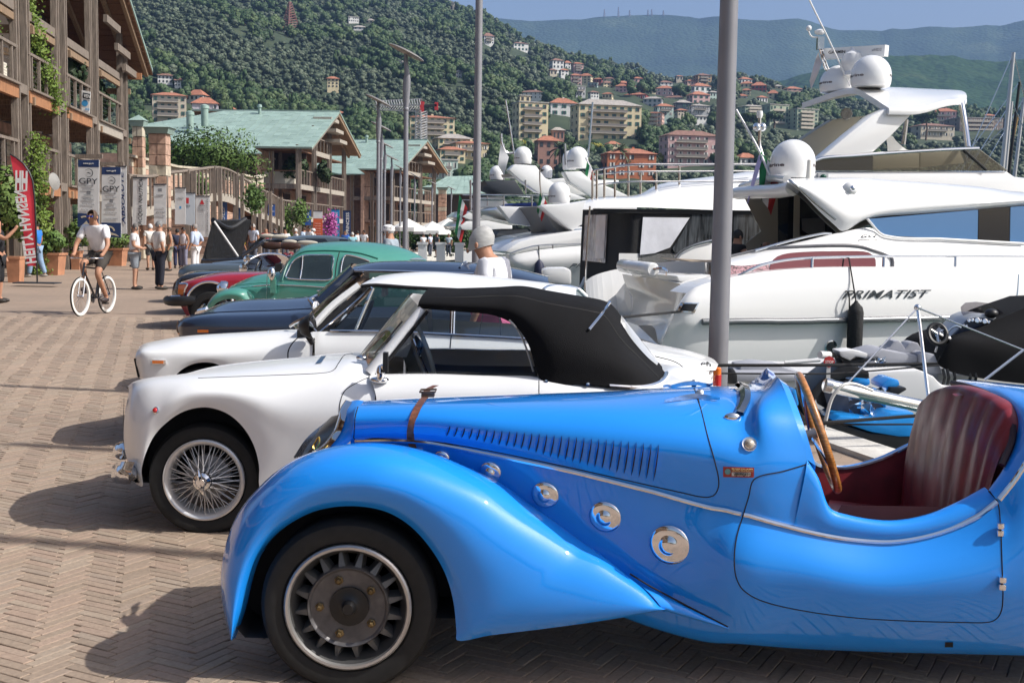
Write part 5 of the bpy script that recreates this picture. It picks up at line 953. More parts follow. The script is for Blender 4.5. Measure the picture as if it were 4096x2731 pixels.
 lo=pl(D3,(455,1052,.7),(565,1135,.68),(700,1275,.64),(835,1400,.62),(900,1450,.6),(1095,1352,.62),(1500,1312,.62),(1980,1277,.62),(2352,1243,.62))+pl(I_,(4700,770,.62));m0=pl(D3,(460,1044,.72),(600,1105,.64),(745,1195,.58),(900,1300,.55),(1000,1330,.55),(1200,1290,.55),(1550,1255,.55),(2000,1225,.55),(2352,1205,.55))+pl(I_,(4700,760,.55))
 t0=pl(D3,(470,1037,1.0),(640,1042,.95),(800,1048,.9),(950,1055,.9),(1080,1060,.9),(1250,1070,.9),(1600,1088,.9),(2000,1116,.9),(2352,1150,.9))+pl(I_,(4700,750,.9));t1=pl(D3,(330,1030,2.3),(560,1028,2.3),(780,1036,2.3),(950,1044,2.3),(1080,1050,2.3),(1250,1060,2.3),(1600,1078,2.3),(2000,1106,2.3),(2352,1140,2.3))+pl(I_,(4700,745,2.3));t2=pl(D3,(105,1098,3.9),(400,1060,3.9),(600,1058,3.9),(800,1060,3.9),(1000,1064,3.9),(1250,1075,3.9),(1600,1092,3.9),(2000,1120,3.9),(2352,1150,3.9))+pl(I_,(4700,750,3.9))
 ht=sheet(t,'hardtop',[lo,m0,t0,t1,t2],gel,4,4,40);part('hardtop_lining',MB().grid(loftc([[p+V((.03,.06,-.1))for p in r]for r in(lo,t1,t2)],3,3)),beige,t,40)
 part('hardtop_lip',MB().tube(cr([r[0]+V((-.03,0,.0))for r in(t0,t1,t2)],16),.07,10),gel,t,True);chr_=hits(bvh(ht),D3,[(470,1045),(560,1110),(680,1220),(845,1355)],24,.012);part('arch_moulding',MB().tube(chr_,.018,6),steel,t,True)
 part('awning_tube',MB().tube(pl(D3,(20,1150,3.4),(60,1145,3.2),(400,1128,1.3),(500,1105,.9)),[.08,.11,.12,.13],14),gel,t,True)
 flatp(t,'far_bulkhead',pl,D3,[(100,1150),(390,1160),(390,1600),(60,1600),(250,1450)],3.2,beige);flatp(t,'saloon_door',pl,D3,[(385,1165),(560,1140),(900,1455),(900,1600),(385,1600)],2.2,tint);flatp(t,'door_frame',pl,D3,[(515,1150),(560,1150),(555,1580),(505,1580)],2.1,beige);flatp(t,'galley_unit',pl,D3,[(575,1350),(760,1340),(760,1480),(640,1480),(580,1440)],2.05,mat('galley',(.12,.12,.12),.3));part('cockpit_sole',MB().prism(F((900,440,.6),(1900,330,.6),(1900,320,3.8),(700,400,3.8)),(0,0,-.05)),mat('teak',(.28,.17,.09),.7),t)
 part('saloon_window',MB().prism(pl(D3,(1100,1353,.57),(1985,1278,.57),(1980,1528,.57),(1235,1482,.57)),pl.beam*.02),skygl,t);part('saloon_window',MB().prism(pl(D3,(1990,1278,.57),(2238,1258,.57),(2236,1540,.57),(1985,1528,.57)),pl.beam*.02),mat('dim_glass',(.02,.022,.026),.08,coat=.5),t);part('saloon_window',MB().prism(pl(D3,(2245,1257,.57),(2500,1235,.57),(2500,1560,.57),(2240,1540,.57)),pl.beam*.02),skygl,t)
 flatp(t,'window_backing',pl,D3,[(1100,1340),(2500,1225),(2500,1580),(1235,1490)],1.2,mat('saloon_dark',(.03,.03,.035),.6));tubes(t,'window_frame',pl,D3,[(1098,1352,.54),(1235,1484,.54),(1700,1512,.54),(2352,1548,.54)],.02,gel,40)
 dome(t,pl,D3,335,655,715,1032,2.0);part('antenna_stub',MB().lathe([(.06,0),(.05,.05),(.035,.32)],pl(D3,(630,1035,1.4))[0],(0,0,1),10),gel2,t,True)
 h0,nn=hit(bvh(ht),*D3(960,1115),.0);nl=part('side_light_base',MB().ball(h0,(.13,.08,.12)),gel,t,True);part('side_light',MB().ball(h0+V((.02,-.08,.01)),.05),chrome,nl,True)
 tubes(t,'mast',pl,D3,[(237,510,2.6),(238,640,2.6),(240,780,2.6),(330,1025,2.3)],.028,steel,20);part('mast_light',MB().lathe([(.045,0),(.06,.06),(.05,.12)],pl(D3,(236,545,2.6))[0],(0,0,1),10),gel,t,True)
 for x in(215,258):part('floodlight',MB().ball(pl(D3,(x,618,2.6))[0],.075),chrome,t,True)
 tubes(t,'flag_staff',pl,D3,[(50,480,2.9),(225,790,2.5),(325,1020,2.2)],.02,gel,12)
 p=pl(D3,(250,800,2.4))[0];flag(t,p,V((.32,-.05,-.5)),V((-.05,-.1,-.75)),[fgreen,fwhite,fred]);p=pl(D3,(232,840,2.5))[0];flag(t,p,V((.05,-.1,0)),V((-.22,-.1,-.85)),[flil],'burgee')
 tubes(t,'hand_rail',pl,D2,[(1105,408,.1),(1170,375,.06),(1300,318,.05),(1560,272,.05),(1990,256,.05),(2352,250,.05)],.022,steel,40);tubes(t,'hand_rail',pl,I_,[(3576,1025,.05),(3900,1025,.05),(4200,1030,.05)],.022,steel)
 for f,x,y0,y1 in((D2,1697,262,345),(B4,1065,985,1075),(B4,1720,978,1092)):tubes(t,'stanchion',pl,f,[(x,y0,.05),(x-4,y1,.02)],.026,steel,4)
 tubes(t,'cockpit_rail',pl,D2,[(1240,205,.75),(1560,115,.7),(1780,68,.66),(1850,70,.66)],.022,steel)
 part('fold_line',seam(HB,I_,[(4075,1098),(4070,1170),(4055,1258)],.012,10),mat('pale_blue_line',(.35,.45,.55),.4),t)
 c=hit(HB,*D4(546,420),0.)[0]+V((0,-.17,0));fz=thing('fender','long black boat fender hanging on the yacht side','fender',c)
 part('body',MB().lathe([(.02,-.44),(.03,-.42),(.09,-.36),(.118,-.28),(.12,.25),(.10,.33),(.035,.4),(.02,.43)],c,(0,0,1),24),canvas,fz,True);tp_=pl(D2,(1990,258,.05))[0];part('line',MB().tube([c+V((0,0,.4)),tp_],.012,5),rope,fz);part('line',MB().tube(cr([tp_+V((-.08,0,0)),tp_+V((-.1,0,-.5)),c+V((-.12,.02,.55)),c+V((-.1,0,.3))],14),.012,5),rope,fz)
 lm=thing('mooring_line','dark mooring line running from the yacht hawse hole to the quay','rope',pl(D2,(690,690))[0]);part('line',MB().tube([pl(D2,(700,684,-.03))[0],pl(D2,(560,700,-.1))[0],P(*D2(170,738),14.5)],.02,6),rope,lm)
yacht_near()
# --- big flybridge yacht behind it
def yacht_fly():
 pl=Plane(25.5,4.5,.3);o=pl(I_,(3500,1000))[0];t=thing('flybridge_yacht','white flybridge yacht with radar arch and two domes, behind the nearest yacht','yacht',(o.x,o.y,-.95));f=D3
 prof(t,'upper_deck',pl,f,[(560,1300),(560,1010),(640,970),(2222,968),(2285,1012),(2700,1060),(2700,1300)],0,5.,gel,.1)
 part('hull',MB().prism([V((p.x,p.y,-1.))for p in pl(f,(300,1300),(2900,1300),(2900,1300,5.),(300,1300,5.))],(0,0,2.6)),gel,t)
 prof(t,'dark_screen',pl,f,[(660,905),(735,870),(1142,845),(1142,966),(660,966)],-.02,.1,tint,0);prof(t,'side_screen',pl,f,[(1142,845),(1870,800),(1905,964),(1142,966)],-.02,.04,glass('smoke_screen',(.55,.54,.5),.8,base=.1),0)
 prof(t,'seat_back',pl,f,[(1145,850),(1515,822),(1515,945),(1145,950)],.3,.3,beige,.03);prof(t,'seat_back',pl,f,[(1525,822),(1840,805),(1880,905),(1525,942)],.3,.3,beige,.03);prof(t,'wind_screen',pl,f,[(1870,800),(1992,790),(2222,966),(1905,966)],-.02,.03,glass('smoke_screen',(.55,.54,.5),.8,base=.1),0);tubes(t,'screen_bar',pl,f,[(1870,802,-.03),(2050,960,-.03)],.03,black,4)
 tubes(t,'screen_rail',pl,f,[(640,905,-.03),(730,866,-.03),(1000,845,-.03),(1300,822,-.03),(1700,798,-.03),(1990,787,-.03)],.035,steel,30)
 prof(t,'arch_leg',pl,f,[(720,868),(1145,822),(1290,690),(1462,512),(1275,460),(1140,520),(960,665)],.1,.35,gel,.05);prof(t,'arch_leg',pl,f,[(545,735),(640,850),(745,850),(830,760),(1050,545),(1150,520),(830,555),(690,640)],4.0,.3,beige,.05)
 fa=pl(f,(575,425,4.2),(900,330,4.2),(1300,300,4.2),(1700,320,4.0));pk=pl(f,(965,303,2.1),(1260,297,2.4),(1600,318,2.4),(1850,327,2.2));shd=pl(f,(1120,370,1.0),(1350,365,.9),(1640,360,.9),(1893,362,1.3));nr=pl(f,(1272,467,0),(1500,464,0),(1730,402,.3),(1893,388,1.2))
 sheet(t,'hardtop',[fa,pk,shd,nr],gel,5,5,40);un=[[p+V((0,0,-.14))for p in r]for r in(fa,pk,shd,nr)];part('hardtop_lining',MB().grid(loftc(un,5,5)),beige,t,40)
 ed=MB()
 for a,b_ in((fa,un[0]),(nr,un[3]),([fa[0],pk[0],shd[0],nr[0]],[u[0]for u in un]),([fa[-1],pk[-1],shd[-1],nr[-1]],[u[-1]for u in un])):ed.grid([cr(a,14),[(p+q)/2+V((-.0,-.03,0))for p,q in zip(cr(a,14),cr(b_,14))],cr(b_,14)])
 part('hardtop_edge',ed,gel,t,60)
 h0=pl(f,(933,512,3.9))[0];part('speaker',MB().lathe([(.001,.02),(.05,.02),(.06,.03),(.13,.03),(.15,.0)],h0,(0,-1,-.1),20),mat('speaker_grey',(.3,.29,.27),.5),t,30)
 tubes(t,'support_post',pl,f,[(1848,405,1.0),(1880,600,.6),(1905,788,.0)],.07,chrome,10,10);tubes(t,'support_post',pl,f,[(1410,560,4.),(1385,760,4.)],.06,steel,6)
 dome(t,pl,f,985,1263,42,300,1.6);dome(t,pl,f,733,1010,122,345,3.2)
 rp=pl(A4,(780,655,2.6))[0];part('radar_pedestal',MB().lathe([(.22,-.1),(.2,.0),(.28,.12),(.3,.24),(.24,.4),(.1,.48),(.06,.56)],rp,(0,0,1),24),gel,t,True)
 ra,rb_=pl(A4,(512,500,3.4))[0],pl(A4,(1090,468,1.8))[0];bar=part('radar_bar',MB().beam(ra,rb_,.16,.26),gel,t);text_on('lettering','GARMIN',ra.lerp(rb_,.06)+V((0,-.12,.02)),ra.lerp(rb_,.33)+V((0,-.12,.02)),.07,black,bar,bold=.01);text_on('lettering','xHD2',ra.lerp(rb_,.75)+V((0,-.12,.02)),ra.lerp(rb_,.90)+V((0,-.12,.02)),.065,mat('letter_mid',(.3,.3,.32),.5),bar)
 tubes(t,'whip_aerial',pl,A4,[(330,-120,2.6),(380,0,2.6),(560,370,2.6),(755,795,2.6)],.02,gel,10);tubes(t,'mast_frame',pl,A4,[(475,440,3.2),(500,540,3.2),(545,655,3.2),(690,658,3.0),(705,800,3.0)],.025,chrome,30);tubes(t,'mast_frame',pl,A4,[(490,440,3.2),(520,540,3.2),(565,650,3.2),(640,672,3.1),(632,810,3.1)],.025,chrome,30)
 p=pl(A4,(480,400,3.2))[0];part('camera_box',MB().box(p,(.16,.16,.3)),steel,t);tubes(t,'sensor_arm',pl,A4,[(372,275,3.2),(385,320,3.2),(410,342,3.2),(478,348,3.2),(476,380,3.2)],.02,gel,16);part('gps_puck',MB().lathe([(.08,0),(.13,.04),(.13,.09),(.05,.13)],pl(A4,(476,320,3.2))[0],(0,0,1),14),gel,t,True);part('wind_sensor',MB().ball(pl(A4,(375,262,3.2))[0],.07),gel,t,True)
 p=pl(A4,(462,480,3.3))[0];flag(t,p,V((.1,0,-.25)),V((-.2,0,-.7)),[mat('flag_pale',(.6,.55,.55),.7)]);part('canvas_cover',MB().grid(loftc([pl(f,(1250,700,3),(1300,690,3),(1320,720,3)),pl(f,(1260,780,3),(1330,770,3),(1400,790,3)),pl(f,(1260,830,3),(1350,830,3),(1450,810,3))],4,4)),gel,t,60)
 nl=pl(f,(742,1018,-.05))[0];part('side_light',MB().box(nl,(.22,.08,.16)),gel,t);part('side_light_lens',MB().ball(nl+V((0,-.05,0)),(.07,.05,.06)),mat('green_lens',(.01,.08,.05),.1),t,True)
yacht_fly()
# --- yacht closed in with black awning
def yacht_awning():
 pl=Plane(25.,2.0,.3);o=pl(I_,(2600,1300))[0];t=thing('motor_yacht','white yacht with its cockpit closed in by a black awning','yacht',(o.x,o.y,-.95));f=D1
 roof=[pl(f,(1062,872,.0),(1200,858,-.1),(1500,858,-.1),(1800,868,-.1),(2105,880,-.1),(2500,885,-.1)),pl(f,(1075,830,.1),(1200,812,0),(1500,805,0),(1800,800,0),(2105,800,0),(2500,800,0)),pl(f,(1110,795,.6),(1250,778,.5),(1500,768,.5),(1700,700,.5),(2115,645,.5),(2500,600,.5)),pl(f,(1080,800,3.8),(1250,775,3.8),(1500,765,3.8),(1700,690,3.8),(2115,635,3.8),(2500,590,3.8))]
 sheet(t,'flybridge',roof,gel,4,4,40);part('hull',MB().prism([V((p.x,p.y,-1.))for p in pl(f,(1350,1300),(2900,1300),(2900,1300,4.4),(1350,1300,4.4))],(0,0,2.2)),gel,t)
 prof(t,'awning_side',pl,f,[(1540,895),(2500,905),(2500,1330),(1500,1310)],.0,.04,canvas,0);prof(t,'awning_hem',pl,f,[(1150,868),(2500,885),(2500,920),(1150,905)],-.05,.08,canvas,.02)
 aw=[pl(f,(1062,878,3.6),(1300,880,1.2),(1440,885,.1),(1545,895,0.)),pl(f,(1050,1100,3.6),(1300,1110,1.2),(1440,1110,.05),(1525,1110,0.)),pl(f,(1035,1480,3.6),(1230,1530,1.2),(1370,1540,.1),(1450,1540,0.))];sheet(t,'awning_back',aw,canvas,6,4,50);AB=bvh(MB().grid(loftc(aw,6,4)))
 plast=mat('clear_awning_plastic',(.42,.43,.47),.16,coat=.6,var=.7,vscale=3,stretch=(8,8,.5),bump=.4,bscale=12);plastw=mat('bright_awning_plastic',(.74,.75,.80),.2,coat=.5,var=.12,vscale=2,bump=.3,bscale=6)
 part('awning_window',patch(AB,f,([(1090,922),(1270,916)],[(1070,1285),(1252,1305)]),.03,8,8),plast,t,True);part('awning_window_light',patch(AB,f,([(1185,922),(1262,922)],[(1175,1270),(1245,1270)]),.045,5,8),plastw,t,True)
 prof(t,'awning_window',pl,f,[(1545,938),(1918,942),(1860,1030),(1760,1180),(1640,1225),(1520,1240)],-.03,.02,plastw,0);prof(t,'awning_window',pl,f,[(1930,915),(2110,915),(2110,1130),(1800,1225),(1780,1190),(1870,1040)],-.025,.02,mat('smoky_plastic',(.05,.055,.06),.12,coat=.6,var=.7,vscale=3,stretch=(6,6,.6)),0);prof(t,'awning_window',pl,f,[(2270,915),(2500,915),(2500,1180),(2270,1180)],-.025,.02,mat('smoky_plastic',(.05,.055,.06),.12),0)
 for ys,n_ in(((560,515),1),((600,570),2),((680,650),3)):tubes(t,'guard_rail',pl,f,[(1145,ys[0]+12,1.2),(1200,ys[0]-5,.6),(1430,ys[1]+5,.3),(1840,ys[1]+2,.3),(2120,ys[1],.3),(2500,ys[1],.3)],.022 if n_==1 else.016,steel,40)
 for x,y0,y1 in((1140,580,800),(1175,565,795),(1235,550,785),(1320,535,778),(1428,525,770),(1525,575,755),(1650,575,728),(1835,520,680)):tubes(t,'stanchion',pl,f,[(x,y0,.5),(x,y1,.5)],.025,steel,4)
 tubes(t,'side_arm',pl,f,[(1120,850,-.2),(1095,1200,-.2),(1080,1568,-.2)],.02,steel,6);prof(t,'side_curve',pl,f,[(2110,1140),(1960,1180),(1850,1240),(1790,1320),(1760,1390),(2110,1390)],-.3,.25,gel,.05);tubes(t,'side_curve_rail',pl,f,[(1770,1330,-.32),(1830,1230,-.32),(1950,1160,-.32),(2110,1118,-.32)],.03,steel,16)
 prof(t,'platform',pl,f,[(1000,1500),(1400,1560),(1400,1640),(1000,1640)],.4,3.2,mat('teal_cover',(.02,.14,.14),.6),.03);tubes(t,'gangway',pl,f,[(1270,1540,-.6),(1330,1440,.1)],.05,steel,4);tubes(t,'gangway',pl,f,[(1040,1520,2.),(1085,1420,2.)],.05,gel,4)
yacht_awning()
# --- yachts further off, towards the centre
def yacht_mid():
 pl=Plane(33.,0.,.3);o=pl(I_,(2200,1200))[0];t=thing('motor_yacht','white yacht with raked roof and single dome left of the black awning','yacht',(o.x,o.y,-.95));f=D1
 hl=[pl(f,(440,1215,.3),(480,1240,.1),(700,1200,0),(1050,1165,0),(1500,1140,0)),pl(f,(455,1300,.3),(520,1310,.0),(700,1290,-.1),(1050,1270,-.1),(1500,1250,-.1)),pl(f,(560,1420,.6),(600,1430,.2),(700,1420,.1),(1050,1420,.1),(1500,1400,.1)),pl(f,(600,1600,.6),(650,1600,.4),(750,1600,.4),(1050,1600,.4),(1500,1600,.4))]
 sheet(t,'hull',hl,gel,4,4,40);prof(t,'cabin',pl,f,[(440,1212),(500,1165),(560,1130),(700,1090),(1050,1040),(1500,1000),(1500,1160),(1050,1165),(700,1200),(520,1235)],.2,3.4,gel,.08)
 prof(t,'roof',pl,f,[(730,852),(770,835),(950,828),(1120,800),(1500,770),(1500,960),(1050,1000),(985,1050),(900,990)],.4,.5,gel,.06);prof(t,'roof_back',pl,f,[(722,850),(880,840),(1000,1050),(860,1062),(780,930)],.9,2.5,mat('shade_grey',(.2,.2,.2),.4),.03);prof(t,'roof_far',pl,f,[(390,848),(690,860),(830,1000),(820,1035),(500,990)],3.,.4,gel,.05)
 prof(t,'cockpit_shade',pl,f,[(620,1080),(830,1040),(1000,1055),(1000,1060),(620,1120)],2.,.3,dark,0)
 dome(t,pl,f,790,957,656,828,1.8);tubes(t,'hand_rail',pl,f,[(480,1230,.0),(560,1200,.0),(700,1165,.0),(1050,1152,.0)],.02,steel,20)
 for x,y0,y1 in((710,1165,1200),(822,1160,1195)):tubes(t,'stanchion',pl,f,[(x,y0,0),(x,y1,0)],.02,steel,3)
 tubes(t,'flag_staff',pl,f,[(718,560,1.),(722,690,1.),(745,830,1.)],.022,steel,8);p=pl(f,(725,720,1.))[0];flag(t,p,V((.2,0,-.4)),V((-.1,0,-.6)),[fgreen,fwhite,fred])
 HB=bvh(MB().grid(loftc(hl,4,4)));a,b_=hit(HB,*f(950,1325),.015)[0],hit(HB,*f(1065,1322),.015)[0];text_on('lettering','PR',a,b_,.12,mat('letter_grey',(.045,.055,.065),.4),t,shear=.5)
 c=hit(HB,*f(712,1380),0.)[0]+V((0,-.15,0));fz=thing('fender','small dark blue fender on the yacht behind the person','fender',c);part('body',MB().lathe([(.02,-.4),(.12,-.3),(.15,0),(.12,.25),(.03,.36)],c,(0,0,1),14),mat('fender_navy',(.01,.015,.05),.6),fz,True);part('line',MB().tube([c+V((0,0,.3)),pl(f,(710,1165,0))[0]],.012,5),rope,fz)
 part('person_head_ball',MB().ball(pl(f,(588,1115,2.))[0],.12),mat('brown_hair',(.12,.06,.03),.8),t,True)
yacht_mid()
def yacht_far(Y0,spec,label):
 pl=Plane(Y0,0.,.3);o=pl(I_,(2100,1000))[0];t=thing('motor_yacht',label,'yacht',(o.x,o.y,-.95),'yachts moored further along the quay');f=D1
 for name,pts,off,beam,m_ in spec['p']:prof(t,name,pl,f,pts,off,beam,m_,.06)
 for d in spec.get('d',()):dome(t,pl,f,*d)
 for pts,r in spec.get('t',()):tubes(t,'rail',pl,f,pts,r,steel,16,6)
 for x,y,c in spec.get('f',()):flag(t,pl(f,(x,y,.5))[0],V((.35,0,-.55))*(Y0/50),V((-.1,0,-.9))*(Y0/50),c)
 h=[V((p.x,p.y,-1.))for p in pl(f,*spec['h'])];part('hull',MB().prism(h,(0,0,spec.get('z',2.2))),gel,t)
drk=mat('dark_awning_blue',(.018,.024,.035),.6)
yacht_far(46.,dict(h=[(230,1100),(1400,1050),(1400,1050,5.),(230,1100,5.)],z=1.7,p=[('arch',[(470,560),(520,515),(690,525),(760,620),(960,740),(1100,790),(980,800),(700,740),(560,640)],0,.5,gel),('arch',[(545,575),(700,590),(720,615),(560,605)],.6,2.5,mat('shade_grey',(.2,.2,.2),.4)),('flybridge',[(350,880),(470,850),(760,850),(1150,900),(1150,1000),(700,1000),(470,950)],.6,4,gel),('soft_top',[(640,515),(760,560),(740,575),(650,530)],.5,2.5,canvas),('blue_cover',[(512,845),(540,825),(690,818),(700,850)],.5,2.,mat('blue_cover',(.02,.05,.25),.7)),('cabin',[(370,1080),(400,1045),(620,1030),(660,1100),(1200,1090),(1200,1160),(370,1160)],.8,3.5,mat('shade_dark',(.06,.065,.07),.5))],d=[(512,651,372,515,1.5)],t=[([(230,760,0),(430,765,0),(650,765,0),(860,770,0)],.03),([(230,800,0),(430,803,0),(650,803,0)],.025),([(430,765,0),(430,850,0)],.03),([(655,765,0),(655,850,0)],.03),([(605,640,0),(605,750,0)],.03),([(444,0,1.),(480,220,1.),(512,430,1.)],.03),([(408,270,2.),(415,350,2.),(450,420,2.),(510,425,2.)],.05)],f=[(405,350,[fwhite])]),'white yacht with swept radar arch left of the single-dome yacht')
yacht_far(56.,dict(h=[(700,1000),(1900,980),(1900,980,5.),(700,1000,5.)],z=2.,p=[('arch',[(915,575),(1050,570),(1130,640),(1330,720),(1480,790),(1200,800),(1060,720),(960,660)],0,.6,gel),('flybridge',[(750,640),(900,625),(1200,640),(1350,640),(1360,665),(1180,690),(1180,760),(900,760)],1.,3,gel)],d=[(940,1098,373,548,2.),(900,1010,405,560,4.,False),(728,816,522,625,3.,False)],t=[([(920,350,1.),(922,430,1.),(925,520,1.)],.05),([(1142,20,1.),(1125,230,1.),(1105,460,1.)],.05),([(1085,460,1.),(1150,600,1.),(1220,780,1.)],.05)],f=[(1095,490,[fgreen,fwhite,fred])]),'white yacht with two stacked domes and an Italian ensign')
yacht_far(66.,dict(h=[(100,1060),(700,1050),(700,1050,5.),(100,1060,5.)],z=1.6,p=[('soft_top',[(275,648),(520,640),(600,760),(430,750),(300,690)],0,3.,drk),('flybridge',[(100,935),(160,890),(380,880),(700,900),(700,970),(160,960)],.3,4,gel),('seat',[(240,780),(420,770),(480,850),(240,860)],1.,2.,gel),('deck',[(80,1010),(130,970),(370,960),(500,1000),(500,1040),(100,1040)],.3,4,gel)],d=[(318,432,525,642,1.5)],t=[([(100,760,0),(430,760,0),(640,775,0)],.035),([(100,800,0),(430,800,0)],.03),([(160,760,0),(160,850,0)],.035),([(300,760,0),(300,850,0)],.035),([(430,350,0),(432,640,0)],.04),([(165,640,0),(165,900,0)],.06)],f=[(75,760,[fgreen,fwhite,fred]),(60,890,[fgreen,fwhite,fred])]),'white yacht with dark soft top, farthest of the row')
# ------------------------------------------------------------------ town on the hillside
WALLC=dict(cream=(.62,.54,.36),yellow=(.66,.56,.36),white=(.72,.71,.68),pink=(.58,.38,.36),salmon=(.6,.38,.31),orange=(.48,.16,.07),red=(.36,.09,.08),brick=(.34,.19,.15),grey=(.45,.45,.45),green=(.38,.43,.31),mint=(.45,.56,.5),tan=(.42,.28,.17),lilac=(.55,.5,.55),dark=(.05,.06,.075),teal=(.3,.38,.38),beige=(.52,.46,.36),brown=(.33,.25,.2))
ROOFC=dict(red=(.36,.145,.085),grey=(.34,.31,.28),brown=(.22,.12,.09),flat=(.4,.38,.35))
def wallm(c):return mat('render_'+c,WALLC[c],.85,var=.08,vscale=.6)
def roofm(c):return mat('tiles_'+c,ROOFC[c],.85,var=.18,vscale=1.2,bump=.3,bscale=6)
shut=mat('green_shutter',(.03,.12,.09),.6);shut2=mat('white_shutter',(.68,.66,.6),.6);panem=mat('house_pane',(.05,.055,.06),.12);slabm=mat('balcony_slab',(.5,.44,.36),.8);railm=mat('balcony_rail',(.2,.18,.16),.6)
WM={}
def box_mesh(key,size,m_):
 if key not in WM:WM[key]=MB().box((0,0,0),size).mesh('window',m_)
 return WM[key]
def house(f,x0,y0,x1,y1,wc,rc,ytop,floors,cols,label,balc=False,yaw=None,Y=None,deep=.75,rnd=random.Random(11)):
 a,b_=f(x0,y1),f(x1,y1);t0=f(x0,y0);tt=f(x0,ytop)
 mx=(a[0]+b_[0])/2;q=hill_P(mx,a[1]);Yd=Y or q.y;HOUSES.append((a[0],tt[1],b_[0],a[1],Yd))
 p0,p1=P(*a,Yd),P(*b_,Yd);zb=p0.z;zt=P(*t0,Yd).z;zr=P(*tt,Yd).z;w_=(p1-p0).length;h_=zt-zb
 yaw=rnd.choice((-.3,-.22,.2,.3,.35))if yaw is None else yaw;dp=max(w_*deep,5.);fw=w_/(cos(yaw)+deep*abs(sin(yaw)));dp=fw*deep
 c=(p0+p1)/2;base=V((c.x,Yd+dp*.5,zb));t=thing('house',label,'house',base,'houses on the hillside',yaw)
 def lp(nm,mb,m_,par=t):return part(nm,mb,m_,par,local=True)
 wo=lp('wall',MB().box((0,0,h_/2-3),(fw,dp,h_+6)),wallm(wc))
 ov=.5;rh=max(zr-zt,.25);X,Z=fw/2+ov,dp/2+ov
 if rc=='flat' or rh<.5:lp('roof',MB().box((0,0,h_+.15),(fw+.5,dp+.5,.35)),roofm(rc))
 else:
  rl=max(X-Z*.9,X*.12);r_=lp('roof',MB().add([(-X,-Z,h_-.05),(X,-Z,h_-.05),(X,Z,h_-.05),(-X,Z,h_-.05),(-rl,0,h_+rh),(rl,0,h_+rh)],[(0,1,5,4),(1,2,5),(2,3,4,5),(3,0,4),(3,2,1,0)]),roofm(rc))
  if fw>9:part('chimney',MB().box((rl*.5,Z*.3,h_+rh*.9),(.7,.7,1.4)),wallm(wc),r_,local=True)
 fh=h_/max(floors,1);wh=fh*.52;ww=min(fw/cols*.42,1.5);key=(round(ww,1),round(wh,1));sm=shut if rnd.random()<.62 else shut2
 wme=box_mesh(('w',key,sm.name),(ww,.12,wh),panem);sme=box_mesh(('s',key,sm.name),(ww*.36,.1,wh),sm)
 for k in range(floors):
  for j in range(cols):
   if rnd.random()<.06:continue
   x=-fw/2+fw*(j+.5)/cols;o=inst('window',wme,(x,-dp/2-.03,fh*(k+.5)),t)
   if fw>7 and f is not None and(p1-p0).length/Yd*FPX>60:
    for s_ in((-1,1)if rnd.random()<.75 else(-1,)):inst('shutter',sme,(s_*ww*.42,-.05,0),o)
  side=1 if yaw<0 else-1
  for j in range(2):
   inst('window',wme,((fw/2+.02)*side,-dp/2+dp*(j+.5)/2,fh*(k+.5)),t,rz=pi/2)
  if balc and k>0 or balc==2:
   bx=fw*.62;o=lp('balcony',MB().box((-fw*.05,-dp/2-.6,fh*k+.05),(bx,1.25,.2)),slabm);part('balcony_front',MB().box((-fw*.05,-dp/2-1.18,fh*k+.55),(bx,.07,.8)),slabm if balc==2 else railm,o,local=True)
 return t
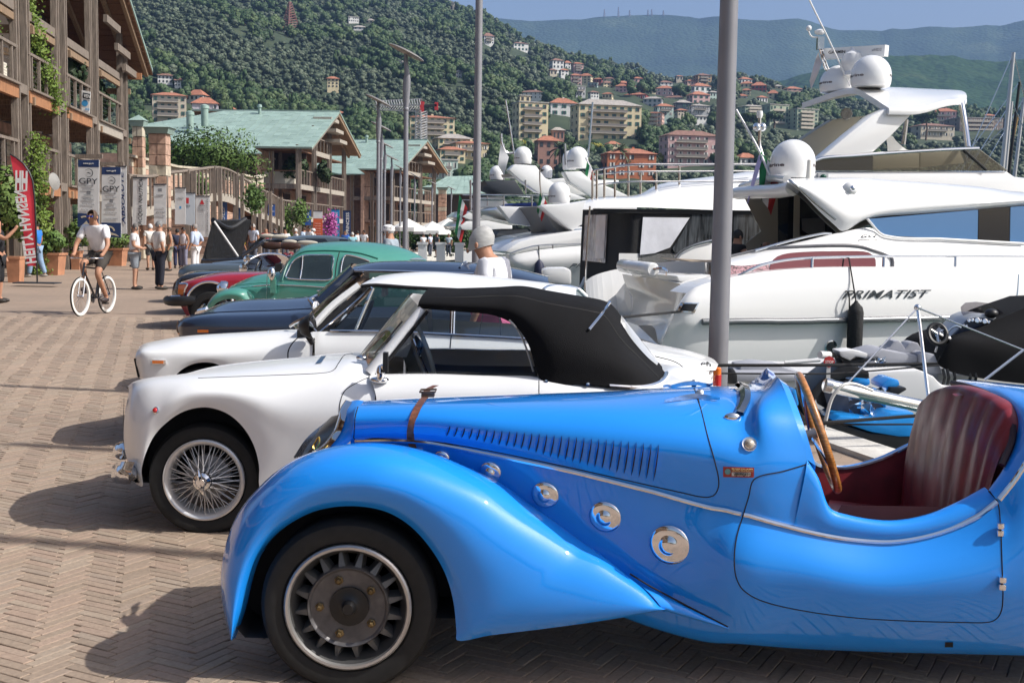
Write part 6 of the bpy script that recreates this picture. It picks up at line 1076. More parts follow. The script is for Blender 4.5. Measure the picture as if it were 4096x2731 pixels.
for args in[
(A3,0,940,330,1280,'yellow','flat',905,5,4,'yellow apartment block with balconies and green awning left of the biggest block',1,.3),(A3,50,880,170,935,'yellow','flat',878,1,2,'yellow penthouse hut on the left apartment block',False,.3,432),
(A3,315,945,600,1120,'white','red',890,3,3,'white house with red hipped roof between the two yellow blocks'),(A3,540,960,1190,1290,'yellow','grey',895,5,8,'biggest pale yellow apartment block with grey roof and brown balconies',1,.22,None,.5),(A3,205,1290,435,1520,'brick','red',1240,3,3,'brick villa with red roof beside the turret',False,.2),(A3,355,1195,480,1290,'brick','grey',1165,1,3,'square brick turret with grey cap',False,.2),
(A3,830,1405,1325,1620,'orange','red',1352,3,5,'orange villa with green shutters behind two palms',False,.15,None,.6),(A3,1370,1240,1900,1510,'pink','brown',1185,4,6,'pink four-storey block with brown roof left of the thick post',1,.2,None,.55),(A3,1215,1035,1410,1145,'salmon','red',1022,3,3,'salmon house with stacked balconies right of the biggest block',2),(A3,1310,975,1485,1065,'mint','red',945,2,3,'pale green house with red roof above the salmon house',1),(A3,1620,970,1820,1050,'grey','grey',950,2,4,'grey low house near the thick post',1),(A3,1205,905,1400,985,'grey','grey',880,2,4,'grey flat-looking house above the pale green house'),(A3,1400,895,1600,940,'white','brown',865,1,4,'long low white house with brown roof'),(A3,1490,942,1650,995,'dark','grey',912,1,3,'dark chalet between white houses'),
(A3,1325,810,1495,872,'pink','red',780,2,3,'pale pink house with bright red roof beside dark trees'),(A3,1615,868,1820,955,'pink','red',832,2,3,'pink house in front of the white gabled one'),(A3,1630,790,1830,842,'white','red',755,1,3,'white house with broad red roof below the tan house'),(A3,1585,745,1700,775,'salmon','red',728,1,3,'small salmon house left of the tan house'),(A3,1675,690,1835,772,'tan','brown',670,3,3,'tan three-storey house on the crest left of the thick post',1),(A3,1035,868,1270,922,'red','red',843,1,5,'wide red house above the biggest block'),(A3,950,790,1075,872,'pink','red',765,3,3,'mauve narrow house beside the dark trees'),(A3,970,762,1075,792,'red','red',740,1,3,'red house just above the mauve one'),(A3,815,762,930,838,'yellow','brown',740,3,3,'ochre house in the middle cluster'),(A3,695,762,795,832,'teal','flat',750,2,3,'teal house with balconies',1),(A3,750,727,838,762,'red','red',713,1,3,'rose house with red roof behind the teal one'),(A3,840,722,948,748,'cream','brown',706,1,3,'cream house with rust roof behind the ochre one'),(A3,525,692,640,788,'pink','red',673,3,3,'pink house with red roof, left end of the middle cluster',1),(A3,620,697,745,768,'cream','red',668,3,3,'cream house joined to the pink house'),
(A3,345,555,475,632,'white','brown',532,2,3,'white gabled house high on the slope'),(A3,475,578,540,632,'white','red',556,2,2,'small white house with red roof beside the gabled one'),(A3,545,585,655,672,'pink','red',568,4,3,'tall pale pink house with balconies high on the slope',1),(A3,565,795,675,882,'grey','flat',790,2,3,'grey-white cube house below the pink one',1),(A3,75,845,310,908,'white','brown',818,2,5,'long white house with brown roof above the yellow blocks'),(A3,-20,398,150,468,'white','brown',380,2,4,'white villa with balcony right of the thin tall post'),(A3,1345,757,1475,783,'white','brown',736,1,3,'white bungalow with brown-red gable'),(A3,2075,727,2210,768,'white','red',703,1,3,'white house right of the thick post on the crest'),(A3,2100,767,2230,808,'yellow','red',742,1,3,'yellow house beside the red house on the crest'),(A3,2200,785,2351,852,'red','red',748,2,4,'deep red house on the crest right of the thick post'),(A3,2070,882,2170,922,'white','red',860,1,2,'small white cottage below the yellow house'),(A3,2085,975,2351,1032,'green','grey',953,2,7,'long olive terrace block right of the thick post',2),(A3,862,1322,990,1358,'cream','red',1292,1,2,'small cream cottage behind the orange villa'),(A3,2045,1448,2265,1510,'white','red',1400,1,3,'white house with red roof behind the yacht flags'),(A3,1795,848,1900,935,'mint','grey',832,2,3,'pale green gabled house hard by the thick post'),
(A3,430,645,520,695,'white','red',628,2,2,'white house between the gabled house and the pink cluster'),(A3,1100,802,1190,852,'pink','red',782,2,2,'small pink house right of the mauve one'),(A3,1235,838,1320,880,'cream','red',820,1,2,'small cream house left of the pale pink house'),(A3,1505,862,1600,896,'white','red',846,1,3,'low white house right of the pale pink house'),(A3,700,848,800,898,'white','brown',832,2,3,'white house with brown roof below the teal house'),(A3,830,862,935,905,'cream','red',846,1,3,'cream house with red roof below the ochre house'),(A3,2115,828,2200,872,'cream','red',810,2,2,'cream house below the yellow house on the crest'),(A3,2245,895,2350,945,'white','red',876,1,3,'white house below the deep red house'),(A3,1500,1012,1610,1062,'beige','red',996,2,3,'beige house left of the grey low house'),(A3,1660,1068,1790,1108,'white','grey',1055,1,3,'low white house below the grey low house'),(A3,330,645,415,690,'beige','brown',628,1,2,'beige house under the white gabled house'),(A3,1110,720,1200,760,'pink','red',704,1,2,'small pink house under the dark crest trees'),(A3,1500,700,1570,740,'beige','red',690,1,2,'beige house left of the tan crest house'),
(A4,-40,962,195,1135,'green','flat',950,3,6,'olive balcony block left of the yacht arch',2),(A4,198,1002,470,1182,'green','flat',985,5,5,'stepped olive balcony block behind the yacht arch',2),(A4,1530,1022,1750,1162,'pink','red',986,3,4,'pink and white block with red roof behind the umbrella pine',2),(A4,1340,1152,1725,1255,'beige','brown',1120,2,6,'wide beige villa with arches below the pink block',1),(A4,1720,1082,2165,1195,'brown','flat',1072,3,10,'long brown terrace block at the right edge',2,.1),(A4,1970,1062,2110,1088,'cream','red',1043,1,3,'red roofed house above the brown terrace block'),(A4,150,815,325,835,'salmon','red',788,1,3,'low house with red roof left of the domes'),(A4,0,857,105,915,'cream','red',823,2,2,'cream gabled house left of the yacht domes'),(A4,30,792,140,818,'yellow','grey',773,1,2,'yellow bungalow left of the yacht domes'),
(A2,175,268,290,306,'white','red',240,2,4,'white house with red roof beside the lattice pylon'),(A2,828,158,943,202,'white','flat',148,2,5,'white flat-roofed house high on the hill'),(A2,1005,190,1090,214,'yellow','grey',168,1,2,'small yellow house high on the hill'),(A2,882,250,1010,270,'white','grey',228,1,3,'white house with pale roof below the flat-roofed one'),(A2,640,722,758,806,'yellow','red',698,3,3,'lone yellow three-storey house among the olive trees'),(A2,1660,688,1768,718,'white','flat',682,1,3,'low white annexe left of the thin tall post'),(A2,1810,662,1930,722,'white','grey',638,2,4,'white two-storey villa left of the thin tall post'),(A2,2072,332,2185,402,'white','brown',298,3,4,'white house just right of the thin tall post',1),(A2,620,1036,828,1062,'pink','red',1008,1,4,'long pink house with red roof behind the green roofs'),(A2,1340,1075,1820,1290,'cream','red',1043,4,7,'cream apartment block with red roof behind the crane',1,.25),(A2,1605,1268,1990,1385,'yellow','grey',1218,2,6,'ochre house with grey roof right of the crane',1),(A2,1640,1372,1920,1482,'yellow','red',1338,2,4,'amber house with red roof, in front of the ochre one',1),(A2,1770,1312,2135,1455,'yellow','red',1286,2,5,'long amber house crossing behind the thin tall post',1),(B2,1520,90,1850,272,'mint','flat',80,2,5,'pale mint house with green shutters above the far green roof',1),(A2,1290,565,1345,622,'white','flat',558,2,1,'small white tower house behind the lamp head'),(A2,1030,1292,1360,1330,'salmon','red',1253,1,5,'salmon house with red hipped roof behind the far green roof'),(A2,-10,732,55,758,'cream','flat',726,1,2,'small cream house left in the olive groves'),
(A1,1345,872,1700,1132,'beige','red',835,4,5,'beige apartment block with ochre balconies behind the stone columns',1,.3),(A1,1700,872,1895,925,'white','red',815,1,4,'white house with solar panels behind the beige block'),(A1,1735,948,1995,1065,'lilac','red',884,2,4,'lilac house with red roof above the green roof'),(A1,1425,692,1580,764,'white','brown',664,2,4,'white farmhouse right of the timber roof'),(A1,1590,738,1680,794,'white','brown',712,2,3,'small white house beside the farmhouse'),(A1,2010,1017,2180,1040,'salmon','red',973,1,3,'house showing only its red hipped roof above the green roof'),(A1,2140,228,2300,252,'tan','brown',200,1,3,'tan cottage high on the left hill')]:house(*args)
# chapel with cross on the hilltop, crane, pylon, masts
q=hill_P(*A2(1797,92));t=thing('chapel','tiny pale chapel with a white cross on the hilltop','chapel',q);HOUSES.append((1800,20,1822,42,q.y))
part('wall',MB().box(q+V((0,2,2.)),(4.5,4,6)),wallm('beige'),t);part('roof',MB().add([q+V((x,y,z))for x,y,z in((-2.6,-.3,5),(0,-.3,7),(2.6,-.3,5),(-2.6,4.3,5),(0,4.3,7),(2.6,4.3,5))],[(0,1,4,3),(1,2,5,4),(0,2,1),(0,3,5,2)]),roofm('grey'),t);part('door',MB().box(q+V((0,-.02,1.6)),(1.4,.1,3.4)),dark,t);cq=hill_P(*A2(1778,60));part('cross',MB().box(cq+V((0,0,3)),(.5,.5,9)),fwhite,t);part('cross_arm',MB().box(cq+V((0,0,5.4)),(3.,.49,.5)),fwhite,t)
def lattice(mb,a,b_,w0,w1,n_,r):
 a,b_=V(a),V(b_);d=(b_-a).normalized();u=d.orthogonal().normalized();v=d.cross(u);pr=None
 for i in range(n_+1):
  k=i/n_;c=a.lerp(b_,k);w_=w0+(w1-w0)*k;ps=[c+(u*sx+v*sy)*w_/2 for sx,sy in((-1,-1),(1,-1),(1,1),(-1,1))]
  if pr:
   for j in range(4):mb.tube([pr[j],ps[j]],r,4,False);mb.tube([pr[j],ps[(j+1)%4]],r*.7,4,False)
  pr=ps
 return mb
q=P(*A2(1515,1400),300);t=thing('tower_crane','pale tower crane with red cab in front of the cream block','crane',q);tp=P(*A2(1525,1020),300)
part('tower',lattice(MB(),q,V((q.x,q.y,tp.z)),2.,2.,16,.14),mat('crane_grey',(.5,.5,.5),.5),t,kind='stuff');part('jib',lattice(MB(),P(*A2(1525,968),300),P(*A2(1100,970),302),2.2,1.6,18,.13),mat('crane_grey',(.5,.5,.5),.5),t,kind='stuff');part('cab',MB().box(P(*A2(1525,985),300),(1.0,1.2,2.6)),fred,t);part('counter_jib',MB().beam(P(*A2(1530,975),300),P(*A2(1660,970),300),1.,.6),dark,t);part('counterweight',MB().box(P(*A2(1656,978),300),(.8,1.,1.9)),fred,t)
q=hill_P(*A2(315,292));t=thing('pylon','rusty red lattice pylon on the hillside','pylon',q);part('lattice',lattice(MB(),q,P(*A2(313,20),q.y),7,.8,12,.3),mat('pylon_rust',(.25,.12,.1),.7),t,kind='stuff')
for i,(x,y0,y1)in enumerate(((848,88,152),(977,68,160),(1080,95,152),(1248,92,142),(1283,88,146),(1390,98,142))):
 a=P(*A3(x,y1+6),3790);t=thing('radio_mast',('radio mast on the far crest, '+('leftmost','tallest','third from left','fourth from left','fifth from left','rightmost')[i]+' of six'),'mast',a,'radio masts on the far crest');part('lattice',lattice(MB(),a,P(*A3(x,y0),3790),4.5,1.3,6,.6),mat('mast_grey',(.25,.22,.22),.7),t,kind='stuff')
# palms, umbrella pines and yellow shrubs among the houses
palmm=leaf_mat('palm_leaves',(.03,.05,.02),(.055,.08,.03),(.09,.11,.045));trunkm=mat('bark',(.16,.11,.07),.9,var=.3,vscale=3)
def palm(f,x,ytop,ybase,label,r=None):
 q=hill_P(*f(x,ybase));Y=q.y-12;b_=P(*f(x,ybase),Y);tp=P(*f(x,ytop),Y);rr=r or(tp.z-b_.z)*.55;c=b_.lerp(tp,.72);t=thing('palm_tree',label,'palm',b_,'palms behind the yachts');part('trunk',MB().tube([b_,c],[.45,.32],8),trunkm,t,True);mb=MB();rnd=random.Random(int(x))
 for k in range(46):
  a=rnd.uniform(0,6.28);el=rnd.uniform(-.5,1.25);d=V((cos(a)*cos(el),sin(a)*cos(el),sin(el)));pts=[c+d*rr*u+V((0,0,-rr*.5*u*u*(1.2-el*.4)))for u in(0,.35,.7,1.)];sdv=d.cross(V((0,0,1))).normalized()*rr*.09
  mb.grid([[p-sdv*w_ for p,w_ in zip(pts,(.3,1,.9,.1))],[p+V((0,0,rr*.02))for p in pts],[p+sdv*w_ for p,w_ in zip(pts,(.3,1,.9,.1))]])
 part('crown',mb,palmm,t)
palm(A3,985,1320,1560,'date palm in front of the orange villa, left one');palm(A3,1268,1365,1560,'date palm in front of the orange villa, right one');palm(A3,440,1300,1540,'date palm beside the brick villa');palm(A3,560,1290,1450,'date palm behind the stacked domes')
def pine(f,x,y0,y1,ybase,wpx,label):
 q=hill_P(*f(x,ybase));Y=q.y-14;b_=P(*f(x,ybase),Y);tp=P(*f(x,y0),Y);lo=P(*f(x,y1),Y);w_=wpx*.43556/FPX*Y/2;t=thing('umbrella_pine',label,'pine',b_,'umbrella pines');part('trunk',MB().tube([b_-V((0,0,3)),b_.lerp(lo,.6)+V((.6,0,0)),lo+V((0,0,.5))],[.5,.4,.3],8),trunkm,t,True)
 part('crown',crown(MB(),(tp+lo)/2,(w_,w_*.8,(tp.z-lo.z)/2),1500,.55,random.Random(int(x)),16),broad,t)
pine(A4,1450,990,1120,1250,260,'tall umbrella pine seen under the yacht hardtop');pine(A4,50,1025,1110,1160,170,'umbrella pine left of the yacht arch');pine(A3,2190,1030,1110,1180,250,'broad umbrella pine right of the thick post')
yel=leaf_mat('yellow_leaves',(.2,.2,.03),(.36,.34,.05),(.45,.42,.1))
for i,(f,x,y,w_,h_,lb)in enumerate(((A3,765,1335,140,60,'yellow-green shrub below the biggest block'),(A3,1365,1455,70,90,'yellow shrub beside the orange villa'),(A3,70,1310,110,80,'yellow-green tree below the left apartment block'))):
 q=hill_P(*f(x,y));Y=q.y-16;c=P(*f(x,y),Y);k=.43556/FPX*Y/2;t=thing('shrub',lb,'shrub',c);part('crown',crown(MB(),c,(w_*k,w_*k*.7,h_*k),500,.4,random.Random(i)),yel,t);part('trunk',MB().tube([c-V((0,0,h_*k*1.6)),c],.15,6),trunkm,t)
# ------------------------------------------------------------------ timber buildings along the promenade
def wood_m(name,c,v=.3):return mat(name,c,.8,var=v,vscale=5,stretch=(6,6,.5),bump=.35,bscale=14)
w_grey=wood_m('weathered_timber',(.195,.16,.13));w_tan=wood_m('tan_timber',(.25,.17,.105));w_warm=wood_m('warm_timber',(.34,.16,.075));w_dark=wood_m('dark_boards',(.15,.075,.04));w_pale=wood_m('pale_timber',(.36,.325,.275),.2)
copper=mat('green_copper',(.26,.36,.318),.55,var=.14,vscale=.8);copper2=mat('green_copper_light',(.275,.375,.332),.55,var=.12,vscale=.7);copper3=mat('green_copper_dull',(.252,.348,.308),.6,var=.12,vscale=.7)
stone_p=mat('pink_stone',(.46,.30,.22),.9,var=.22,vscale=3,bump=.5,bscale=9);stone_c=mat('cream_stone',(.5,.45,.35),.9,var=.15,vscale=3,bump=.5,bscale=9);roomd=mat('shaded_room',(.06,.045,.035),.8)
pot=mat('terracotta',(.42,.2,.11),.8,var=.15,vscale=4);ivy=leaf_mat('creeper_leaves',(.05,.1,.02),(.12,.19,.03),(.24,.3,.06),1.5);bushm=leaf_mat('bush_leaves',(.03,.07,.02),(.07,.13,.03),(.13,.2,.05),1.2);darkb=leaf_mat('dark_bush_leaves',(.015,.03,.01),(.03,.055,.018),(.05,.085,.03),1.2)
class Frame:
 def __init__(s,o,d):s.o=V(o);s.d=V(d).normalized();s.n=V((s.d.y,-s.d.x,0));s.ax=(s.d,s.n,V((0,0,1)))
 def __call__(s,a,t,z):return s.o+s.d*a+s.n*t+V((0,0,z))
def bar(fr,a,t,z,size):return MB().box(fr(a,t,z),size,fr.ax)
def post_cluster(th,fr,a,t,z0,z1,m_=None):
 po=None
 for k in(-1,0,1):
  mb=bar(fr,a+k*.15,t-(.05 if k==0 else 0),(z0+z1)/2,(.10,.2,z1-z0));o=part('post' if po is None else 'plank',mb,m_ or(w_grey if k else w_tan),th if po is None else po);po=po or o
 return po
def railing(th,fr,a0,a1,t,z,n_,wires=True):
 ro=part('railing',bar(fr,(a0+a1)/2,t,z+1.15,(a1-a0,.14,.09)),w_grey,th)
 for k in range(n_):part('baluster',bar(fr,a0+(a1-a0)*(k+.5)/n_,t,z+.56,(.09,.1,1.12)),w_grey,ro)
 if wires:
  mb=MB()
  for k in range(6):mb.tube([fr(a0,t,z+.18+.16*k),fr(a1,t,z+.18+.16*k)],.006,4,False)
  part('wire',mb,steel,ro,kind='stuff')
 return ro
def brick_wall(th,fr,a0,a1,t,z0,z1,rows=None,m1=stone_p,m2=stone_c,bw=.8):
 wo=part('wall',bar(fr,(a0+a1)/2,t-.16,(z0+z1)/2,(a1-a0,.3,z1-z0)),m1,th);n_=rows or max(2,int((z1-z0)/.42));h_=(z1-z0)/n_
 for k in range(n_):
  mb=MB();x=a0-(bw/2 if k%2 else 0)
  while x<a1:
   s_,e_=max(x,a0)+.012,min(x+bw,a1)-.012
   if e_-s_>.05:mb.box(fr((s_+e_)/2,t,z0+h_*(k+.5)),(e_-s_,.05+RND.uniform(0,.02),h_-.024),fr.ax)
   x+=bw
  part('block_course',mb,m2 if(k//2)%3==2 else m1,wo,kind='stuff')
 return wo
def creeper(label,pts,r,n_,m_=ivy,size=.13,cat='creeper',flowers=False):
 c=V(pts[0]);t=thing('creeper',label,cat,c);mb=MB();rnd=random.Random(len(label)*7+n_)
 part('stem',MB().tube([V(p)for p in pts],.04,5),trunkm,t)
 cs=cr(pts,14)
 for i in range(n_):
  p=cs[rnd.randrange(14)]+V((rnd.gauss(0,r*.5),rnd.gauss(0,r*.4),rnd.gauss(0,r*.5)));nn=V((rnd.gauss(.4,.6),rnd.gauss(-.5,.6),rnd.gauss(.3,.5))).normalized();a=nn.orthogonal().normalized();b_=nn.cross(a);u=rnd.uniform(0,6.28);a,b_=a*cos(u)+b_*sin(u),b_*cos(u)-a*sin(u);s_=size*rnd.uniform(.6,1.3)
  mb.add([p-a*s_,p-b_*s_*.6,p+a*s_,p+b_*s_*.6],[(0,1,2,3)])
 part('foliage',mb,m_,t);return t
def bush(label,c,r,n_,m_=bushm,size=.1,name='bush',cat='bush',clumps=10):
 t=thing(name,label,cat,V(c)-V((0,0,r[2])));part('foliage',crown(MB(),c,r,n_,size,random.Random(n_+len(label)),clumps),m_,t);part('stem',MB().tube([V(c)-V((0,0,r[2]*1.1)),V(c)],.04,5),trunkm,t);return t
def planter(f,x,ybase,wpx,hpx,label):
 b_=G(*f(x,ybase));s_=f(1,0)[0]-f(0,0)[0];k=s_/FPX*b_.y;w_,h_=wpx*k,hpx*k;c=b_+V((0,w_/2,0));t=thing('planter',label,'planter',c,'terracotta planters along the buildings')
 part('tub',MB().box(c+V((0,0,h_/2)),(w_*.8,w_*.8,h_),None,1.22),pot,t);part('rim',MB().box(c+V((0,0,h_*.97)),(w_*1.06,w_*1.06,h_*.1)),pot,t);return c,w_,h_
def sheets(th,quad,nu,nv,mts):
 a,b_,c,d=[V(p)for p in quad];nn=(b_-a).cross(d-a).normalized();nn=nn if nn.z>0 else-nn
 ro=part('roof',MB().prism([a,b_,c,d],-nn*.14),copper3,th)
 def bl(u,v):return a.lerp(b_,u).lerp(d.lerp(c,u),v)
 rnd=random.Random(3)
 for i in range(nu):
  o=rnd.uniform(0,1)
  for j in range(-1,nv):
   v0,v1=max(0,(j+o)/nv),min(1,(j+1+o)/nv)
   if v1-v0<.01:continue
   u0,u1=i/nu,(i+1)/nu;h_=nn*rnd.uniform(.018,.03);e=.04/nu
   ps=[bl(u0+e,v0)+nn*.012,bl(u1-e,v0)+nn*.012,bl(u1-e,v1)+h_,bl(u0+e,v1)+h_];part('roof_sheet',MB().add(ps+[p-nn*.03 for p in ps],[(0,1,2,3),(2,3,7,6),(0,3,7,4),(1,2,6,5)]),rnd.choice((copper,copper,copper,copper2,copper3)),ro)
 return ro
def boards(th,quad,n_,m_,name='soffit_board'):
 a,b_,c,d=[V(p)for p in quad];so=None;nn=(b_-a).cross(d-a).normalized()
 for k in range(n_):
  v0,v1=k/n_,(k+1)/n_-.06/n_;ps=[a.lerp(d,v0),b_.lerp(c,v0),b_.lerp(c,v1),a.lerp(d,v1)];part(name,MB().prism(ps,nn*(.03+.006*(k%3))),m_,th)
# --- first building, at the left edge
fr=Frame((-10.33-.137*30,30,0),(-.137,1,0));L=lambda Y:(Y-30)*1.0093
b1=thing('timber_building','weathered timber building with balconies and creepers at the left edge','building',fr(0,0,0))
PY=[33.,38.5,43.7,49.2,55.7];RIDGE,EAVE=L(44.5),L(58.8)
def roof_z(a):return 8.95+(EAVE-a)*.388 if a>RIDGE else 8.95+(EAVE-RIDGE)*.388-(RIDGE-a)*.388
for Y in PY:
 for da in(-.62,.62):a=L(Y)+da;post_cluster(b1,fr,a,-.08,0,roof_z(a)-.1)
 for z in(2.9,5.8):part('spacer_block',bar(fr,L(Y),-.08,z+.1,(.9,.18,.3)),w_grey,b1)
 for z in(2.75,5.62,7.9):part('cross_beam',bar(fr,L(Y)+1.0,-1.4,z,(.16,3.,.26)),w_tan,b1)
for i in range(5):
 a0=L(PY[i])+.85;a1=L(PY[i+1])-.85 if i<4 else L(58.2)
 if i==4:continue
 for z in(2.95,5.85):
  part('edge_beam',bar(fr,(a0+a1)/2,-.05,z-.12,(a1-a0+.4,.16,.38)),w_warm if z>5 and i<3 else(w_pale if i==3 else w_warm),b1);part('floor_edge',bar(fr,(a0+a1)/2,-.02,z+.12,(a1-a0+.4,.3,.07)),w_grey,b1)
  railing(b1,fr,a0-.2,a1+.2,-.05,z+.12,4 if i!=3 else 3)
 part('tie_beam',bar(fr,(a0+a1)/2,-.1,8.35,(a1-a0+.6,.14,.3)),w_grey,b1);part('tie_beam',bar(fr,(a0+a1)/2,-.1,8.02,(a1-a0+.6,.12,.22)),w_tan,b1)
for z in(2.98,5.88):part('floor',bar(fr,13,-1.4,z-.02,(28,2.6,.1)),w_dark,b1)
for k in range(14):part('joist',bar(fr,L(35)+k*1.6,-1.5,5.62,(.1,2.6,.2)),w_tan,b1);part('joist',bar(fr,L(35)+k*1.6,-1.5,2.72,(.1,2.6,.2)),w_tan,b1)
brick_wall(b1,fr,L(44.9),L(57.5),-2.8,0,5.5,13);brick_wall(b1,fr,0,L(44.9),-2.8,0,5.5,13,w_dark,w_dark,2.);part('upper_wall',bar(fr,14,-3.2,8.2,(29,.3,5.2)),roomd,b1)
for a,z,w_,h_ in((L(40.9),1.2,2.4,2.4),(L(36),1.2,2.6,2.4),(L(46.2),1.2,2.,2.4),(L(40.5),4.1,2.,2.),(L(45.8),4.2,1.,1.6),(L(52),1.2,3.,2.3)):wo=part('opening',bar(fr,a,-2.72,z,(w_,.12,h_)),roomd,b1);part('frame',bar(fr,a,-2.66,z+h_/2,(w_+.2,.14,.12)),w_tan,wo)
T0,T1=.8,-16.
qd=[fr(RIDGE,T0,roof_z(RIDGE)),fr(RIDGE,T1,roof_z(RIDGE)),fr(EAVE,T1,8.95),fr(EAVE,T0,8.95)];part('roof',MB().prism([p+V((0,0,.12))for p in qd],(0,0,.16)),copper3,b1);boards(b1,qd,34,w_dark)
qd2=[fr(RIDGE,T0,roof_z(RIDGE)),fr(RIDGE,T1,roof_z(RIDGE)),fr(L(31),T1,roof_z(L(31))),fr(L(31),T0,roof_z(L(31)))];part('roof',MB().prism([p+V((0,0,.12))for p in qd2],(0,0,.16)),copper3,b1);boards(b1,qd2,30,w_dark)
for t in(.55,-.25,-1.8):part('rafter',MB().beam(fr(RIDGE,t,roof_z(RIDGE)-.12),fr(EAVE-.3,t,8.95+.1-.12),.16,.26),w_tan,b1)
for Y,z in((53.2,10.2),(55.5,9.4),(57.3,8.75)):part('purlin',bar(fr,L(Y)-1.2,.2,z,(3.0,.16,.3)),w_grey,b1)
for t in(-.1,-2.8):part('eave_beam',bar(fr,L(57.4),t-1,8.7,(.18,3.2,.3)),w_warm,b1)
# sofa, notice, plants on the balconies
so_=fr(L(36.6),-1.2,5.97);t=thing('sofa','cream sofa on the upper balcony at the left edge','sofa',so_);crm=mat('cream_cushion',(.62,.58,.48),.85);part('seat',MB().box(so_+V((0,0,.3)),(.9,2.2,.45),fr.ax),crm,t);part('backrest',MB().box(so_+fr.d*.0+fr.n*-.35+V((0,0,.65)),(2.2,.25,.8),fr.ax),crm,t);part('arm',MB().box(so_+fr.d*1.1+V((0,0,.45)),(.25,.9,.75),fr.ax),crm,t);part('pillow',MB().ball(so_+fr.n*-.15+V((0,0,.75)),(.25,.25,.25)),crm,t,True)
def sign(name,label,cat,corners,m_,group=None,th=.03):
 c=sum((V(p)for p in corners),V())/len(corners);t=thing(name,label,cat,c,group);nn=(V(corners[1])-V(corners[0])).cross(V(corners[3])-V(corners[0])).normalized();nn=nn if nn.y<0 else-nn
 part('board',MB().prism(corners,-nn*th),m_,t);return t,nn
def on(cs,u,v):a,b_,c,d=[V(p)for p in cs];return a.lerp(b_,u).lerp(d.lerp(c,u),v)
def write(t,cs,u0,u1,v,hv,body,m_,shear=0.,bold=0.,off=.012):
 a,b_=on(cs,u0,v),on(cs,u1,v);up=on(cs,.5,0)-on(cs,.5,1);nn=(b_-a).cross(up).normalized();return text_on('lettering',body,a+nn*off,b_+nn*off,hv*up.length,m_,t,up=up,shear=shear,bold=bold)
def write_v(t,cs,u,v0,v1,wu,body,m_,flip=1,shear=0.,bold=0.):
 a,b_=(on(cs,u,v1),on(cs,u,v0))if flip>0 else(on(cs,u,v0),on(cs,u,v1));rt=on(cs,1,.5)-on(cs,0,.5);up=-rt*flip;nn=(b_-a).cross(up).normalized();return text_on('lettering',body,a+nn*.012,b_+nn*.012,wu*rt.length,m_,t,up=up,shear=shear,bold=bold)
def field(t,cs,u0,u1,v0,v1,m_,name='colour_field',off=.006):
 ps=[on(cs,u0,v0),on(cs,u1,v0),on(cs,u1,v1),on(cs,u0,v1)];nn=(ps[1]-ps[0]).cross(ps[0]-ps[3]).normalized();return part(name,MB().prism([p+nn*off for p in ps],-nn*.004),m_,t)
ink=mat('ink_dark',(.03,.035,.045),.6);inkn=mat('ink_navy',(.012,.03,.12),.6);inkw=mat('ink_white',(.75,.75,.73),.6);inkg=mat('ink_grey',(.22,.23,.25),.6);inkr=mat('ink_red',(.5,.03,.04),.6);inkb=mat('ink_blue',(.05,.3,.6),.6);bgw=mat('banner_white',(.62,.63,.64),.7,var=.06,vscale=2,bump=.3,bscale=2);bgn=mat('banner_navy',(.012,.035,.12),.7);bgb=mat('banner_blue',(.02,.09,.35),.7);bgc=mat('banner_cyan',(.01,.22,.5),.7);bgr=mat('banner_red',(.72,.045,.07),.7,var=.15,vscale=1.5);bgo=mat('banner_orange',(.55,.1,.03),.7)
cs=[P(*A1(x,y),46.4)for x,y in((750,828),(830,845),(822,1042),(748,1028))];t,nn=sign('sale_sign','white sale notice with a black bar on the balcony rail','sign',cs,inkw);field(t,cs,.15,1.,.1,.36,ink);write(t,cs,.25,.98,.235,.15,'VEN',inkw,bold=.02);write(t,cs,.5,.98,.84,.12,'019',inkb,bold=.02);part('disc',MB().lathe([(.12,0),(.12,.01),(.001,.012)],on(cs,.4,.58),nn,16),inkb,t);write(t,cs,.15,.98,.43,.04,'PER INFORMAZIONI',ink)
creeper('green creeper filling the upper balcony corner at the left edge',[fr(L(36.4),-.6,6.8),fr(L(36.6),-.6,8.5),fr(L(36.4),-.5,10),fr(L(36),-.5,12)],.45,2600,ivy,.07);creeper('bright green creeper hanging over the upper balcony, second bay',[fr(L(39.6),-.3,9.6),fr(L(39.9),-.25,8.6),fr(L(40.6),-.25,7.8),fr(L(41.4),-.2,7.),fr(L(42.2),.05,5.9)],.42,3600,ivy,.065);creeper('creeper climbing the post beside the satellite dish',[fr(L(38.9),.35,0),fr(L(39.1),.3,1.5),fr(L(39.0),.25,3.),fr(L(39.1),.2,4.2)],.34,2600,ivy,.06)
for Y,lb in((47.4,'dark potted bush on the upper balcony beside the sale notice'),(53.1,'dark potted bush on the last upper balcony')):bush(lb,fr(L(Y),-.7,7.3),(.8,1.0,1.3),1500,darkb,.13);part('pot',MB().lathe([(.28,0),(.36,.45),(.4,.5)],fr(L(Y),-.6,5.95),(0,0,1),14),pot,bpy.data.objects[-1])if False else None
# satellite dish
c=P(*B1(497,290),38.6);t=thing('satellite_dish','pale round dish on a bracket above the shop front','dish',c);part('dish',MB().lathe([(.001,.09),(.15,.06),(.27,.0),(.28,.01),(.15,.07),(.001,.1)],c,(.95,-.25,.15),24),mat('dish_grey',(.26,.255,.24),.7),t,True);part('bracket',MB().tube([c,P(*B1(480,400),39),P(*B1(480,430),39.3)],.05,6),gel,t,True)
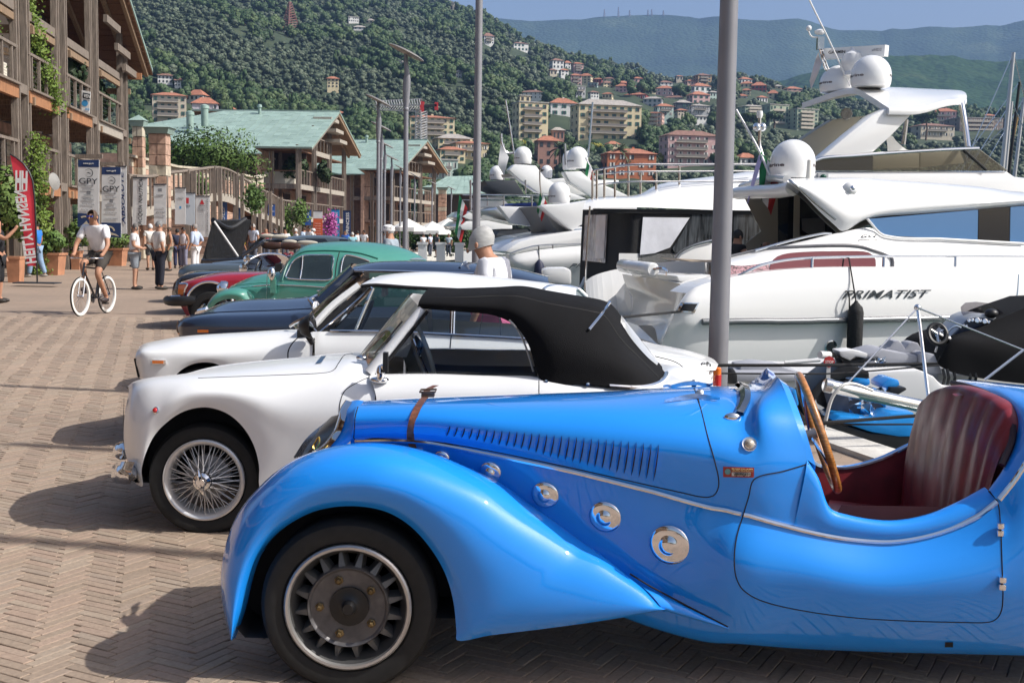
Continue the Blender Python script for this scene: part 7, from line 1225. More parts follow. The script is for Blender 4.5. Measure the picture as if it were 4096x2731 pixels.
# planters and bushes
c,w_,h_=planter(B1,120,1218,130,235,'terracotta planter left of the red flag');bush('round leafy bush in the planter left of the flag',c+V((-.3,.2,h_+1.3)),(.75,.75,1.5),2600,bushm,.085);c,w_,h_=planter(B1,440,1150,205,200,'large terracotta planter behind the red flag');bush('low bush in the planter behind the flag',c+V((0,0,h_+.35)),(.5,.5,.5),900,bushm,.07);c,w_,h_=planter(B1,1045,1065,165,160,'terracotta planter under the second tall banner');bush('flowering bush under the second banner',c+V((0,0,h_+.3)),(.75,.6,.5),900,bushm,.07);c,w_,h_=planter(B1,690,1100,90,170,'terracotta planter behind the cyclist');bush('tall green bush behind the cyclist',c+V((0,0,h_+.7)),(.5,.5,1.0),1000,bushm,.08)
# --- feather flag with mirrored lettering
pol=[(92,40),(150,80),(210,130),(262,210),(292,285),(310,450),(322,640),(330,1066),(250,1064),(225,850),(200,620),(165,430),(138,300),(118,180)];fy=31.5;t=thing('feather_flag','red feather flag with white mirrored lettering on a black pole','flag',G(*B1(342,1216)))
part('sail',MB().prism([P(*B1(x,y),fy)for x,y in pol],(0,.02,0)),bgr,t);part('pole',MB().tube([P(*B1(x,y),fy)for x,y in((90,38),(150,72),(215,125),(270,205),(300,285),(318,450),(330,700),(338,1000),(342,1216))],.022,6),black,t,True);part('foot',MB().box(P(*B1(342,1219),fy),(1.1,.5,.03)),ink,t)
text_on('lettering','HH',P(*B1(250,285),fy-.035),P(*B1(140,280),fy-.035),.52,inkw,t,bold=.05);text_on('lettering','HELLY HANSEN',P(*B1(285,1040),fy-.035),P(*B1(180,372),fy-.035),.30,inkw,t,up=(1,0,.15),bold=.03)
# --- banners
def ring_logo(t,c,nn,r,m_,name='emblem'):
 nn=V(nn).normalized();u=nn.cross(V((0,0,1))).normalized();up=u.cross(nn);pts=[]
 g=[[],[]]
 for k in range(25):
  a=.5+(5.2)*k/24;w_=.16*sin(pi*k/24)+.02
  for j,rr in enumerate((r,r*(1-w_))):g[j].append(c+(u*cos(a)+up*sin(a))*rr+nn*.012)
 o=part(name,MB().grid(g),m_,t);part('wave',MB().add([c+u*x*r+up*z*r+nn*.014 for x,z in((.7,-.1),(.2,.15),(-.1,.1),(-.5,-.35),(.0,-.12),(.3,-.08))],[(0,1,2,3,4,5)]),m_,o);return o
def gpy(pts,Y,label):
 cs=[P(*B1(x,y),Y)for x,y in pts];t,nn=sign('hanging_banner',label,'banner',cs,bgw,'banners along the promenade');field(t,cs,0,1,0,.105,bgn);write(t,cs,.25,.75,.055,.03,'www.gpy.it',inkw,bold=.01);ring_logo(t,on(cs,.52,.19),nn,(cs[1]-cs[0]).length*.2,ink)
 write(t,cs,.06,.94,.31,.085,'GPY',ink);write(t,cs,.28,.74,.375,.02,'MARINE',inkg);write(t,cs,.22,.78,.43,.018,'exclusive dealer',inkg);field(t,cs,.42,.6,.455,.5,inkg);write(t,cs,.3,.72,.52,.022,'FERRETTI',inkg);write(t,cs,.25,.78,.58,.025,'PERSHING',inkg);write(t,cs,.22,.8,.645,.02,'itama',inkg);write(t,cs,.18,.85,.735,.02,'MOCHI CRAFT',inkg)
 field(t,cs,0,1,.79,1,bgn);nnn=nn;c=on(cs,.35,.92);r=(cs[1]-cs[0]).length*.42;u=(cs[1]-cs[0]).normalized();up=V((0,0,1));part('dolphin_arc',MB().grid([[c+(u*cos(a)*.9+up*sin(a)*.75)*q*r+nn*.012 for a in[.15+2.*k/12 for k in range(13)]]for q in(1.0,.76)]),mat('ink_beige',(.5,.45,.36),.6),t);part('dolphin',MB().add([on(cs,x,z)+nn*.014 for x,z in((.12,.995),(.3,.94),(.42,.895),(.5,.93),(.75,.95),(.92,.985),(.6,.965),(.35,.975))],[(0,1,2,3,4,5,6,7)]),mat('ink_beige',(.5,.45,.36),.6),t)
 part('hanger',MB().beam(cs[0]+V((-.1,.05,.12)),cs[1]+V((.1,.05,.12)),.1,.14),w_grey,t)
gpy(((718,92),(910,92),(908,730),(712,705)),41.,'tall white and navy banner with dolphin emblem, nearer one');gpy(((935,158),(1110,158),(1112,805),(930,800)),45.,'tall white and navy banner with dolphin emblem, further one')
def banner(f,pts,Y,label,bg,items=(),fields=(),vert=()):
 cs=[P(*f(x,y),Y)for x,y in pts];t,nn=sign('hanging_banner',label,'banner',cs,bg,'banners along the promenade')
 for a in fields:field(t,cs,*a)
 for a in items:write(t,cs,*a)
 for a in vert:write_v(t,cs,*a)
 part('top_bar',MB().tube([cs[0],cs[1]],.03,6),ink,t);return t,cs,nn
banner(B1,((1060,148),(1160,152),(1165,770),(1112,770)),46.5,'white banner with upright blue lettering behind the dolphin banners',bgw,vert=[(.55,.08,.86,.45,'ABSOLUTE',inkn,1,.2,.02)])
banner(B1,((1222,255),(1352,258),(1340,690),(1214,690)),50.,'white banner with slanted black nautica lettering',bgw,vert=[(.6,.02,1.0,.32,'ACQUA NAUTICA',ink,1,.2)])
banner(B1,((1412,318),(1526,316),(1526,680),(1414,680)),55.,'white banner with small boat drawing and grey lines',bgw,[(.2,.8,.27,.04,'MARINE',inkg),(.15,.85,.6,.03,'Cranchi',inkg),(.15,.9,.7,.035,'Sessa',ink,.4),(.15,.9,.8,.03,'NEPTUNE',inkg)],[(.35,.65,.1,.18,inkg)])
banner(B1,((1608,348),(1706,350),(1704,684),(1606,684)),60.,'narrow white yacht services banner with blue mark',bgw,[(.15,.85,.07,.03,'Yacht Service',inkg),(.25,.8,.28,.05,'YAICH',inkg)],[(.42,.6,.5,.57,inkb)])
banner(B1,((1704,395),(1790,397),(1790,700),(1704,684)),62.,'pale blue banner with half-hidden red triangle',mat('banner_pale',(.5,.57,.64),.7),[(.05,.5,.4,.05,'DELTA',ink)],[(.05,.35,.15,.33,inkr)])
tt,cs,nn=banner(B1,((1797,424),(1926,425),(1928,800),(1800,800)),60.5,'white boat care banner with red triangle and upright lettering',bgw,[(.22,.65,.235,.035,'DELTA',ink),(.2,.65,.3,.035,'BOAT',inkg),(.2,.65,.345,.035,'CARE',inkg)]+[(.2,.66,.42+.05*k,.012,'yacht services & care',inkg)for k in range(9)],vert=[(.83,.06,.98,.08,'YACHT MANAGEMENT',ink,-1)]);part('triangle',MB().add([on(cs,.45,.07)+nn*.012,on(cs,.28,.2)+nn*.012,on(cs,.62,.2)+nn*.012],[(0,1,2)]),inkr,tt)
for k,(p_,Y,lb)in enumerate(((((2010,478),(2085,480),(2085,655),(2010,655)),72,'blue banner with white outlined letters, left of the pair'),(((2140,482),(2212,486),(2212,660),(2138,660)),75,'blue banner with white outlined letters, right of the pair'))):banner(B1,p_,Y,lb,mat('banner_mid_blue',(.06,.14,.4),.7),vert=[(.5,.2,.95,.45,'DEEP',inkw,1)])
banner(B2,((112,498),(174,500),(174,606),(110,604)),82,'small blue tobacconist sign with white T',bgb,[(.28,.72,.28,.38,'T',inkw,0,.05),(.1,.9,.62,.13,'TABACCHI',inkw)]);banner(B2,((432,550),(506,552),(505,692),(425,690)),90,'bright blue banner with round white emblem',bgb,[(.3,.7,.25,.2,'N',inkw),(.2,.8,.6,.06,'NORTH',inkw),(.2,.8,.72,.06,'SAILS',inkw)]);banner(B2,((527,560),(612,562),(610,790),(522,788)),92,'white and orange banner with lines of print',bgo,[(.15,.85,.5+.1*k,.03,'Yacht broker',inkw)for k in range(5)],[(0,1,0,.3,bgw)]);banner(B2,((692,545),(766,547),(766,800),(692,800)),98,'cyan banner with white upright lettering beside the bougainvillea',bgc,vert=[(.6,.1,.95,.35,'MARINE SERVICE',inkw,1)]);banner(B2,((799,556),(869,558),(869,780),(799,780)),101,'navy banner with white upright lettering beside the cyan one',bgn,vert=[(.6,.08,.95,.42,'PRINCESS',inkw,1,0,.01)])
# --- stone columns with copper caps, sloping wall, hedge and the arched footbridge
def column(f,x0,x1,y0,y1,ycap,Y,label):
 a,b_=P(*f(x0,y1),Y),P(*f(x1,y1),Y);w_=(b_-a).length;tp=P(*f(x0,y0),Y).z;cp=P(*f(x0,ycap),Y).z;c=(a+b_)/2;t=thing('stone_column',label,'column',(c.x,Y,0),'stone columns with copper caps');n_=int(tp/.5)
 for k in range(n_):
  for j in range(2):part('block',MB().box((c.x+(j-.5)*w_*.5*.99,Y+w_/2+RND.uniform(-.03,.03),tp*(k+.5)/n_),(w_*.5-.02,w_,tp/n_-.03)),stone_c if k%4==0 else stone_p,t)
 part('cornice',MB().box((c.x,Y+w_/2,tp+.15),(w_*1.25,w_*1.25,.3),None,1.15),copper3,t);part('cap',MB().add([(c.x+x*w_*.8,Y+w_/2+y*w_*.8,tp+.3)for x,y in((-1,-1),(1,-1),(1,1),(-1,1))]+[(c.x,Y+w_/2,cp)],[(0,1,4),(1,2,4),(2,3,4),(3,0,4),(3,2,1,0)]),copper2,t)
column(A1,1215,1310,1160,1460,1050,62,'pink stone column with green cap, left of the pair');column(A1,1365,1525,1225,1510,1125,60,'pink stone column with green cap, right of the pair')
t=thing('retaining_wall','sloping pink and cream stone wall under the columns','wall',P(*B1(1215,800),63));top=[P(*f(x,y),Y)for f,x,y,Y in((B1,1150,60,60),(B1,1215,75,62),(B1,1420,118,65),(B1,1590,160,69),(B1,1900,185,77),(B1,2351,260,86),(B2,60,240,90))]
for a,b_ in zip(top,top[1:]):
 n_=12
 for k in range(n_):z0a,z1a=a.z*k/n_,a.z*(k+1)/n_-.03;z0b,z1b=b_.z*k/n_,b_.z*(k+1)/n_-.03;part('block_course',MB().prism([V((a.x,a.y,z0a)),V((b_.x,b_.y,z0b)),V((b_.x,b_.y,z1b)),V((a.x,a.y,z1a))],(0,.4,0)),stone_c if k in(11,7,8)else stone_p,t)
 part('coping',MB().beam(a+V((0,.15,.06)),b_+V((0,.15,.06)),.5,.12),stone_c,t)
hb=P(*A1(1830,1430),78);t=bush('long clipped green hedge in front of the green roof',hb+V((0,1,0)),(4.6,1.6,2.0),9000,bushm,.1,'hedge','hedge',34)
t=thing('footbridge','arched grey timber footbridge with railings','bridge',P(*B1(1900,900),68));rp=[(B1,1170,235,56),(B1,1380,245,59),(B1,1560,210,62),(B1,1700,195,64),(B1,1850,175,66.5),(B1,1990,162,69),(B1,2100,185,71),(B1,2220,255,74),(B1,2340,330,77),(B2,60,370,80),(B2,130,400,83),(B2,240,460,87),(B2,390,480,91)]
rt=cr([P(*f(x,y),Y)for f,x,y,Y in rp],60);hgt=lambda p:p.y/60*1.1;part('handrail',MB().tube(rt,.09,6),w_grey,t,True);lowr=[p+V((0,0,-1.55))for p in rt];part('walkway',MB().grid([lowr,[p+V((-2.,.3,0))for p in lowr]]),w_dark,t);part('arch_beam',MB().grid([[p+V((0,-.05,.1))for p in lowr],[p+V((0,-.05,-.35))for p in lowr]]),w_pale,t)
for i in range(0,59,1):part('baluster',MB().beam(rt[i]+V((0,0,-.05)),lowr[i],.09,.09),w_grey,t)
for i in(0,7,14,21,28,35,42,49,56):part('bridge_post',MB().beam(V((lowr[i].x,lowr[i].y,0)),rt[i]+V((0,0,.05)),.28,.22),w_grey,t);part('bridge_post',MB().beam(V((lowr[i].x+.38,lowr[i].y,0)),rt[i]+V((.38,0,.0)),.2,.2),w_grey,t)
for f,pts,lb in((B1,((1840,300),(1835,400),(1825,330)),'jasmine creeper on the footbridge'),(B2,((270,560),(275,640),(280,740)),'green creeper on a post behind the crowd'),(B2,((400,510),(405,580),(410,650)),'green creeper beside the blue emblem banner'),(B1,((2330,380),(2335,450),(2335,500)),'green creeper at the bridge end')):creeper(lb,[P(*f(x,y),70 if f is B1 else 88)for x,y in pts],.5,700,bushm,.12)
creeper('magenta bougainvillea beside the cyan banner',[P(*B2(x,y),97)for x,y in((685,620),(685,700),(690,780))],.5,500,leaf_mat('magenta_flowers',(.2,.02,.16),(.35,.03,.28),(.42,.1,.32),1.),.13)
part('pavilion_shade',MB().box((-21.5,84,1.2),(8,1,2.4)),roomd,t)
# --- second timber building with the big green roof, third one copied from it
def gable_building(label):
 C0=V((-17.4,97.3,0));f2=Frame(C0,(.0624,1,0));b=thing('timber_building',label,'building',C0);pa=[0,5.5,11.5,18.]
 R_a,E0,E1=9.6,-.9,20.
 ridge_z=lambda a:8.2+(a-E0)*(12.-8.2)/(R_a-E0)if a<R_a else 8.9+(E1-a)*(12.-8.9)/(E1-R_a)
 for a in pa:
  for da in(-.35,.35):post_cluster(b,f2,a+da,0,0,min(ridge_z(a)-.1,11.5))
 for a in(2.7,8.4,14.6):post_cluster(b,f2,a,-2.2,0,8.2)
 for k,a in enumerate(pa[:-1]):
  a0,a1=a+.7,pa[k+1]-.7
  for z in(2.6,5.2):part('edge_beam',bar(f2,(a0+a1)/2,.02,z-.1,(a1-a0+.8,.16,.4)),w_pale,b);railing(b,f2,a0-.3,a1+.3,0,z+.1,5,False)
  if k==1:part('edge_beam',bar(f2,(a0+a1)/2,.02,8.15,(a1-a0+.8,.16,.4)),w_pale,b);railing(b,f2,a0-.3,a1+.3,0,8.3,4,False)
 for z in(2.6,5.2,8.1):part('floor',bar(f2,9,-1.6,z-.05,(18,3.,.12)),w_dark,b)
 part('back_wall',bar(f2,9,-3.2,4,(19,.3,8)),stone_p,b)
 for a,z in((2.5,1.2),(8,1.2),(14,1.2),(2.5,3.8),(8,3.8),(14,3.8),(4,6.5),(9.5,6.5),(15,6.5)):o=part('window',bar(f2,a,-3.02,z,(2.2,.1,1.9)),roomd,b);part('frame',bar(f2,a,-2.98,z+1.,(2.4,.12,.12)),w_pale,o)
 for dx in(-4.4,-2.2):post_cluster(b,Frame(C0+V((dx,0,0)),(1,0,0)),0,0,0,7.9)
 part('terrace_edge',MB().box(C0+V((-2.3,.05,5.1)),(4.4,.2,.4)),w_grey,b);part('terrace_floor',MB().box(C0+V((-2.3,2.2,5.1)),(4.4,4.,.15)),w_dark,b);part('terrace_rail',MB().box(C0+V((-2.3,.02,6.35)),(4.4,.12,.08)),w_dark,b);part('side_wall',MB().box(C0+V((-9.2,.4,3.6)),(9.2,.3,7.2)),mat('shade_brick',(.26,.17,.13),.9,var=.2,vscale=2),b);part('rear_mass',MB().box(C0+V((-10,9,3.8)),(13,16,7.6)),mat('shade_brick',(.26,.17,.13),.9),b);part('terrace_back',MB().box(C0+V((-2.6,4.2,6.6)),(5.,.2,3.)),roomd,b)
 rl,rr_,er,e1,e2,el=P(900,443,107),f2(R_a,1.3,12.),f2(E0,1.3,8.2),f2(E0,-3.2,8.2),P(1048,612,95.6),P(666,562,97.5)
 sheets(b,[rl,rr_,er,f2(E0,-9.5,8.2)],16,9,None)
 hp=P(575,498,103.);sheets(b,[hp,rl,f2(E0,-9.5,8.2),el],9,6,None)
 part('low_eave',MB().prism([f2(E0,-3.6,8.2)+V((0,0,.02)),f2(E0,-9.5,8.2),el,P(905,611,95.8),e2],(0,0,-.1)),copper,b)
 part('far_roof',MB().prism([rr_,f2(R_a,-12,12.),f2(E1,-12,8.9),f2(E1,1.3,8.9)],(0,0,.15)),copper,b);q3=[f2(R_a,1.3,11.95),f2(R_a,-12,11.95),f2(E1,-12,8.85),f2(E1,1.3,8.85)];boards(b,q3,16,w_tan)
 for t_ in(1.15,.1):part('rafter',MB().beam(f2(R_a,t_,11.8),f2(E1-.2,t_,8.78),.2,.34),w_tan,b);part('rafter',MB().beam(f2(R_a,t_,11.8),f2(E0+.2,t_,8.1),.2,.34),w_grey,b)
 for a,z in((R_a,11.2),(R_a+2,10.4),(R_a+3.6,9.6)):part('purlin',bar(f2,a-.8,.3,z,(3.2,1.6,.3)),w_pale,b)
 for p_,m_ in((P(*D6(130,320),106),copper3),):part('roof_vent',MB().lathe([(.14,-.3),(.14,.3),(.22,.33),(.18,.55),(.05,.6)],p_,(0,0,1),12),m_,b,True)
 return b
b2=gable_building('timber building with large green copper roof in the middle distance')
for p_,lb in((P(*A1(1745,1120),100),0),(P(*A1(1880,1060),101),1)):part('roof_vent',MB().lathe([(.3,-.9),(.3,.5),(.36,.55),(.34,.8),(.12,.9)],p_,(0,0,1),14),copper,b2,True)
b3=copy_tree(b2);b3['label']='timber building with green copper roof, further along the promenade';b3.rotation_euler=(0,0,-.12);b3.location=(-13.0,128.5,0)
so_=V((-19.6,98.6,5.2));t=thing('sofa','white corner sofa on the terrace of the green roofed building','sofa',so_);part('seat',MB().box(so_+V((0,0,.35)),(3.4,.9,.4)),crm,t);part('backrest',MB().box(so_+V((0,.5,.75)),(3.4,.25,.8)),crm,t);part('pillow',MB().ball(so_+V((-.8,0,.85)),(.4,.2,.35)),crm,t,True)
bush('dark potted shrub on the terrace beside the white sofa',V((-18.2,99.2,6.6)),(1.2,.8,1.3),900,darkb,.2);bush('dark shrub behind the balcony rail of the green roofed building',V((-16.3,103,6.5)),(.6,1.8,1.2),900,darkb,.2)
# far green roof with columns, cafe parasols
q=[P(1680,725,170),P(1900,703,172),P(1985,775,168),P(1655,775,166)];t=thing('pavilion','low pavilion with green copper hipped roof beyond the lamp row','building',V((q[0].x,170,0)));sheets(t,[P(1790,706,172),P(1905,703,174),P(1985,775,168),P(1655,776,166)],10,5,None);part('wall',MB().box(((q[2].x+q[3].x)/2,172,3),(11,5,8)),roomd,t)
for i,(x0,x1)in enumerate(((1545,1612),(1672,1745))):column(B2,x0,x1,365,560,320,150+i,'pink stone column beyond the lamp row, '+('left','right')+' of the pair' if False else f'pink stone column beyond the lamp row, {"left" if i == 0 else "right"} one')
cwm=mat('parasol_white',(.72,.71,.67),.8)
for i,(x,y,w_,lb)in enumerate(((1400,700,330,'white cafe parasol behind the man in the cap'),(1620,730,360,'white cafe awning right of the cap wearer, lower one'),(1760,690,300,'white cafe parasol near the thin tall post'))):
 Y=92+i*6;c=P(*B2(x,y),Y);r=w_*.43556/FPX*Y/2;t=thing('parasol',lb,'parasol',V((c.x,Y,0)),'white cafe parasols');part('canopy',MB().add([c+V((r*cos(a),r*sin(a),-.1))for a in[2*pi*k/8+.39 for k in range(8)]]+[c+V((0,0,r*.42))],[(k,(k+1)%8,8)for k in range(8)]),cwm,t);part('valance',MB().grid([[c+V((r*cos(a),r*sin(a),z))for a in[2*pi*k/8+.39 for k in range(8)]]for z in(-.1,-.4)],cu=True),cwm,t);part('pole',MB().tube([V((c.x,Y,0)),c+V((0,0,r*.4))],.05,6),steel,t)
bush('leafy hedge of the cafe terrace',P(*B2(1700,830),100),(6,1.,1.2),2500,bushm,.16,'hedge','hedge',20);bush('round olive tree at the cafe',P(*B2(1800,770),104),(1.4,1.2,1.1),700,olive,.16,'olive_tree','tree')
for i,x in enumerate((1530,1698,1868,2560)):c=G(*B2(x,935),0);c=V((P(*B2(x,900),48).x,48,0));t=thing('service_pedestal',f'white quayside service post, number {["one from the left", "two from the left", "three from the left", "four behind the person"][i]}','post',c,'service posts on the quay');part('body',MB().box(c+V((0,0,.55)),(.34,.3,1.1)),gel,t);part('cap',MB().box(c+V((0,0,1.14)),(.42,.38,.1)),gel,t)
# ------------------------------------------------------------------ cars at the far end of the row
def sheet_car(name,label,mt,Yn,Yc,rows,wheelx,f=D7,r=.31):
 car=thing(name,label,'car',(P(*f(rows[0][0][0],1000),Yc).x+1.5,Yc,0));n_=len(rows[0])
 rails=[]
 for k,row in enumerate(rows):rails.append([P(*f(x,y),Y)for x,y,Y in row])
 mb=shell(car,'body',rails,mt,Yc,4,4,40)
 for x in wheelx:
  for y,w_ in((Yn+.02,.17),(2*Yc-Yn-.02,-.17)):simple_wheel(car,V((P(*f(x,1000),Yn).x,y,r)),r,r*.62,w_)
 return car,bvh(mb)
def red_car():
 Yn,Yc=18.6,19.5
 rows=[[(430,1215,Yn+.2),(520,1200,Yn),(800,1200,Yn),(1300,1200,Yn),(1900,1200,Yn)],[(345,1060,Yn+.15),(520,1070,Yn),(800,1070,Yn),(1300,1070,Yn),(1900,1070,Yn)],[(333,960,Yn+.1),(520,960,Yn-.03),(800,960,Yn-.03),(1300,960,Yn-.03),(1900,960,Yn-.03)],[(342,850,Yn+.12),(520,812,Yn),(800,775,Yn),(1300,755,Yn),(1900,755,Yn)],[(365,828,Yn+.3),(540,778,Yn+.2),(840,718,Yn+.2),(1300,705,Yn+.2),(1900,705,Yn+.2)],[(390,815,Yc),(600,752,Yc),(860,704,Yc),(1300,698,Yc),(1900,698,Yc)]]
 car,B=sheet_car('convertible','red roadster with black bumper and orange corner lamp beyond the green car',redp,Yn,Yc,[[(x,y,Y)for x,y,Y in r]for r in rows],(700,1650))
 part('indicator',patch(B,D7,([(342,855),(440,848)],[(335,960),(405,970)]),.015,5,4),lens_o,car,True);part('lamp_rim',seam(B,D7,[(340,845),(445,845),(420,900),(405,975)],.018,16,.01),chrome,car)
 part('bumper',MB().tube(cr(px(D7,[(540,1035,Yn-.08),(400,1040,Yn-.1),(280,1040,Yn-.05),(225,1035,Yn+.1),(212,1030,Yc)]),16),.08,10),black,car,True);part('bumper_trim',MB().tube(cr(px(D7,[(360,985,Yn-.1),(260,990,Yn-.05),(215,990,Yn+.1)]),10),.02,6),chrome,car,True)
 wa=MB();c=P(*D7(705,1090),Yn-.09);wa.lathe([(.35,.0),(.001,.002)],c,(0,-1,0),28);part('wheel_arch',wa,seamm,car);simple_wheel(car,V((c.x+.02,c.y-.01,.31)),.30,.19,-.05);arch=MB();arch.tube([c+V((cos(a)*.36,-.01,sin(a)*.36))for a in[pi*k/20 for k in range(21)]],.022,6);part('arch_trim',arch,chrome,car,True)
 q=P(*D7(1700,760),Yc);[ring_seat(car,(q.x,Yc+dy,.5),(.2,.5,.42),mat('seat_red',(.2,.02,.03),.6))for dy in(-.4,.4)];m_=P(*D7(1520,675),Yn-.1);part('wing_mirror',MB().box(m_,(.12,.14,.2),None,.85),black,car)
red_car()
def black_roadster():
 Yn,Yc=21.8,22.6
 rows=[[(262,985,Yn+.2),(330,990,Yn),(600,990,Yn),(1050,990,Yn),(1700,990,Yn)],[(258,940,Yn+.15),(330,900,Yn-.03),(600,880,Yn-.03),(1050,880,Yn-.03),(1700,880,Yn-.03)],[(282,830,Yn+.15),(360,765,Yn),(600,740,Yn),(1050,730,Yn),(1700,730,Yn)],[(310,800,Yn+.3),(440,722,Yn+.2),(650,698,Yn+.2),(1050,690,Yn+.2),(1700,690,Yn+.2)],[(330,785,Yc),(460,708,Yc),(660,685,Yc),(1050,676,Yc),(1700,676,Yc)]]
 car,B=sheet_car('convertible','black open roadster with chrome screen frame beyond the red car',blackp,Yn,Yc,rows,(560,1500))
 fr_=cr(px(D7,[(1045,690,Yn+.1),(1100,625,Yn+.15),(1170,555,Yn+.2),(1300,497,Yn+.4),(1450,488,Yc),(1560,508,Yc+.4),(1622,562,Yc+.7),(1600,615,Yc+.7)]),40);part('screen_frame',MB().tube(fr_,.022,8),chrome,car,True);part('windscreen',MB().add(fr_,[tuple(range(len(fr_)))]),glass('thin_glass',(.8,.84,.84),.8,base=.06),car)
 part('inside_mirror',MB().box(P(*D7(1330,535),Yc),(.03,.3,.12)),mat('mirror_grey',(.4,.4,.4),.2,.6),car);part('mirror_stalk',MB().tube(px(D7,[(1330,555,Yc),(1330,640,Yc)]),.02,6),chrome,car)
 c=P(*D7(1265,680),Yn+.5);part('steering_wheel',MB().tube([c+V((.06*sin(a),.2*cos(a),.2*sin(a)))for a in[2*pi*k/28 for k in range(29)]],.016,6,False),black,car,True);part('spot_mirror',MB().lathe([(.085,0),(.09,.02),(.06,.03),(.001,.031)],P(*D7(1100,662),Yn),(-.4,-1,0),20),chrome,car,True);part('spot_mirror',MB().lathe([(.07,0),(.075,.02),(.05,.03),(.001,.031)],P(*D7(1145,555),Yn+.2),(-.4,-1,0),20),chrome,car,True)
 q=P(*D7(1560,700),Yc);[ring_seat(car,(q.x,Yc+dy,.5),(.2,.5,.42),mat('seat_red',(.2,.02,.03),.6))for dy in(-.4,.4)]
black_roadster()
def grey_car():
 Yn,Yc=25.2,26.
 rows=[[(335,760,Yn+.2),(420,800,Yn),(700,800,Yn),(1100,800,Yn),(1700,800,Yn)],[(330,720,Yn+.15),(420,720,Yn-.02),(700,710,Yn-.02),(1100,710,Yn-.02),(1700,710,Yn-.02)],[(345,670,Yn+.15),(430,640,Yn+.05),(700,622,Yn+.05),(1100,625,Yn+.05),(1700,625,Yn+.05)],[(375,652,Yc),(470,622,Yc),(720,606,Yc),(1100,612,Yc),(1700,612,Yc)]]
 sheet_car('convertible','dull grey-blue car with long smooth bonnet behind the black roadster',greyp,Yn,Yc,rows,(560,1300));Yn,Yc=28,28.8
 rows=[[(735,640,Yn),(900,680,Yn),(1300,680,Yn),(1800,680,Yn)],[(735,606,Yn),(900,595,Yn),(1300,575,Yn),(1800,575,Yn)],[(745,600,Yc),(900,582,Yc),(1130,562,Yc),(1800,562,Yc)]]
 sheet_car('saloon_car','slate car with only its bonnet showing behind the grey-blue one',greyp,Yn,Yc,rows,(900,1500))
grey_car()
def open_bonnet():
 Yn,Yc=31.,31.8
 rows=[[(590,600,Yn),(760,620,Yn),(1100,620,Yn),(1700,640,Yn)],[(600,560,Yn-.02),(760,560,Yn-.02),(1100,540,Yn-.02),(1700,540,Yn-.02)],[(612,540,Yn+.1),(760,530,Yn+.1),(1130,512,Yn+.1),(1700,512,Yn+.1)],[(625,532,Yc),(760,522,Yc),(1130,505,Yc),(1700,505,Yc)]]
 car,B=sheet_car('saloon_car','black saloon with its quilted bonnet propped wide open',blackp,Yn,Yc,rows,(750,1500))
 cs=[P(*D7(x,y),Y)for x,y,Y in((740,88,Yn+.1),(1120,78,Yc+.6),(1000,515,Yc+.6),(612,558,Yn+.1))];bo=part('bonnet',MB().prism(cs,(.12,.2,-.02)),mat('quilted_black',(.008,.008,.009),.55,bump=1.,bscale=9),car);part('bonnet_lip',MB().tube(cr([cs[0],(cs[0]+cs[1])/2+V((0,0,-.22)),cs[1]],14),.07,8),black,bo,True);part('bonnet_stay',MB().tube([P(*D7(755,105),Yn),P(*D7(1035,515),Yn+.1)],.03,6),mat('stay_white',(.6,.6,.6),.4),car)
 for u0,u1 in((.24,.35),(.5,.75)):
  for k in range(6):v=.76+k*.034;part('vent_slot',MB().add([on(cs,u0,v)+V((-.02,-.03,0)),on(cs,u1,v)+V((-.02,-.03,0)),on(cs,u1,v+.02)+V((-.02,-.03,0)),on(cs,u0,v+.02)+V((-.02,-.03,0))],[(0,1,2,3)]),fwhite,bo)
 for pts,rr in(([(1080,512,Yn),(1190,440,Yn+.1),(1330,345,Yn+.2),(1400,330,Yc),(1700,335,Yc),(1900,350,Yc)],.05),([(1190,420,Yc+.6),(1340,290,Yc+.6),(1450,262,Yc+.6),(1600,290,Yc+.6)],.05)):part('screen_pillar',MB().tube(cr(px(D7,pts),20),rr,8),blackp,car,True)
 q=P(*D7(1600,470),Yc);[ring_seat(car,(q.x,Yc+dy,.5),(.2,.5,.5),mat('seat_red',(.2,.02,.03),.6))for dy in(-.4,.4)]
 for x,y,s_ in((1640,345,1.),(1850,355,1.4),(1380,275,1.),(1520,285,1.2)):part('sun_visor',MB().ball(P(*D7(x,y),Yc-.3),(.2*s_,.05,.06)),mat('visor_cream',(.5,.46,.38),.7),car,True)
 for x,y in((1440,392),(1645,395)):part('inside_mirror',MB().ball(P(*D7(x,y),Yc-.5),(.3,.05,.1)),mat('brown_gloss',(.06,.03,.02),.2),car,True)
open_bonnet()
def wagon():
 Yn,Yc=36.,36.9;rows=[[(1570,420,Yn),(1800,420,Yn),(2100,420,Yn),(2400,430,Yn)],[(1580,330,Yn),(1800,312,Yn+.1),(2100,312,Yn+.1),(2360,340,Yn)],[(1600,300,Yn+.2),(1800,285,Yn+.2),(2100,285,Yn+.2),(2320,312,Yn+.2)],[(1620,285,Yc),(1800,272,Yc),(2100,272,Yc),(2300,298,Yc)]]
 car,B=sheet_car('saloon_car','grey-blue saloon roof showing above the green car',greyp,Yn,Yc,rows,(1700,2300));part('side_window',patch(B,D7,([(1830,310),(2060,312)],[(1840,360),(2110,362)]),.02,6,3),tint,car);part('rear_window',patch(B,D7,([(2230,315),(2320,320)],[(2235,350),(2350,350)]),.02,4,3),tint,car)
wagon()
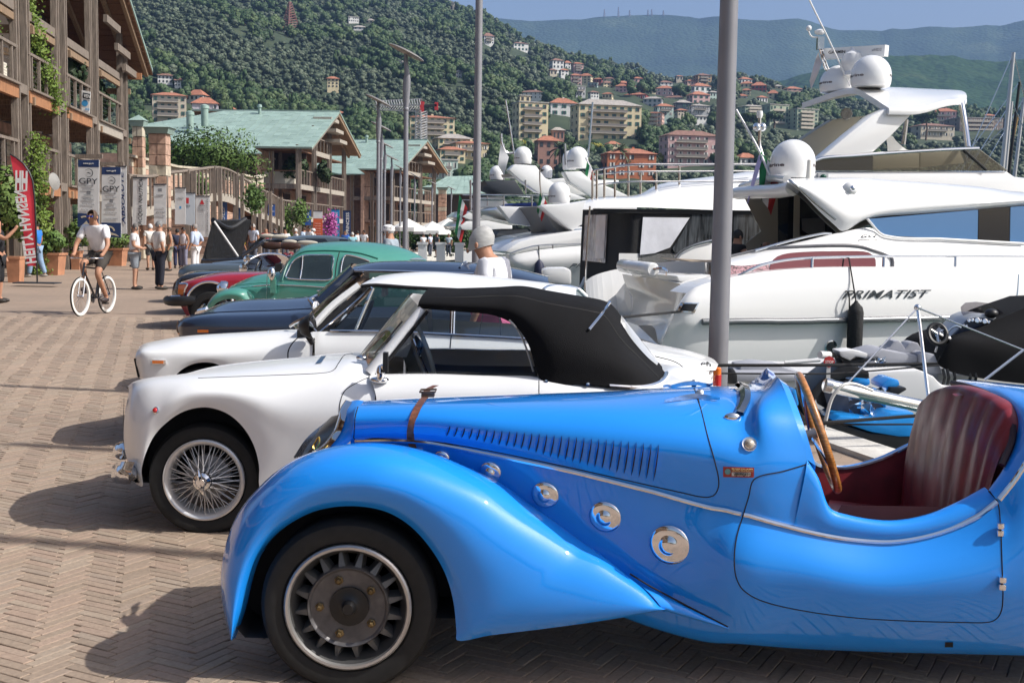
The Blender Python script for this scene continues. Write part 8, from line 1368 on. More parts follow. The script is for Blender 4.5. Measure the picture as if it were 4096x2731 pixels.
# ------------------------------------------------------------------ people
SKINC=[(.42,.22,.14),(.36,.18,.11),(.48,.27,.18)]
def skin_ob(name,nodes,edges,mt,parent,sub=1):
 ks=list(nodes);me=bpy.data.meshes.new(name);me.from_pydata([tuple(nodes[k][0])for k in ks],[(ks.index(a),ks.index(b_))for a,b_ in edges],[]);o=bpy.data.objects.new(name,me);link(o,parent);me.materials.append(mt)
 md=o.modifiers.new('skin','SKIN');md.use_smooth_shade=True
 for i,k in enumerate(ks):r=nodes[k][1];r=r if hasattr(r,'__len__')else(r,r);me.skin_vertices[0].data[i].radius=r;me.skin_vertices[0].data[i].use_root=(i==0)
 s_=o.modifiers.new('sub','SUBSURF');s_.levels=sub;s_.render_levels=sub;return o
BASE=dict(pelvis=((0,0,.95),.105),spine=((0,.01,1.13),.1),chest=((0,.01,1.33),.11),neck=((0,0,1.48),.055),head=((0,.02,1.60),.088),crown=((0,.015,1.68),.07),
sl=((-.19,0,1.41),.065),sr=((.19,0,1.41),.065),el=((-.25,-.03,1.14),.046),er=((.25,-.03,1.14),.046),wl=((-.26,.08,.90),.033),wr=((.26,.08,.90),.033),hl=((-.255,.11,.82),.036),hr=((.255,.11,.82),.036),
ql=((-.095,0,.88),.10),qr=((.095,0,.88),.10),kl=((-.10,.02,.50),.062),kr=((.10,.02,.50),.062),al=((-.10,-.01,.09),.042),ar=((.10,-.01,.09),.042),tl=((-.11,.13,.04),.036),tr=((.11,.13,.04),.036))
EDG=[('pelvis','spine'),('spine','chest'),('chest','neck'),('neck','head'),('head','crown'),('chest','sl'),('chest','sr'),('sl','el'),('sr','er'),('el','wl'),('er','wr'),('wl','hl'),('wr','hr'),('pelvis','ql'),('pelvis','qr'),('ql','kl'),('qr','kr'),('kl','al'),('kr','ar'),('al','tl'),('ar','tr')]
def person(label,loc,h,yaw,top,bottom,hair,pose=None,sleeve=.55,legs=1.,skin=0,shoe=(.03,.025,.02),loc_head=None,cap=None,detail=0,girth=1.0,group='people on the promenade',glasses=None,bald=False,hs=1.):
 k=h/1.75;loc=V(loc);t=thing('person',label,'person',loc,group,yaw);N={}
 for key,(p,r)in BASE.items():
  p=V(p);
  if pose and key in pose:p=V(pose[key])
  g=girth if key in('pelvis','spine','chest','ql','qr')else 1.
  N[key]=(p*k,r*k*g*(hs if key in('head','crown')else 1))
 sk=mat(f'skin_{skin}',SKINC[skin],.55,spec=.3);skin_ob('body',N,EDG,sk,t)
 def grow(keys,e):return{q:(N[q][0],N[q][1]+e*k)for q in keys}
 S=grow(['pelvis','spine','chest','sl','sr'],.045);S['sl']=(N['sl'][0],N['sl'][1]+.02*k);S['sr']=(N['sr'][0],N['sr'][1]+.02*k);S['pelvis']=(N['pelvis'][0]+V((0,0,.02)),N['pelvis'][1]+.042*k);S['collar']=(N['chest'][0].lerp(N['neck'][0],.78),N['neck'][1]*1.5);E=[('pelvis','spine'),('spine','chest'),('chest','sl'),('chest','sr'),('chest','collar')]
 for a,b_,c in(('sl','el','wl'),('sr','er','wr')):
  if sleeve>0:
   q=min(sleeve,1);S['e'+a]=(N[a][0].lerp(N[b_][0],q),N[b_][1]+(.026 if q<1 else.016)*k);E.append((a,'e'+a))
   if sleeve>1:S['w'+a]=(N[b_][0].lerp(N[c][0],sleeve-1),N[c][1]+.018*k);E.append(('e'+a,'w'+a))
 skin_ob('shirt',S,E,mat('cloth_%.2f_%.2f_%.2f'%top,top,.85,var=.1,vscale=6,bump=.5,bscale=5),t)
 T=grow(['pelvis','ql','qr'],.016);E=[('pelvis','ql'),('pelvis','qr')];T['pelvis']=(N['pelvis'][0]+V((0,0,.0)),N['pelvis'][1]+.03*k)
 for a,b_,c in(('ql','kl','al'),('qr','kr','ar')):
  q=min(legs*2,1);T['k'+a]=(N[a][0].lerp(N[b_][0],q),N[b_][1]+.03*k);E.append((a,'k'+a))
  if legs>.5:T['a'+a]=(N[b_][0].lerp(N[c][0],legs*2-1),N[c][1]+.034*k);E.append(('k'+a,'a'+a))
 skin_ob('trousers',T,E,mat('cloth_%.2f_%.2f_%.2f'%bottom,bottom,.85,var=.12,vscale=6,bump=.5,bscale=5),t)
 shm=mat('shoe_%.2f'%shoe[0],shoe,.6)
 for a,b_ in(('al','tl'),('ar','tr')):
  d=(N[b_][0]-N[a][0]);c=N[a][0].lerp(N[b_][0],.45)+V((0,0,-.015*k));mb=MB().ball((0,0,0),(.05*k,.145*k,.05*k),10,6);o=inst('shoe',mb.mesh('shoe',shm,True),c,t,rz=atan2(-d.x,d.y)if d.xy.length>.02 else 0)
 hc=N['head'][0];cr_=N['crown'][0];up=(cr_-N['neck'][0]).normalized();hm=mat('hair_%.2f_%.2f'%hair[:2],hair,.7,var=.12,vscale=14,bump=.1,bscale=30,stretch=(1,1,3));fwd=V((0,1,0))
 if pose and 'look' in pose:fwd=V(pose['look']).normalized()
 if not bald:
  g=[];rx,rz=.102*k*hs,.118*k*hs;c0=hc+V((0,0,.02*k));rt=fwd.cross(V((0,0,1))).normalized()
  for i in range(8):
   row=[];el=-.35+(pi/2+.35)*i/7
   for j in range(15):az=-2.2+4.4*j/14;jit=1+.03*sin(9*az+3*i);kk=1.0 if abs(az)<1.7 or el>.25 else.97;row.append(c0+(-fwd*cos(az)*cos(el)*rx*1.08+rt*sin(az)*cos(el)*rx*.9)*jit*kk+V((0,0,sin(el)*rz*jit)))
   g.append(row)
  part('hair',MB().grid(g),hm,t,True,local=True)
 part('nose',MB().ball(hc+fwd*.095*k*hs+V((0,0,-.012*k)),(.014*k,.016*k,.02*k),8,6),sk,t,True,local=True)
 rt=fwd.cross(V((0,0,1))).normalized()
 if glasses:
  for s_ in(-1,1):part('sunglasses',MB().box(hc+fwd*.088*k+rt*s_*.035*k+V((0,0,.018*k)),(.055*k,.02*k,.032*k),(rt,fwd,V((0,0,1)))),glasses,t,local=True)
 for s_ in(-1,1):part('ear',MB().ball(hc+rt*s_*.09*k*hs-fwd*.01*k,(.014*k,.02*k,.03*k),8,6),sk,t,True,local=True)
 if cap:
  cm=mat('cap_fabric',cap,.85,var=.5,vscale=20);co=part('cap',MB().lathe([(.122*k,0),(.126*k,.03*k),(.115*k,.09*k),(.06*k,.125*k),(.001,.13*k)],hc+V((0,0,.035*k)),(0,0,1),18),cm,t,True,local=True);part('cap_peak',MB().ball(hc+fwd*.14*k+V((0,0,.045*k)),(.075*k,.075*k,.012*k)),cm,co,True,local=True)
 return t
def feet(f,x,y):return G(*f(x,y))
def at_y(f,x,y,Y):p=P(*f(x,y),Y);return V((p.x,Y,0))
L_=lambda**k:k
W_SH,CREAM,LBLUE,NAVY,GREYS,JEANS,BLACKC,WHITE2=(.72,.72,.73),(.62,.58,.54),(.45,.53,.68),(.012,.014,.025),(.25,.28,.32),(.22,.32,.46),(.01,.01,.012),(.68,.66,.62)
GH,DH,BH=(.2,.2,.2),(.02,.018,.016),(.06,.035,.02)
person('man in white polo and grey shorts looking down',feet(B1,1240,1283),1.72,-1.4,W_SH,GREYS,(.14,.13,.12),L_(el=(-.2,.0,1.14),er=(.2,.0,1.14),wl=(-.06,.24,1.06),wr=(.06,.24,1.06),hl=(.0,.3,1.1),hr=(.04,.3,1.1),head=(0,.06,1.58),crown=(0,.05,1.66),look=(0,.9,-.35)),.6,.48,2,girth=1.12)
person('man in cream shirt and navy trousers with lanyard',feet(B1,1465,1284),1.78,-.9,CREAM,NAVY,GH,L_(er=(.33,-.06,1.16),wr=(.22,.02,.96),hr=(.16,.02,.94),el=(-.33,-.06,1.16),wl=(-.22,.02,.96),hl=(-.16,.02,.94),look=(.3,1,0)),.95,1.,0,girth=1.2)
person('stout man in white T-shirt seen from behind',feet(B1,1385,1104),1.75,.6,WHITE2,(.1,.1,.1),(.6,.6,.6),None,.6,.48,2,girth=1.15);person('bald man in pale green shirt behind the polo man',feet(B1,1238,1075),1.72,2.2,(.45,.5,.42),(.1,.09,.08),GH,None,.6,1.,1,bald=True)
person('woman in white sleeveless top and patterned trousers',feet(B1,1690,1090),1.64,2.6,(.66,.62,.66),(.2,.2,.28),DH,None,0.,1.,1);person('man in light blue shirt and white trousers, hand on hip',feet(B1,1795,1150),1.76,1.3,LBLUE,(.68,.68,.69),(.22,.2,.19),L_(er=(.36,-.08,1.18),wr=(.22,.02,1.0),hr=(.15,.04,.98)),1.3,1.,0);person('woman with brown hair in olive skirt, mostly hidden',feet(B1,1560,1112),1.64,2.,(.3,.26,.2),(.28,.3,.24),BH,L_(er=(.34,-.06,1.16),wr=(.2,.02,.98),hr=(.15,.04,.96)),0.,.7,1);person('woman in dark blue outfit beside the patterned trousers',feet(B1,1632,1086),1.58,.4,(.03,.035,.07),(.04,.045,.1),DH,None,.6,1.,1)
person('man in bright blue polo and jeans behind the flag',feet(B1,345,1168),1.76,1.5,(.02,.17,.55),JEANS,DH,L_(wl=(-.12,.22,1.2),hl=(-.05,.24,1.28),el=(-.24,.06,1.12),al=(-.1,.22,.08),tl=(-.1,.36,.04),kl=(-.1,.16,.5),ar=(.1,-.2,.1),tr=(.1,-.06,.04),kr=(.1,-.06,.5)),.6,1.,1,(.35,.33,.3))
lm_=person('man in black with a yellow badge cut off by the left edge',feet(B1,-15,1405),1.76,-1.5,BLACKC,BLACKC,DH,L_(er=(.25,.25,1.3),wr=(.16,.42,1.5),hr=(.14,.46,1.58)),.6,.62,0)
part('badge',MB().box((.19,-.03,1.36),(.02,.18,.26)),mat('badge_yellow',(.7,.55,.02),.6),lm_,local=True)
for f,x,y,Y,hh,yw,tp,hr_,lb,kw in((D7,1215,128,52,1.76,2.6,(.5,.55,.66),(.35,.33,.31),'bearded man in pale blue shirt behind the open bonnet',{}),(D7,1085,215,50,1.62,-1.,(.6,.42,.03),BH,'person in yellow top behind the open bonnet',{}),(D7,1365,175,58,1.72,3.1,(.5,.03,.03),DH,'bald man in red shirt in the crowd',dict(bald=True)),(D7,1470,190,60,1.68,3.,(.03,.03,.035),GH,'man in dark shirt beside the red shirt',{}),(D7,1590,185,61,1.7,3.2,W_SH,DH,'man in white T-shirt right of the dark shirt',{}),(D7,1715,185,60,1.7,2.,(.6,.6,.6),(.55,.55,.54),'white-haired person in the crowd',{}),(D7,1815,165,64,1.76,1.,(.4,.5,.66),BH,'man in sky blue shirt in the crowd',{}),(D7,1875,160,63,1.76,2.5,W_SH,DH,'man in white shirt and sunglasses in the crowd',{}),(D7,1925,190,64,1.6,2.,(.5,.5,.5),GH,'person in white cap in the crowd',dict(cap=(.7,.7,.7))),(B2,820,735,66,1.7,3.,(.03,.12,.45),GH,'man in royal blue shirt before the navy banner',{}),(B2,885,752,60,1.7,.2,(.3,.55,.62),(.5,.48,.45),'person in turquoise shirt seen from behind',{}),(B2,935,740,70,1.72,1.,W_SH,DH,'person in white top with dark hair',{}),(B2,992,735,70,1.78,2.8,W_SH,DH,'tall man in white polo with a beard',{}),(B2,1538,770,78,1.62,.5,W_SH,BH,'woman in white blouse near the cafe',{}),(B2,1600,765,80,1.72,1.,(.55,.6,.7),BH,'man in pale shirt near the cafe',{}),(B2,1662,760,76,1.75,2.2,(.09,.1,.11),BH,'man in grey top near the red post',dict(legs=.5)),(B2,1770,768,80,1.7,3.,(.5,.55,.6),DH,'person in pale clothes right of the cafe hedge',{})):
 b_=at_y(f,x,y,Y);zt=P(*f(x,y),Y).z;person(lb,b_,min(max(zt,1.5),1.9),yw,tp,(.08,.09,.12),hr_,None,.6,kw.pop('legs',1.),1,**kw)
person('man in camouflage cap and striped shirt behind the green car',at_y(B2,1240,660,23),1.72,1.25,(.28,.33,.38),(.1,.1,.12),(.6,.6,.6),L_(head=(0,.05,1.58),crown=(0,.05,1.66),look=(0,1,-.25)),.6,1.,0,cap=(.22,.2,.16),girth=1.15,glasses=black)
# the white-haired person close by, turned away
wp=person('white-haired person in white T-shirt looking down behind the white coupe',at_y(B2,2190,700,10.5),P(*B2(2100,690),10.5).z*.99,1.15,(.75,.76,.8),(.5,.1,.22),(.4,.4,.39),L_(head=(0,.15,1.575),crown=(0,.14,1.66),look=(-.1,1,-.35),neck=(0,.06,1.47)),.75,.6,0,girth=1.15,hs=1.36)
# on board the yacht
pl_=Plane(18.,2.85,.3);q=pl_(D2,(1100,30,2.2))[0];person('woman with dark hair in black top sitting aboard the yacht',V((q.x,q.y,q.z-1.68)),1.68,-1.2,BLACKC,BLACKC,DH,L_(wr=(.25,.3,1.1),hr=(.22,.38,1.2),er=(.26,.1,1.1)),.15,1.,0,group='people aboard');q=pl_(D2,(1342,102,2.4))[0];person('bald tanned man with dark glasses aboard the yacht',V((q.x,q.y,q.z-1.7)),1.7,1.4,(.2,.1,.08),BLACKC,GH,None,.6,1.,1,bald=True,glasses=black,group='people aboard')
# --- cyclist
def cyclist():
 fw=V((-.135,-.99,0)).normalized();rt=V((fw.y,-fw.x,0));F0=feet(B1,740,1527);R0_=F0-fw*1.0;up=V((0,0,1));yaw=atan2(-fw.x,fw.y)
 t=thing('bicycle','black city bicycle with white-walled tyres','bicycle',(F0+R0_)/2);blk=mat('bike_black',(.012,.012,.014),.3,coat=.6)
 cs=[]
 for c in(F0,R0_):
  c=c+up*.345;cs.append(c);ty=MB();ty.lathe([(.31,-.017),(.345,-.012),(.35,0),(.345,.012),(.31,.017),(.305,0),(.31,-.017)],c,rt,40,None,False);wo=part('wheel',ty,rubber,t,True);ww=MB();ww.lathe([(.286,-.0),(.29,-.02),(.318,-.0225),(.335,-.018),(.335,.018),(.318,.0225),(.29,.02),(.286,0)],c,rt,40,None,False);part('whitewall',ww,mat('tyre_white',(.75,.74,.7),.6),wo,True);sp=MB()
  for k in range(24):a=2*pi*k/24;d=fw*cos(a)+up*sin(a);sp.tube([c+rt*(.02 if k%2 else-.02),c+d*.29],.0018,4,False)
  part('wire_spoke',sp,steel,wo,kind='stuff');part('hub',MB().tube([c-rt*.05,c+rt*.05],.022,10),chrome,wo,True)
 fc,rc=cs;bb=rc+fw*.44+up*-.05;seat=rc+fw*.24+up*.52;hd=fc-fw*.17+up*.52;crown_=fc-fw*.1+up*.36
 for a,b_,r in((bb,seat,.018),(bb,hd-up*.1,.02),(seat-up*.05,hd,.016)):part('frame_tube',MB().tube([a,b_],r,8),blk,t,True)
 for s_ in(-1,1):
  part('chain_stay',MB().tube([bb+rt*.03*s_,rc+rt*.06*s_],.011,6),blk,t,True);part('seat_stay',MB().tube([seat-up*.08+rt*.02*s_,rc+rt*.06*s_],.009,6),blk,t,True);part('fork_blade',MB().tube(cr([crown_+rt*.045*s_,fc+up*.15-fw*.045+rt*.05*s_,fc+rt*.05*s_],8),.012,6),chrome,t,True)
 part('head_tube',MB().tube([crown_,hd+up*.08],.02,8),blk,t,True);bar_=hd+up*.16-fw*.0;part('handlebar',MB().tube(cr([bar_+rt*-.29-fw*.12,bar_+rt*-.22+fw*.05,bar_+fw*.06,bar_+rt*.22+fw*.05,bar_+rt*.29-fw*.12],20),.013,8),chrome,t,True);part('saddle',MB().ball(seat+up*.1,(.09,.13,.045)),black,t,True);part('seat_post',MB().tube([seat,seat+up*.09],.014,6),chrome,t)
 part('crank',MB().lathe([(.08,-.004),(.095,0),(.08,.004)],bb+rt*.05,rt,20),steel,t,True)
 pl1,pl2=bb+rt*.12+up*.10+fw*.14,bb-rt*.12-up*.10-fw*.14
 for p in(pl1,pl2):part('pedal',MB().box(p,(.09,.1,.025),(rt,fw,up)),black,t)
 part('crank_arm',MB().tube([bb+rt*.07,pl1-rt*.04],.012,6),steel,t);part('crank_arm',MB().tube([bb-rt*.07,pl2+rt*.04],.012,6),steel,t)
 o=(F0+R0_)/2;o.z=0
 def loc(p):d=p-o;return V((d.dot(rt),d.dot(fw),d.z))
 s_=loc(seat+up*.16);hL,hR=loc(bar_-rt*.27-fw*.1+up*.03),loc(bar_+rt*.27-fw*.1+up*.03);fR,fL=loc(pl1+up*.05),loc(pl2+up*.05)
 pose=L_(pelvis=s_+V((0,.0,.06)),spine=s_+V((0,.06,.26)),chest=s_+V((0,.16,.46)),neck=s_+V((0,.22,.61)),head=s_+V((0,.27,.72)),crown=s_+V((0,.27,.80)),sl=s_+V((-.2,.18,.53)),sr=s_+V((.2,.18,.53)),el=(s_+V((-.2,.18,.53))).lerp(hL,.5)+V((-.07,-.03,-.05)),er=(s_+V((.2,.18,.53))).lerp(hR,.5)+V((.07,-.03,-.05)),wl=hL+V((0,-.05,.03)),wr=hR+V((0,-.05,.03)),hl=hL+V((0,.03,.015)),hr=hR+V((0,.03,.015)),ql=s_+V((-.1,.03,.01)),qr=s_+V((.1,.03,.01)),kl=s_+V((-.12,.36,-.28)),kr=s_+V((.13,.42,-.1)),al=fL+V((0,-.05,.05)),ar=fR+V((0,-.05,.05)),tl=fL+V((0,.1,.0)),tr=fR+V((0,.1,.0)),look=(.1,1,0))
 return person('cyclist in white polo, brown shorts and yellow-framed sunglasses',o,1.75,yaw,(.76,.76,.78),(.045,.038,.032),(.09,.05,.03),pose,.72,.42,0,(.04,.03,.03),glasses=mat('lens_blue',(.02,.06,.35),.1,coat=.8),girth=1.05)
cyclist()
# ------------------------------------------------------------------ small craft behind the roadster
jb=mat('craft_black',(.012,.012,.014),.4);jblue=mat('craft_blue',(.01,.27,.75),.35,coat=.5);jgrey=mat('boat_grey',(.34,.35,.39),.7);jwhite=mat('craft_white',(.7,.7,.7),.35)
def slab(t,name,f,pts,Y,th,m_,bev=.015):
 o=part(name,MB().prism([P(*f(x,y),Y)for x,y in pts],(0,th,0)),m_,t);b=bmesh.new();b.from_mesh(o.data);bmesh.ops.recalc_face_normals(b,faces=b.faces)
 if bev:bmesh.ops.bevel(b,geom=[e for e in b.edges if len(e.link_faces)==2 and e.calc_face_angle(0)>.4],offset=bev,segments=2,affect='EDGES',profile=.6,clamp_overlap=True)
 b.to_mesh(o.data);b.free()
 for p in o.data.polygons:p.use_smooth=True
 o.data.set_sharp_from_angle(angle=radians(35));return o
t=thing('personal_watercraft','black and blue personal watercraft with white handlebar cover wrapped in plastic','watercraft',P(3500,1800,9.9));Y=9.75
slab(t,'hull',c3,[(760,700),(860,860),(1040,880),(1300,960),(1480,965),(1590,990),(1590,1130),(1400,1160),(1250,1150),(1000,1040),(850,960),(760,850)],Y,1.0,jb,.04);slab(t,'deck_panel',c3,[(1040,880),(1090,846),(1180,855),(1330,880),(1420,828),(1580,824),(1600,985),(1480,985),(1300,955),(1130,900)],Y-.03,.5,jblue,.02);slab(t,'front_fairing',c3,[(850,760),(900,680),(960,610),(1070,530),(1170,505),(1290,560),(1285,605),(1150,592),(1010,640),(920,760),(990,860),(850,860)],Y+.15,.5,jb,.03);slab(t,'blue_cheek',c3,[(765,690),(800,670),(820,770),(800,800)],Y+.1,.4,jblue)
slab(t,'handlebar_cover',D4,[(415,668),(560,657),(715,692),(700,742),(580,722),(530,768),(440,728)],Y+.2,.25,jwhite,.012);slab(t,'handlebar_base',D4,[(360,680),(440,728),(530,768),(700,742),(780,735),(760,770),(690,780),(600,835),(480,830),(420,740),(365,745)],Y+.22,.25,jb,.01);part('grip',MB().tube(px(D4,[(210,705,Y+.2),(310,710,Y+.25)]),.032,10),jwhite,t,True);part('grip',MB().tube(px(D4,[(700,745,Y+.5),(810,745,Y+.6)]),.02,8),jb,t,True)
slab(t,'footwell',D4,[(240,1090),(480,960),(560,980),(560,1130),(700,1160),(900,1230),(900,1330),(560,1340),(300,1290)],Y+.3,.4,mat('footwell_grey',(.10,.10,.115),.6),.02)
for pts in([(540,985),(640,945),(745,955),(745,1030),(620,1050)],[(860,1010),(955,952),(1040,970),(1056,1025),(930,1085),(860,1060)]):slab(t,'seat',D4,pts,Y+.4,.35,jblue,.04)
slab(t,'tail_grip',D4,[(940,1045),(1110,1048),(1125,1070),(1010,1140),(940,1130)],Y+.35,.3,jb);slab(t,'instrument',D4,[(540,870),(600,850),(690,880),(735,950),(700,960),(560,920)],Y+.22,.1,mat('dial_orange',(.12,.06,.03),.2),.005);bag=glass('clear_bag',(.82,.85,.9),.9,.12,.14)
bm_=MB();rnd=random.Random(4);g=[[P(*D4(x+rnd.uniform(-14,14),y+rnd.uniform(-14,14)),Y+.28+rnd.uniform(-.05,.05))for x in range(520,960,55)]for y in range(1050,1340,45)];g=[[p for p in r]for r in g];part('plastic_wrap',bm_.grid(g),bag,t);g=[[P(*D4(x+rnd.uniform(-12,12),y+rnd.uniform(-12,12)),Y+.1+rnd.uniform(-.05,.05))for x in range(780,930,30)]for y in range(730,850,24)];part('plastic_wrap',MB().grid(g),bag,t)
st_=P(*D4(305,778),Y+.1);tg=part('stop_tag',MB().lathe([(.048,0),(.048,.004),(.001,.005)],st_,(0,-1,0),8),mat('tag_red',(.45,.03,.03),.5),t);text_on('lettering','STOP',st_+V((-.034,-.008,0)),st_+V((.034,-.008,0)),.022,inkw,tg);slab(t,'tag_strip',D4,[(282,820),(322,822),(318,965),(268,965),(275,940)],Y+.1,.004,mat('tag_white',(.55,.55,.56),.5),0);slab(t,'data_plate',c3,[(1350,1065),(1420,1068),(1418,1110),(1348,1106)],Y-.01,.01,inkw,0);slab(t,'hull_handle',c3,[(1065,970),(1170,1000),(1175,1040),(1150,1050),(1070,1020)],Y-.02,.02,mat('handle_black',(.02,.02,.02),.6),.004)
q1,q2=P(*D4(668,1350),Y+.2),P(*D4(718,1348),Y+.2);text_on('lettering','ROTAX',q1,q2,.02,inkw,t)
# gangway tube with its triangle of stays
t=thing('gangway','polished steel gangway tube with a triangle of thin stays','gangway',P(3600,1600,8.9));part('tube',MB().tube(px(D4,[(268,1022,8.9),(700,1120,9.),(1260,1240,9.2),(1700,1330,9.4)]),.05,16),chrome,t,True);part('cap',MB().tube(px(D4,[(262,1020,8.9),(330,1037,8.9)]),.054,16),steel,t,True);apex=P(*D4(1235,212),9.6);part('stay_post',MB().tube([apex,P(*D4(1345,1140),9.2)],.014,8),chrome,t,True);part('apex',MB().ball(apex,.03),chrome,t,True)
for a,b_ in((apex,P(*D4(460,1050),8.9)),(apex,P(*D4(2345,655),10.2)),(P(*D4(2345,655),10.2),P(*D4(1930,975),9.6))):part('stay',MB().tube([a,b_],.007 if a is apex else.012,6),steel,t)
part('hose',MB().tube(cr(px(D4,[(235,1560,8.7),(280,1350,8.7),(340,1150,8.7),(440,1030,8.7),(560,1010,8.75),(760,1080,8.8)]),24),.013,6),mat('hose_white',(.6,.6,.58),.5),t,True)
# grey tender with white deck
t=thing('tender','white and grey tender with twin seat backs','boat',P(3600,1500,12.));Y=11.8
slab(t,'hull',D4,[(-1380,1050),(-900,960),(-300,930),(300,950),(740,880),(1260,860),(1420,940),(1510,1040),(1700,1040),(1700,1400),(-1300,1400)],Y,1.6,jwhite,.06);slab(t,'deck_locker',D4,[(690,700),(880,650),(1250,715),(1240,790),(930,800),(690,800)],Y+.3,.6,jgrey,.03);slab(t,'seat_back',D4,[(885,665),(905,635),(940,625),(985,560),(1040,555),(1075,590),(1105,640),(1140,590),(1180,572),(1240,580),(1275,640),(1300,700),(1250,715),(960,672)],Y+.5,.25,jgrey,.02);slab(t,'side_cushion',D4,[(1270,700),(1330,685),(1420,700),(1450,780),(1490,860),(1500,905),(1360,915),(1290,850)],Y+.2,.5,jgrey,.03);slab(t,'grey_tube',c3,[(430,520),(560,505),(700,520),(830,560),(880,590),(880,620),(420,620)],Y+.2,.5,jgrey,.05);slab(t,'outboard_cowl',c3,[(345,530),(390,530),(415,580),(415,640),(345,640)],Y-.3,.5,jb,.04);slab(t,'white_panel',c3,[(400,620),(900,610),(900,760),(400,760)],Y+.1,.6,jwhite,.05)
slab(t,'bow_seat',D4,[(-1000,900),(-300,900),(80,930),(80,985),(-1000,1000)],Y-.1,.5,jgrey,.04)
part('oar',MB().tube(px(D4,[(-160,790,Y-.2),(210,760,Y-.2)]),.02,8),jwhite,t,True)
t=thing('console_boat','open boat with silver steering console under a black canopy','boat',P(3950,1450,12.5));Y=12.2
slab(t,'hull',D4,[(1440,900),(2600,980),(2600,1400),(1440,1400)],Y+.2,1.5,jwhite,.05);cp=[[P(*D4(x,y),Yq)for x,y,Yq in r]for r in(((1440,770,Y-.1),(1600,545,Y-.1),(1900,420,Y),(2352,215,Y+.1),(2800,60,Y+.1)),((1440,800,Y-.25),(1600,560,Y-.25),(1950,600,Y-.3),(2352,650,Y-.3),(2800,700,Y-.3)),((1450,815,Y-.25),(1600,890,Y-.3),(1950,960,Y-.3),(2352,1010,Y-.3),(2800,1050,Y-.3)))];part('canopy',MB().grid(loftc(cp,5,5)),cloth,t,40);part('canopy_back',MB().grid(loftc([cp[0],[p+V((0,1.4,-.1))for p in cp[0]]],4,2)),cloth,t,40)
for x in(1500,1545,1610,1770,1830):part('strap',MB().tube(px(D4,[(x,850,Y-.28),(x+20,940,Y-.3),(x+5,1020,Y-.28)]),.016,5),black,t)
slab(t,'console',D4,[(1560,520),(1700,380),(1760,320),(1860,278),(2000,285),(2080,320),(1900,430),(1700,530)],Y+.1,.5,mat('console_silver',(.45,.47,.5),.35,.4),.03);slab(t,'dash',D4,[(1625,490),(1755,345),(1850,315),(1990,325),(2040,340),(1860,420),(1720,500)],Y+.07,.04,mat('dash_navy',(.02,.03,.06),.3),.005)
for x,y,r in((1772,350,17),(1808,345,17),(1857,345,28),(1892,350,17),(1938,355,28),(1978,362,17),(1715,400,14),(1745,405,14)):c=P(*D4(x,y),Y+.06);rr=r*.38095/FPX*Y;part('gauge',MB().lathe([(rr,0),(rr,.012),(rr*.8,.014),(rr*.75,.008)],c,(0,-1,.2),14),chrome,t,True)
c=P(*D4(1443,488),Y-.1);rr=100*.38095/FPX*Y;part('steering_wheel',MB().tube([c+V((cos(a)*rr*.93,sin(a)*rr*.5,sin(a)*rr))for a in[2*pi*k/32 for k in range(33)]],.024,8,False),black,t,True);part('wheel_hub',MB().tube([c,c+V((.12,.05,-.06))],[.03,.05],10),steel,t,True)
for a in(.5,2.6,4.7):part('wheel_spoke',MB().tube([c,c+V((cos(a)*rr*.9,sin(a)*rr*.5,sin(a)*rr))],.014,6),steel,t)
part('windscreen',MB().prism([P(*D4(x,y),Y+.3)for x,y in((1690,205),(1740,160),(1850,150),(1985,165),(2030,240),(2055,290),(1860,275),(1740,322),(1700,270))],(0,.012,0)),glass('smoke_panel',(.62,.6,.62),.7,base=.1),t);part('windscreen_side',MB().prism([P(*D4(x,y),Y+.3)for x,y in((1985,165),(2175,290),(2055,295),(2030,240))],(0,.012,0)),glass('smoke_panel',(.62,.6,.62),.7,base=.1),t);part('compass',MB().ball(P(*D4(2010,272),Y+.1),(.07,.07,.05)),black,t,True);part('grab_rail',MB().tube(cr(px(D4,[(1425,680,Y),(1450,600,Y),(1580,430,Y),(1640,402,Y),(1690,420,Y)]),16),.014,6),steel,t,True)
# ropes along the quay
for i,(pts,lb)in enumerate((([(-900,815,9.6),(0,815,9.6),(700,808,9.8),(1440,800,10.)],'upper black mooring rope across the tender'),([(-900,900,9.4),(0,905,9.4),(400,900,9.5),(1460,815,9.9)],'thin black rope below the upper one'),([(-300,1440,8.6),(215,1420,8.6),(700,1385,8.7),(1210,1345,8.8)],'twisted black rope in front of the watercraft'),([(-300,1415,8.6),(0,1428,8.6),(600,1436,8.7),(1200,1435,8.8)],'thin black line under the twisted rope'))):
 q=px(D4,pts);t=thing('mooring_rope',lb,'rope',q[0],'mooring ropes behind the roadster');part('strand',MB().tube(cr(q,24),.013 if i%2==0 else.007,8),rope,t,True)
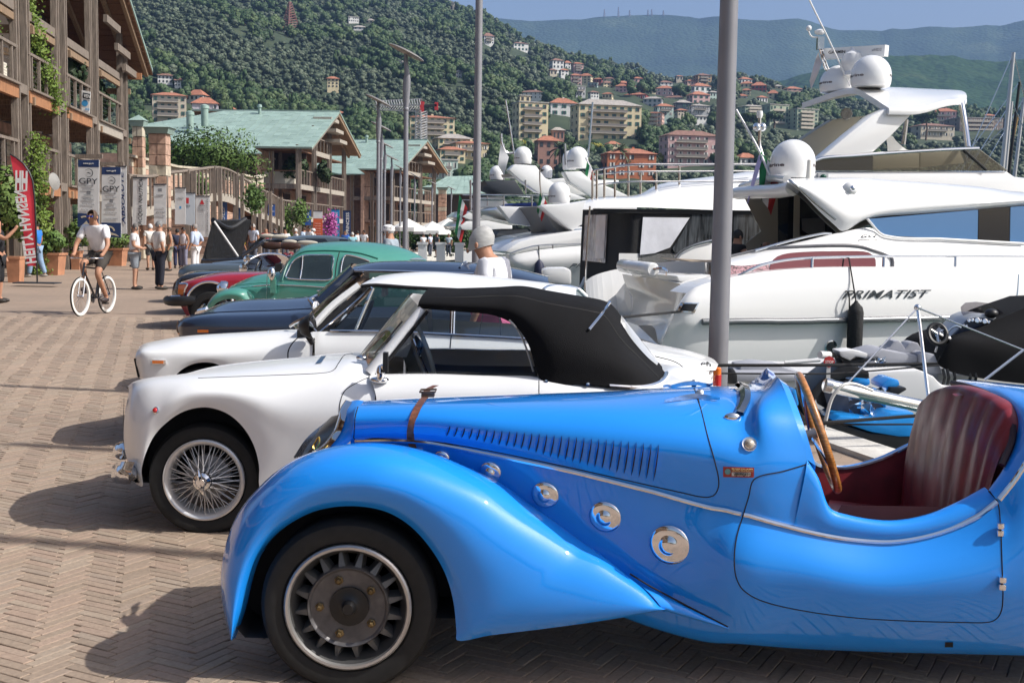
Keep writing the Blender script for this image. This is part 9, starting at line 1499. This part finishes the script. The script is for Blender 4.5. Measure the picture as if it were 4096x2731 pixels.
# sailing masts at the right edge
mst=mat('mast_alloy',(.5,.51,.53),.35,.5)
for i,(x0,y0,x1,y1,r,m_,lb)in enumerate(((2255,485,2150,1568,.14,mst,'tall pale sailing mast at the right edge'),(2238,935,2180,1568,.12,mst,'shorter pale mast right of the yacht screen'),(2310,755,2245,1300,.11,black,'black mast at the right edge'),(2351,900,2270,1568,.14,mst,'leaning pale spar at the right edge'),(2295,1060,2225,1400,.1,mat('mast_wood',(.35,.2,.06),.5),'varnished wooden mast at the right edge'))):
 Yq=60+i*4;a,b_=P(*A4(x0,y0),Yq),P(*A4(x1,y1),Yq);lo=b_+(b_-a)*.6;lo.z=max(lo.z,-1);t=thing('sailing_mast',lb,'mast',lo,'masts of sailing boats at the right');part('spar',MB().tube([lo,a],[r,r*.7],8),m_,t,True);part('stay',MB().tube([a,lo+V((-3.2,0,0))],.025,5),steel,t);part('stay',MB().tube([a,lo+V((3.2,0,0))],.025,5),steel,t)
t=thing('outboard_motor','white outboard motor cowl behind the white-haired person','motor',P(*B3(420,1230),24));slab(t,'cowl',B3,[(270,1100),(330,1082),(480,1080),(545,1100),(545,1240),(350,1220),(290,1180)],24,.7,gel,.06);slab(t,'leg',B3,[(350,1215),(480,1235),(470,1400),(370,1400)],24.1,.4,gel2,.03)
scatter_woods()
# copies added unseen behind the camera, for the paintwork to mirror
nc=[o for o in bpy.data.objects if o.get('label')=='dark navy coupe with long bonnet between the white coupe and the green car'][0]
c=copy_tree(nc);c['label']='dark navy coupe copy added behind the viewpoint for reflections, out of the picture';c.location=V(c.location)+V((.6,-15.6,0))
c=copy_tree(b1);c['label']='timber building copy added behind the viewpoint for reflections, out of the picture';c.location=V(c.location)+V((4.5,-42,0))
# ------------------------------------------------------------------ haze
mz=bpy.data.materials.new('haze');mz.use_nodes=True;zn=mz.node_tree.nodes;zn.remove(zn['Principled BSDF'])
pv=zn.new('ShaderNodeVolumePrincipled');pv.inputs['Color'].default_value=(.33,.53,1.0,1);pv.inputs['Density'].default_value=0.00014;pv.inputs['Anisotropy'].default_value=0.
mz.node_tree.links.new(pv.outputs[0],zn['Material Output'].inputs['Volume'])
mb=MB();mb.box((0,2400,478),(9000,5400,968));solo('haze',mb,mz,kind='stuff')
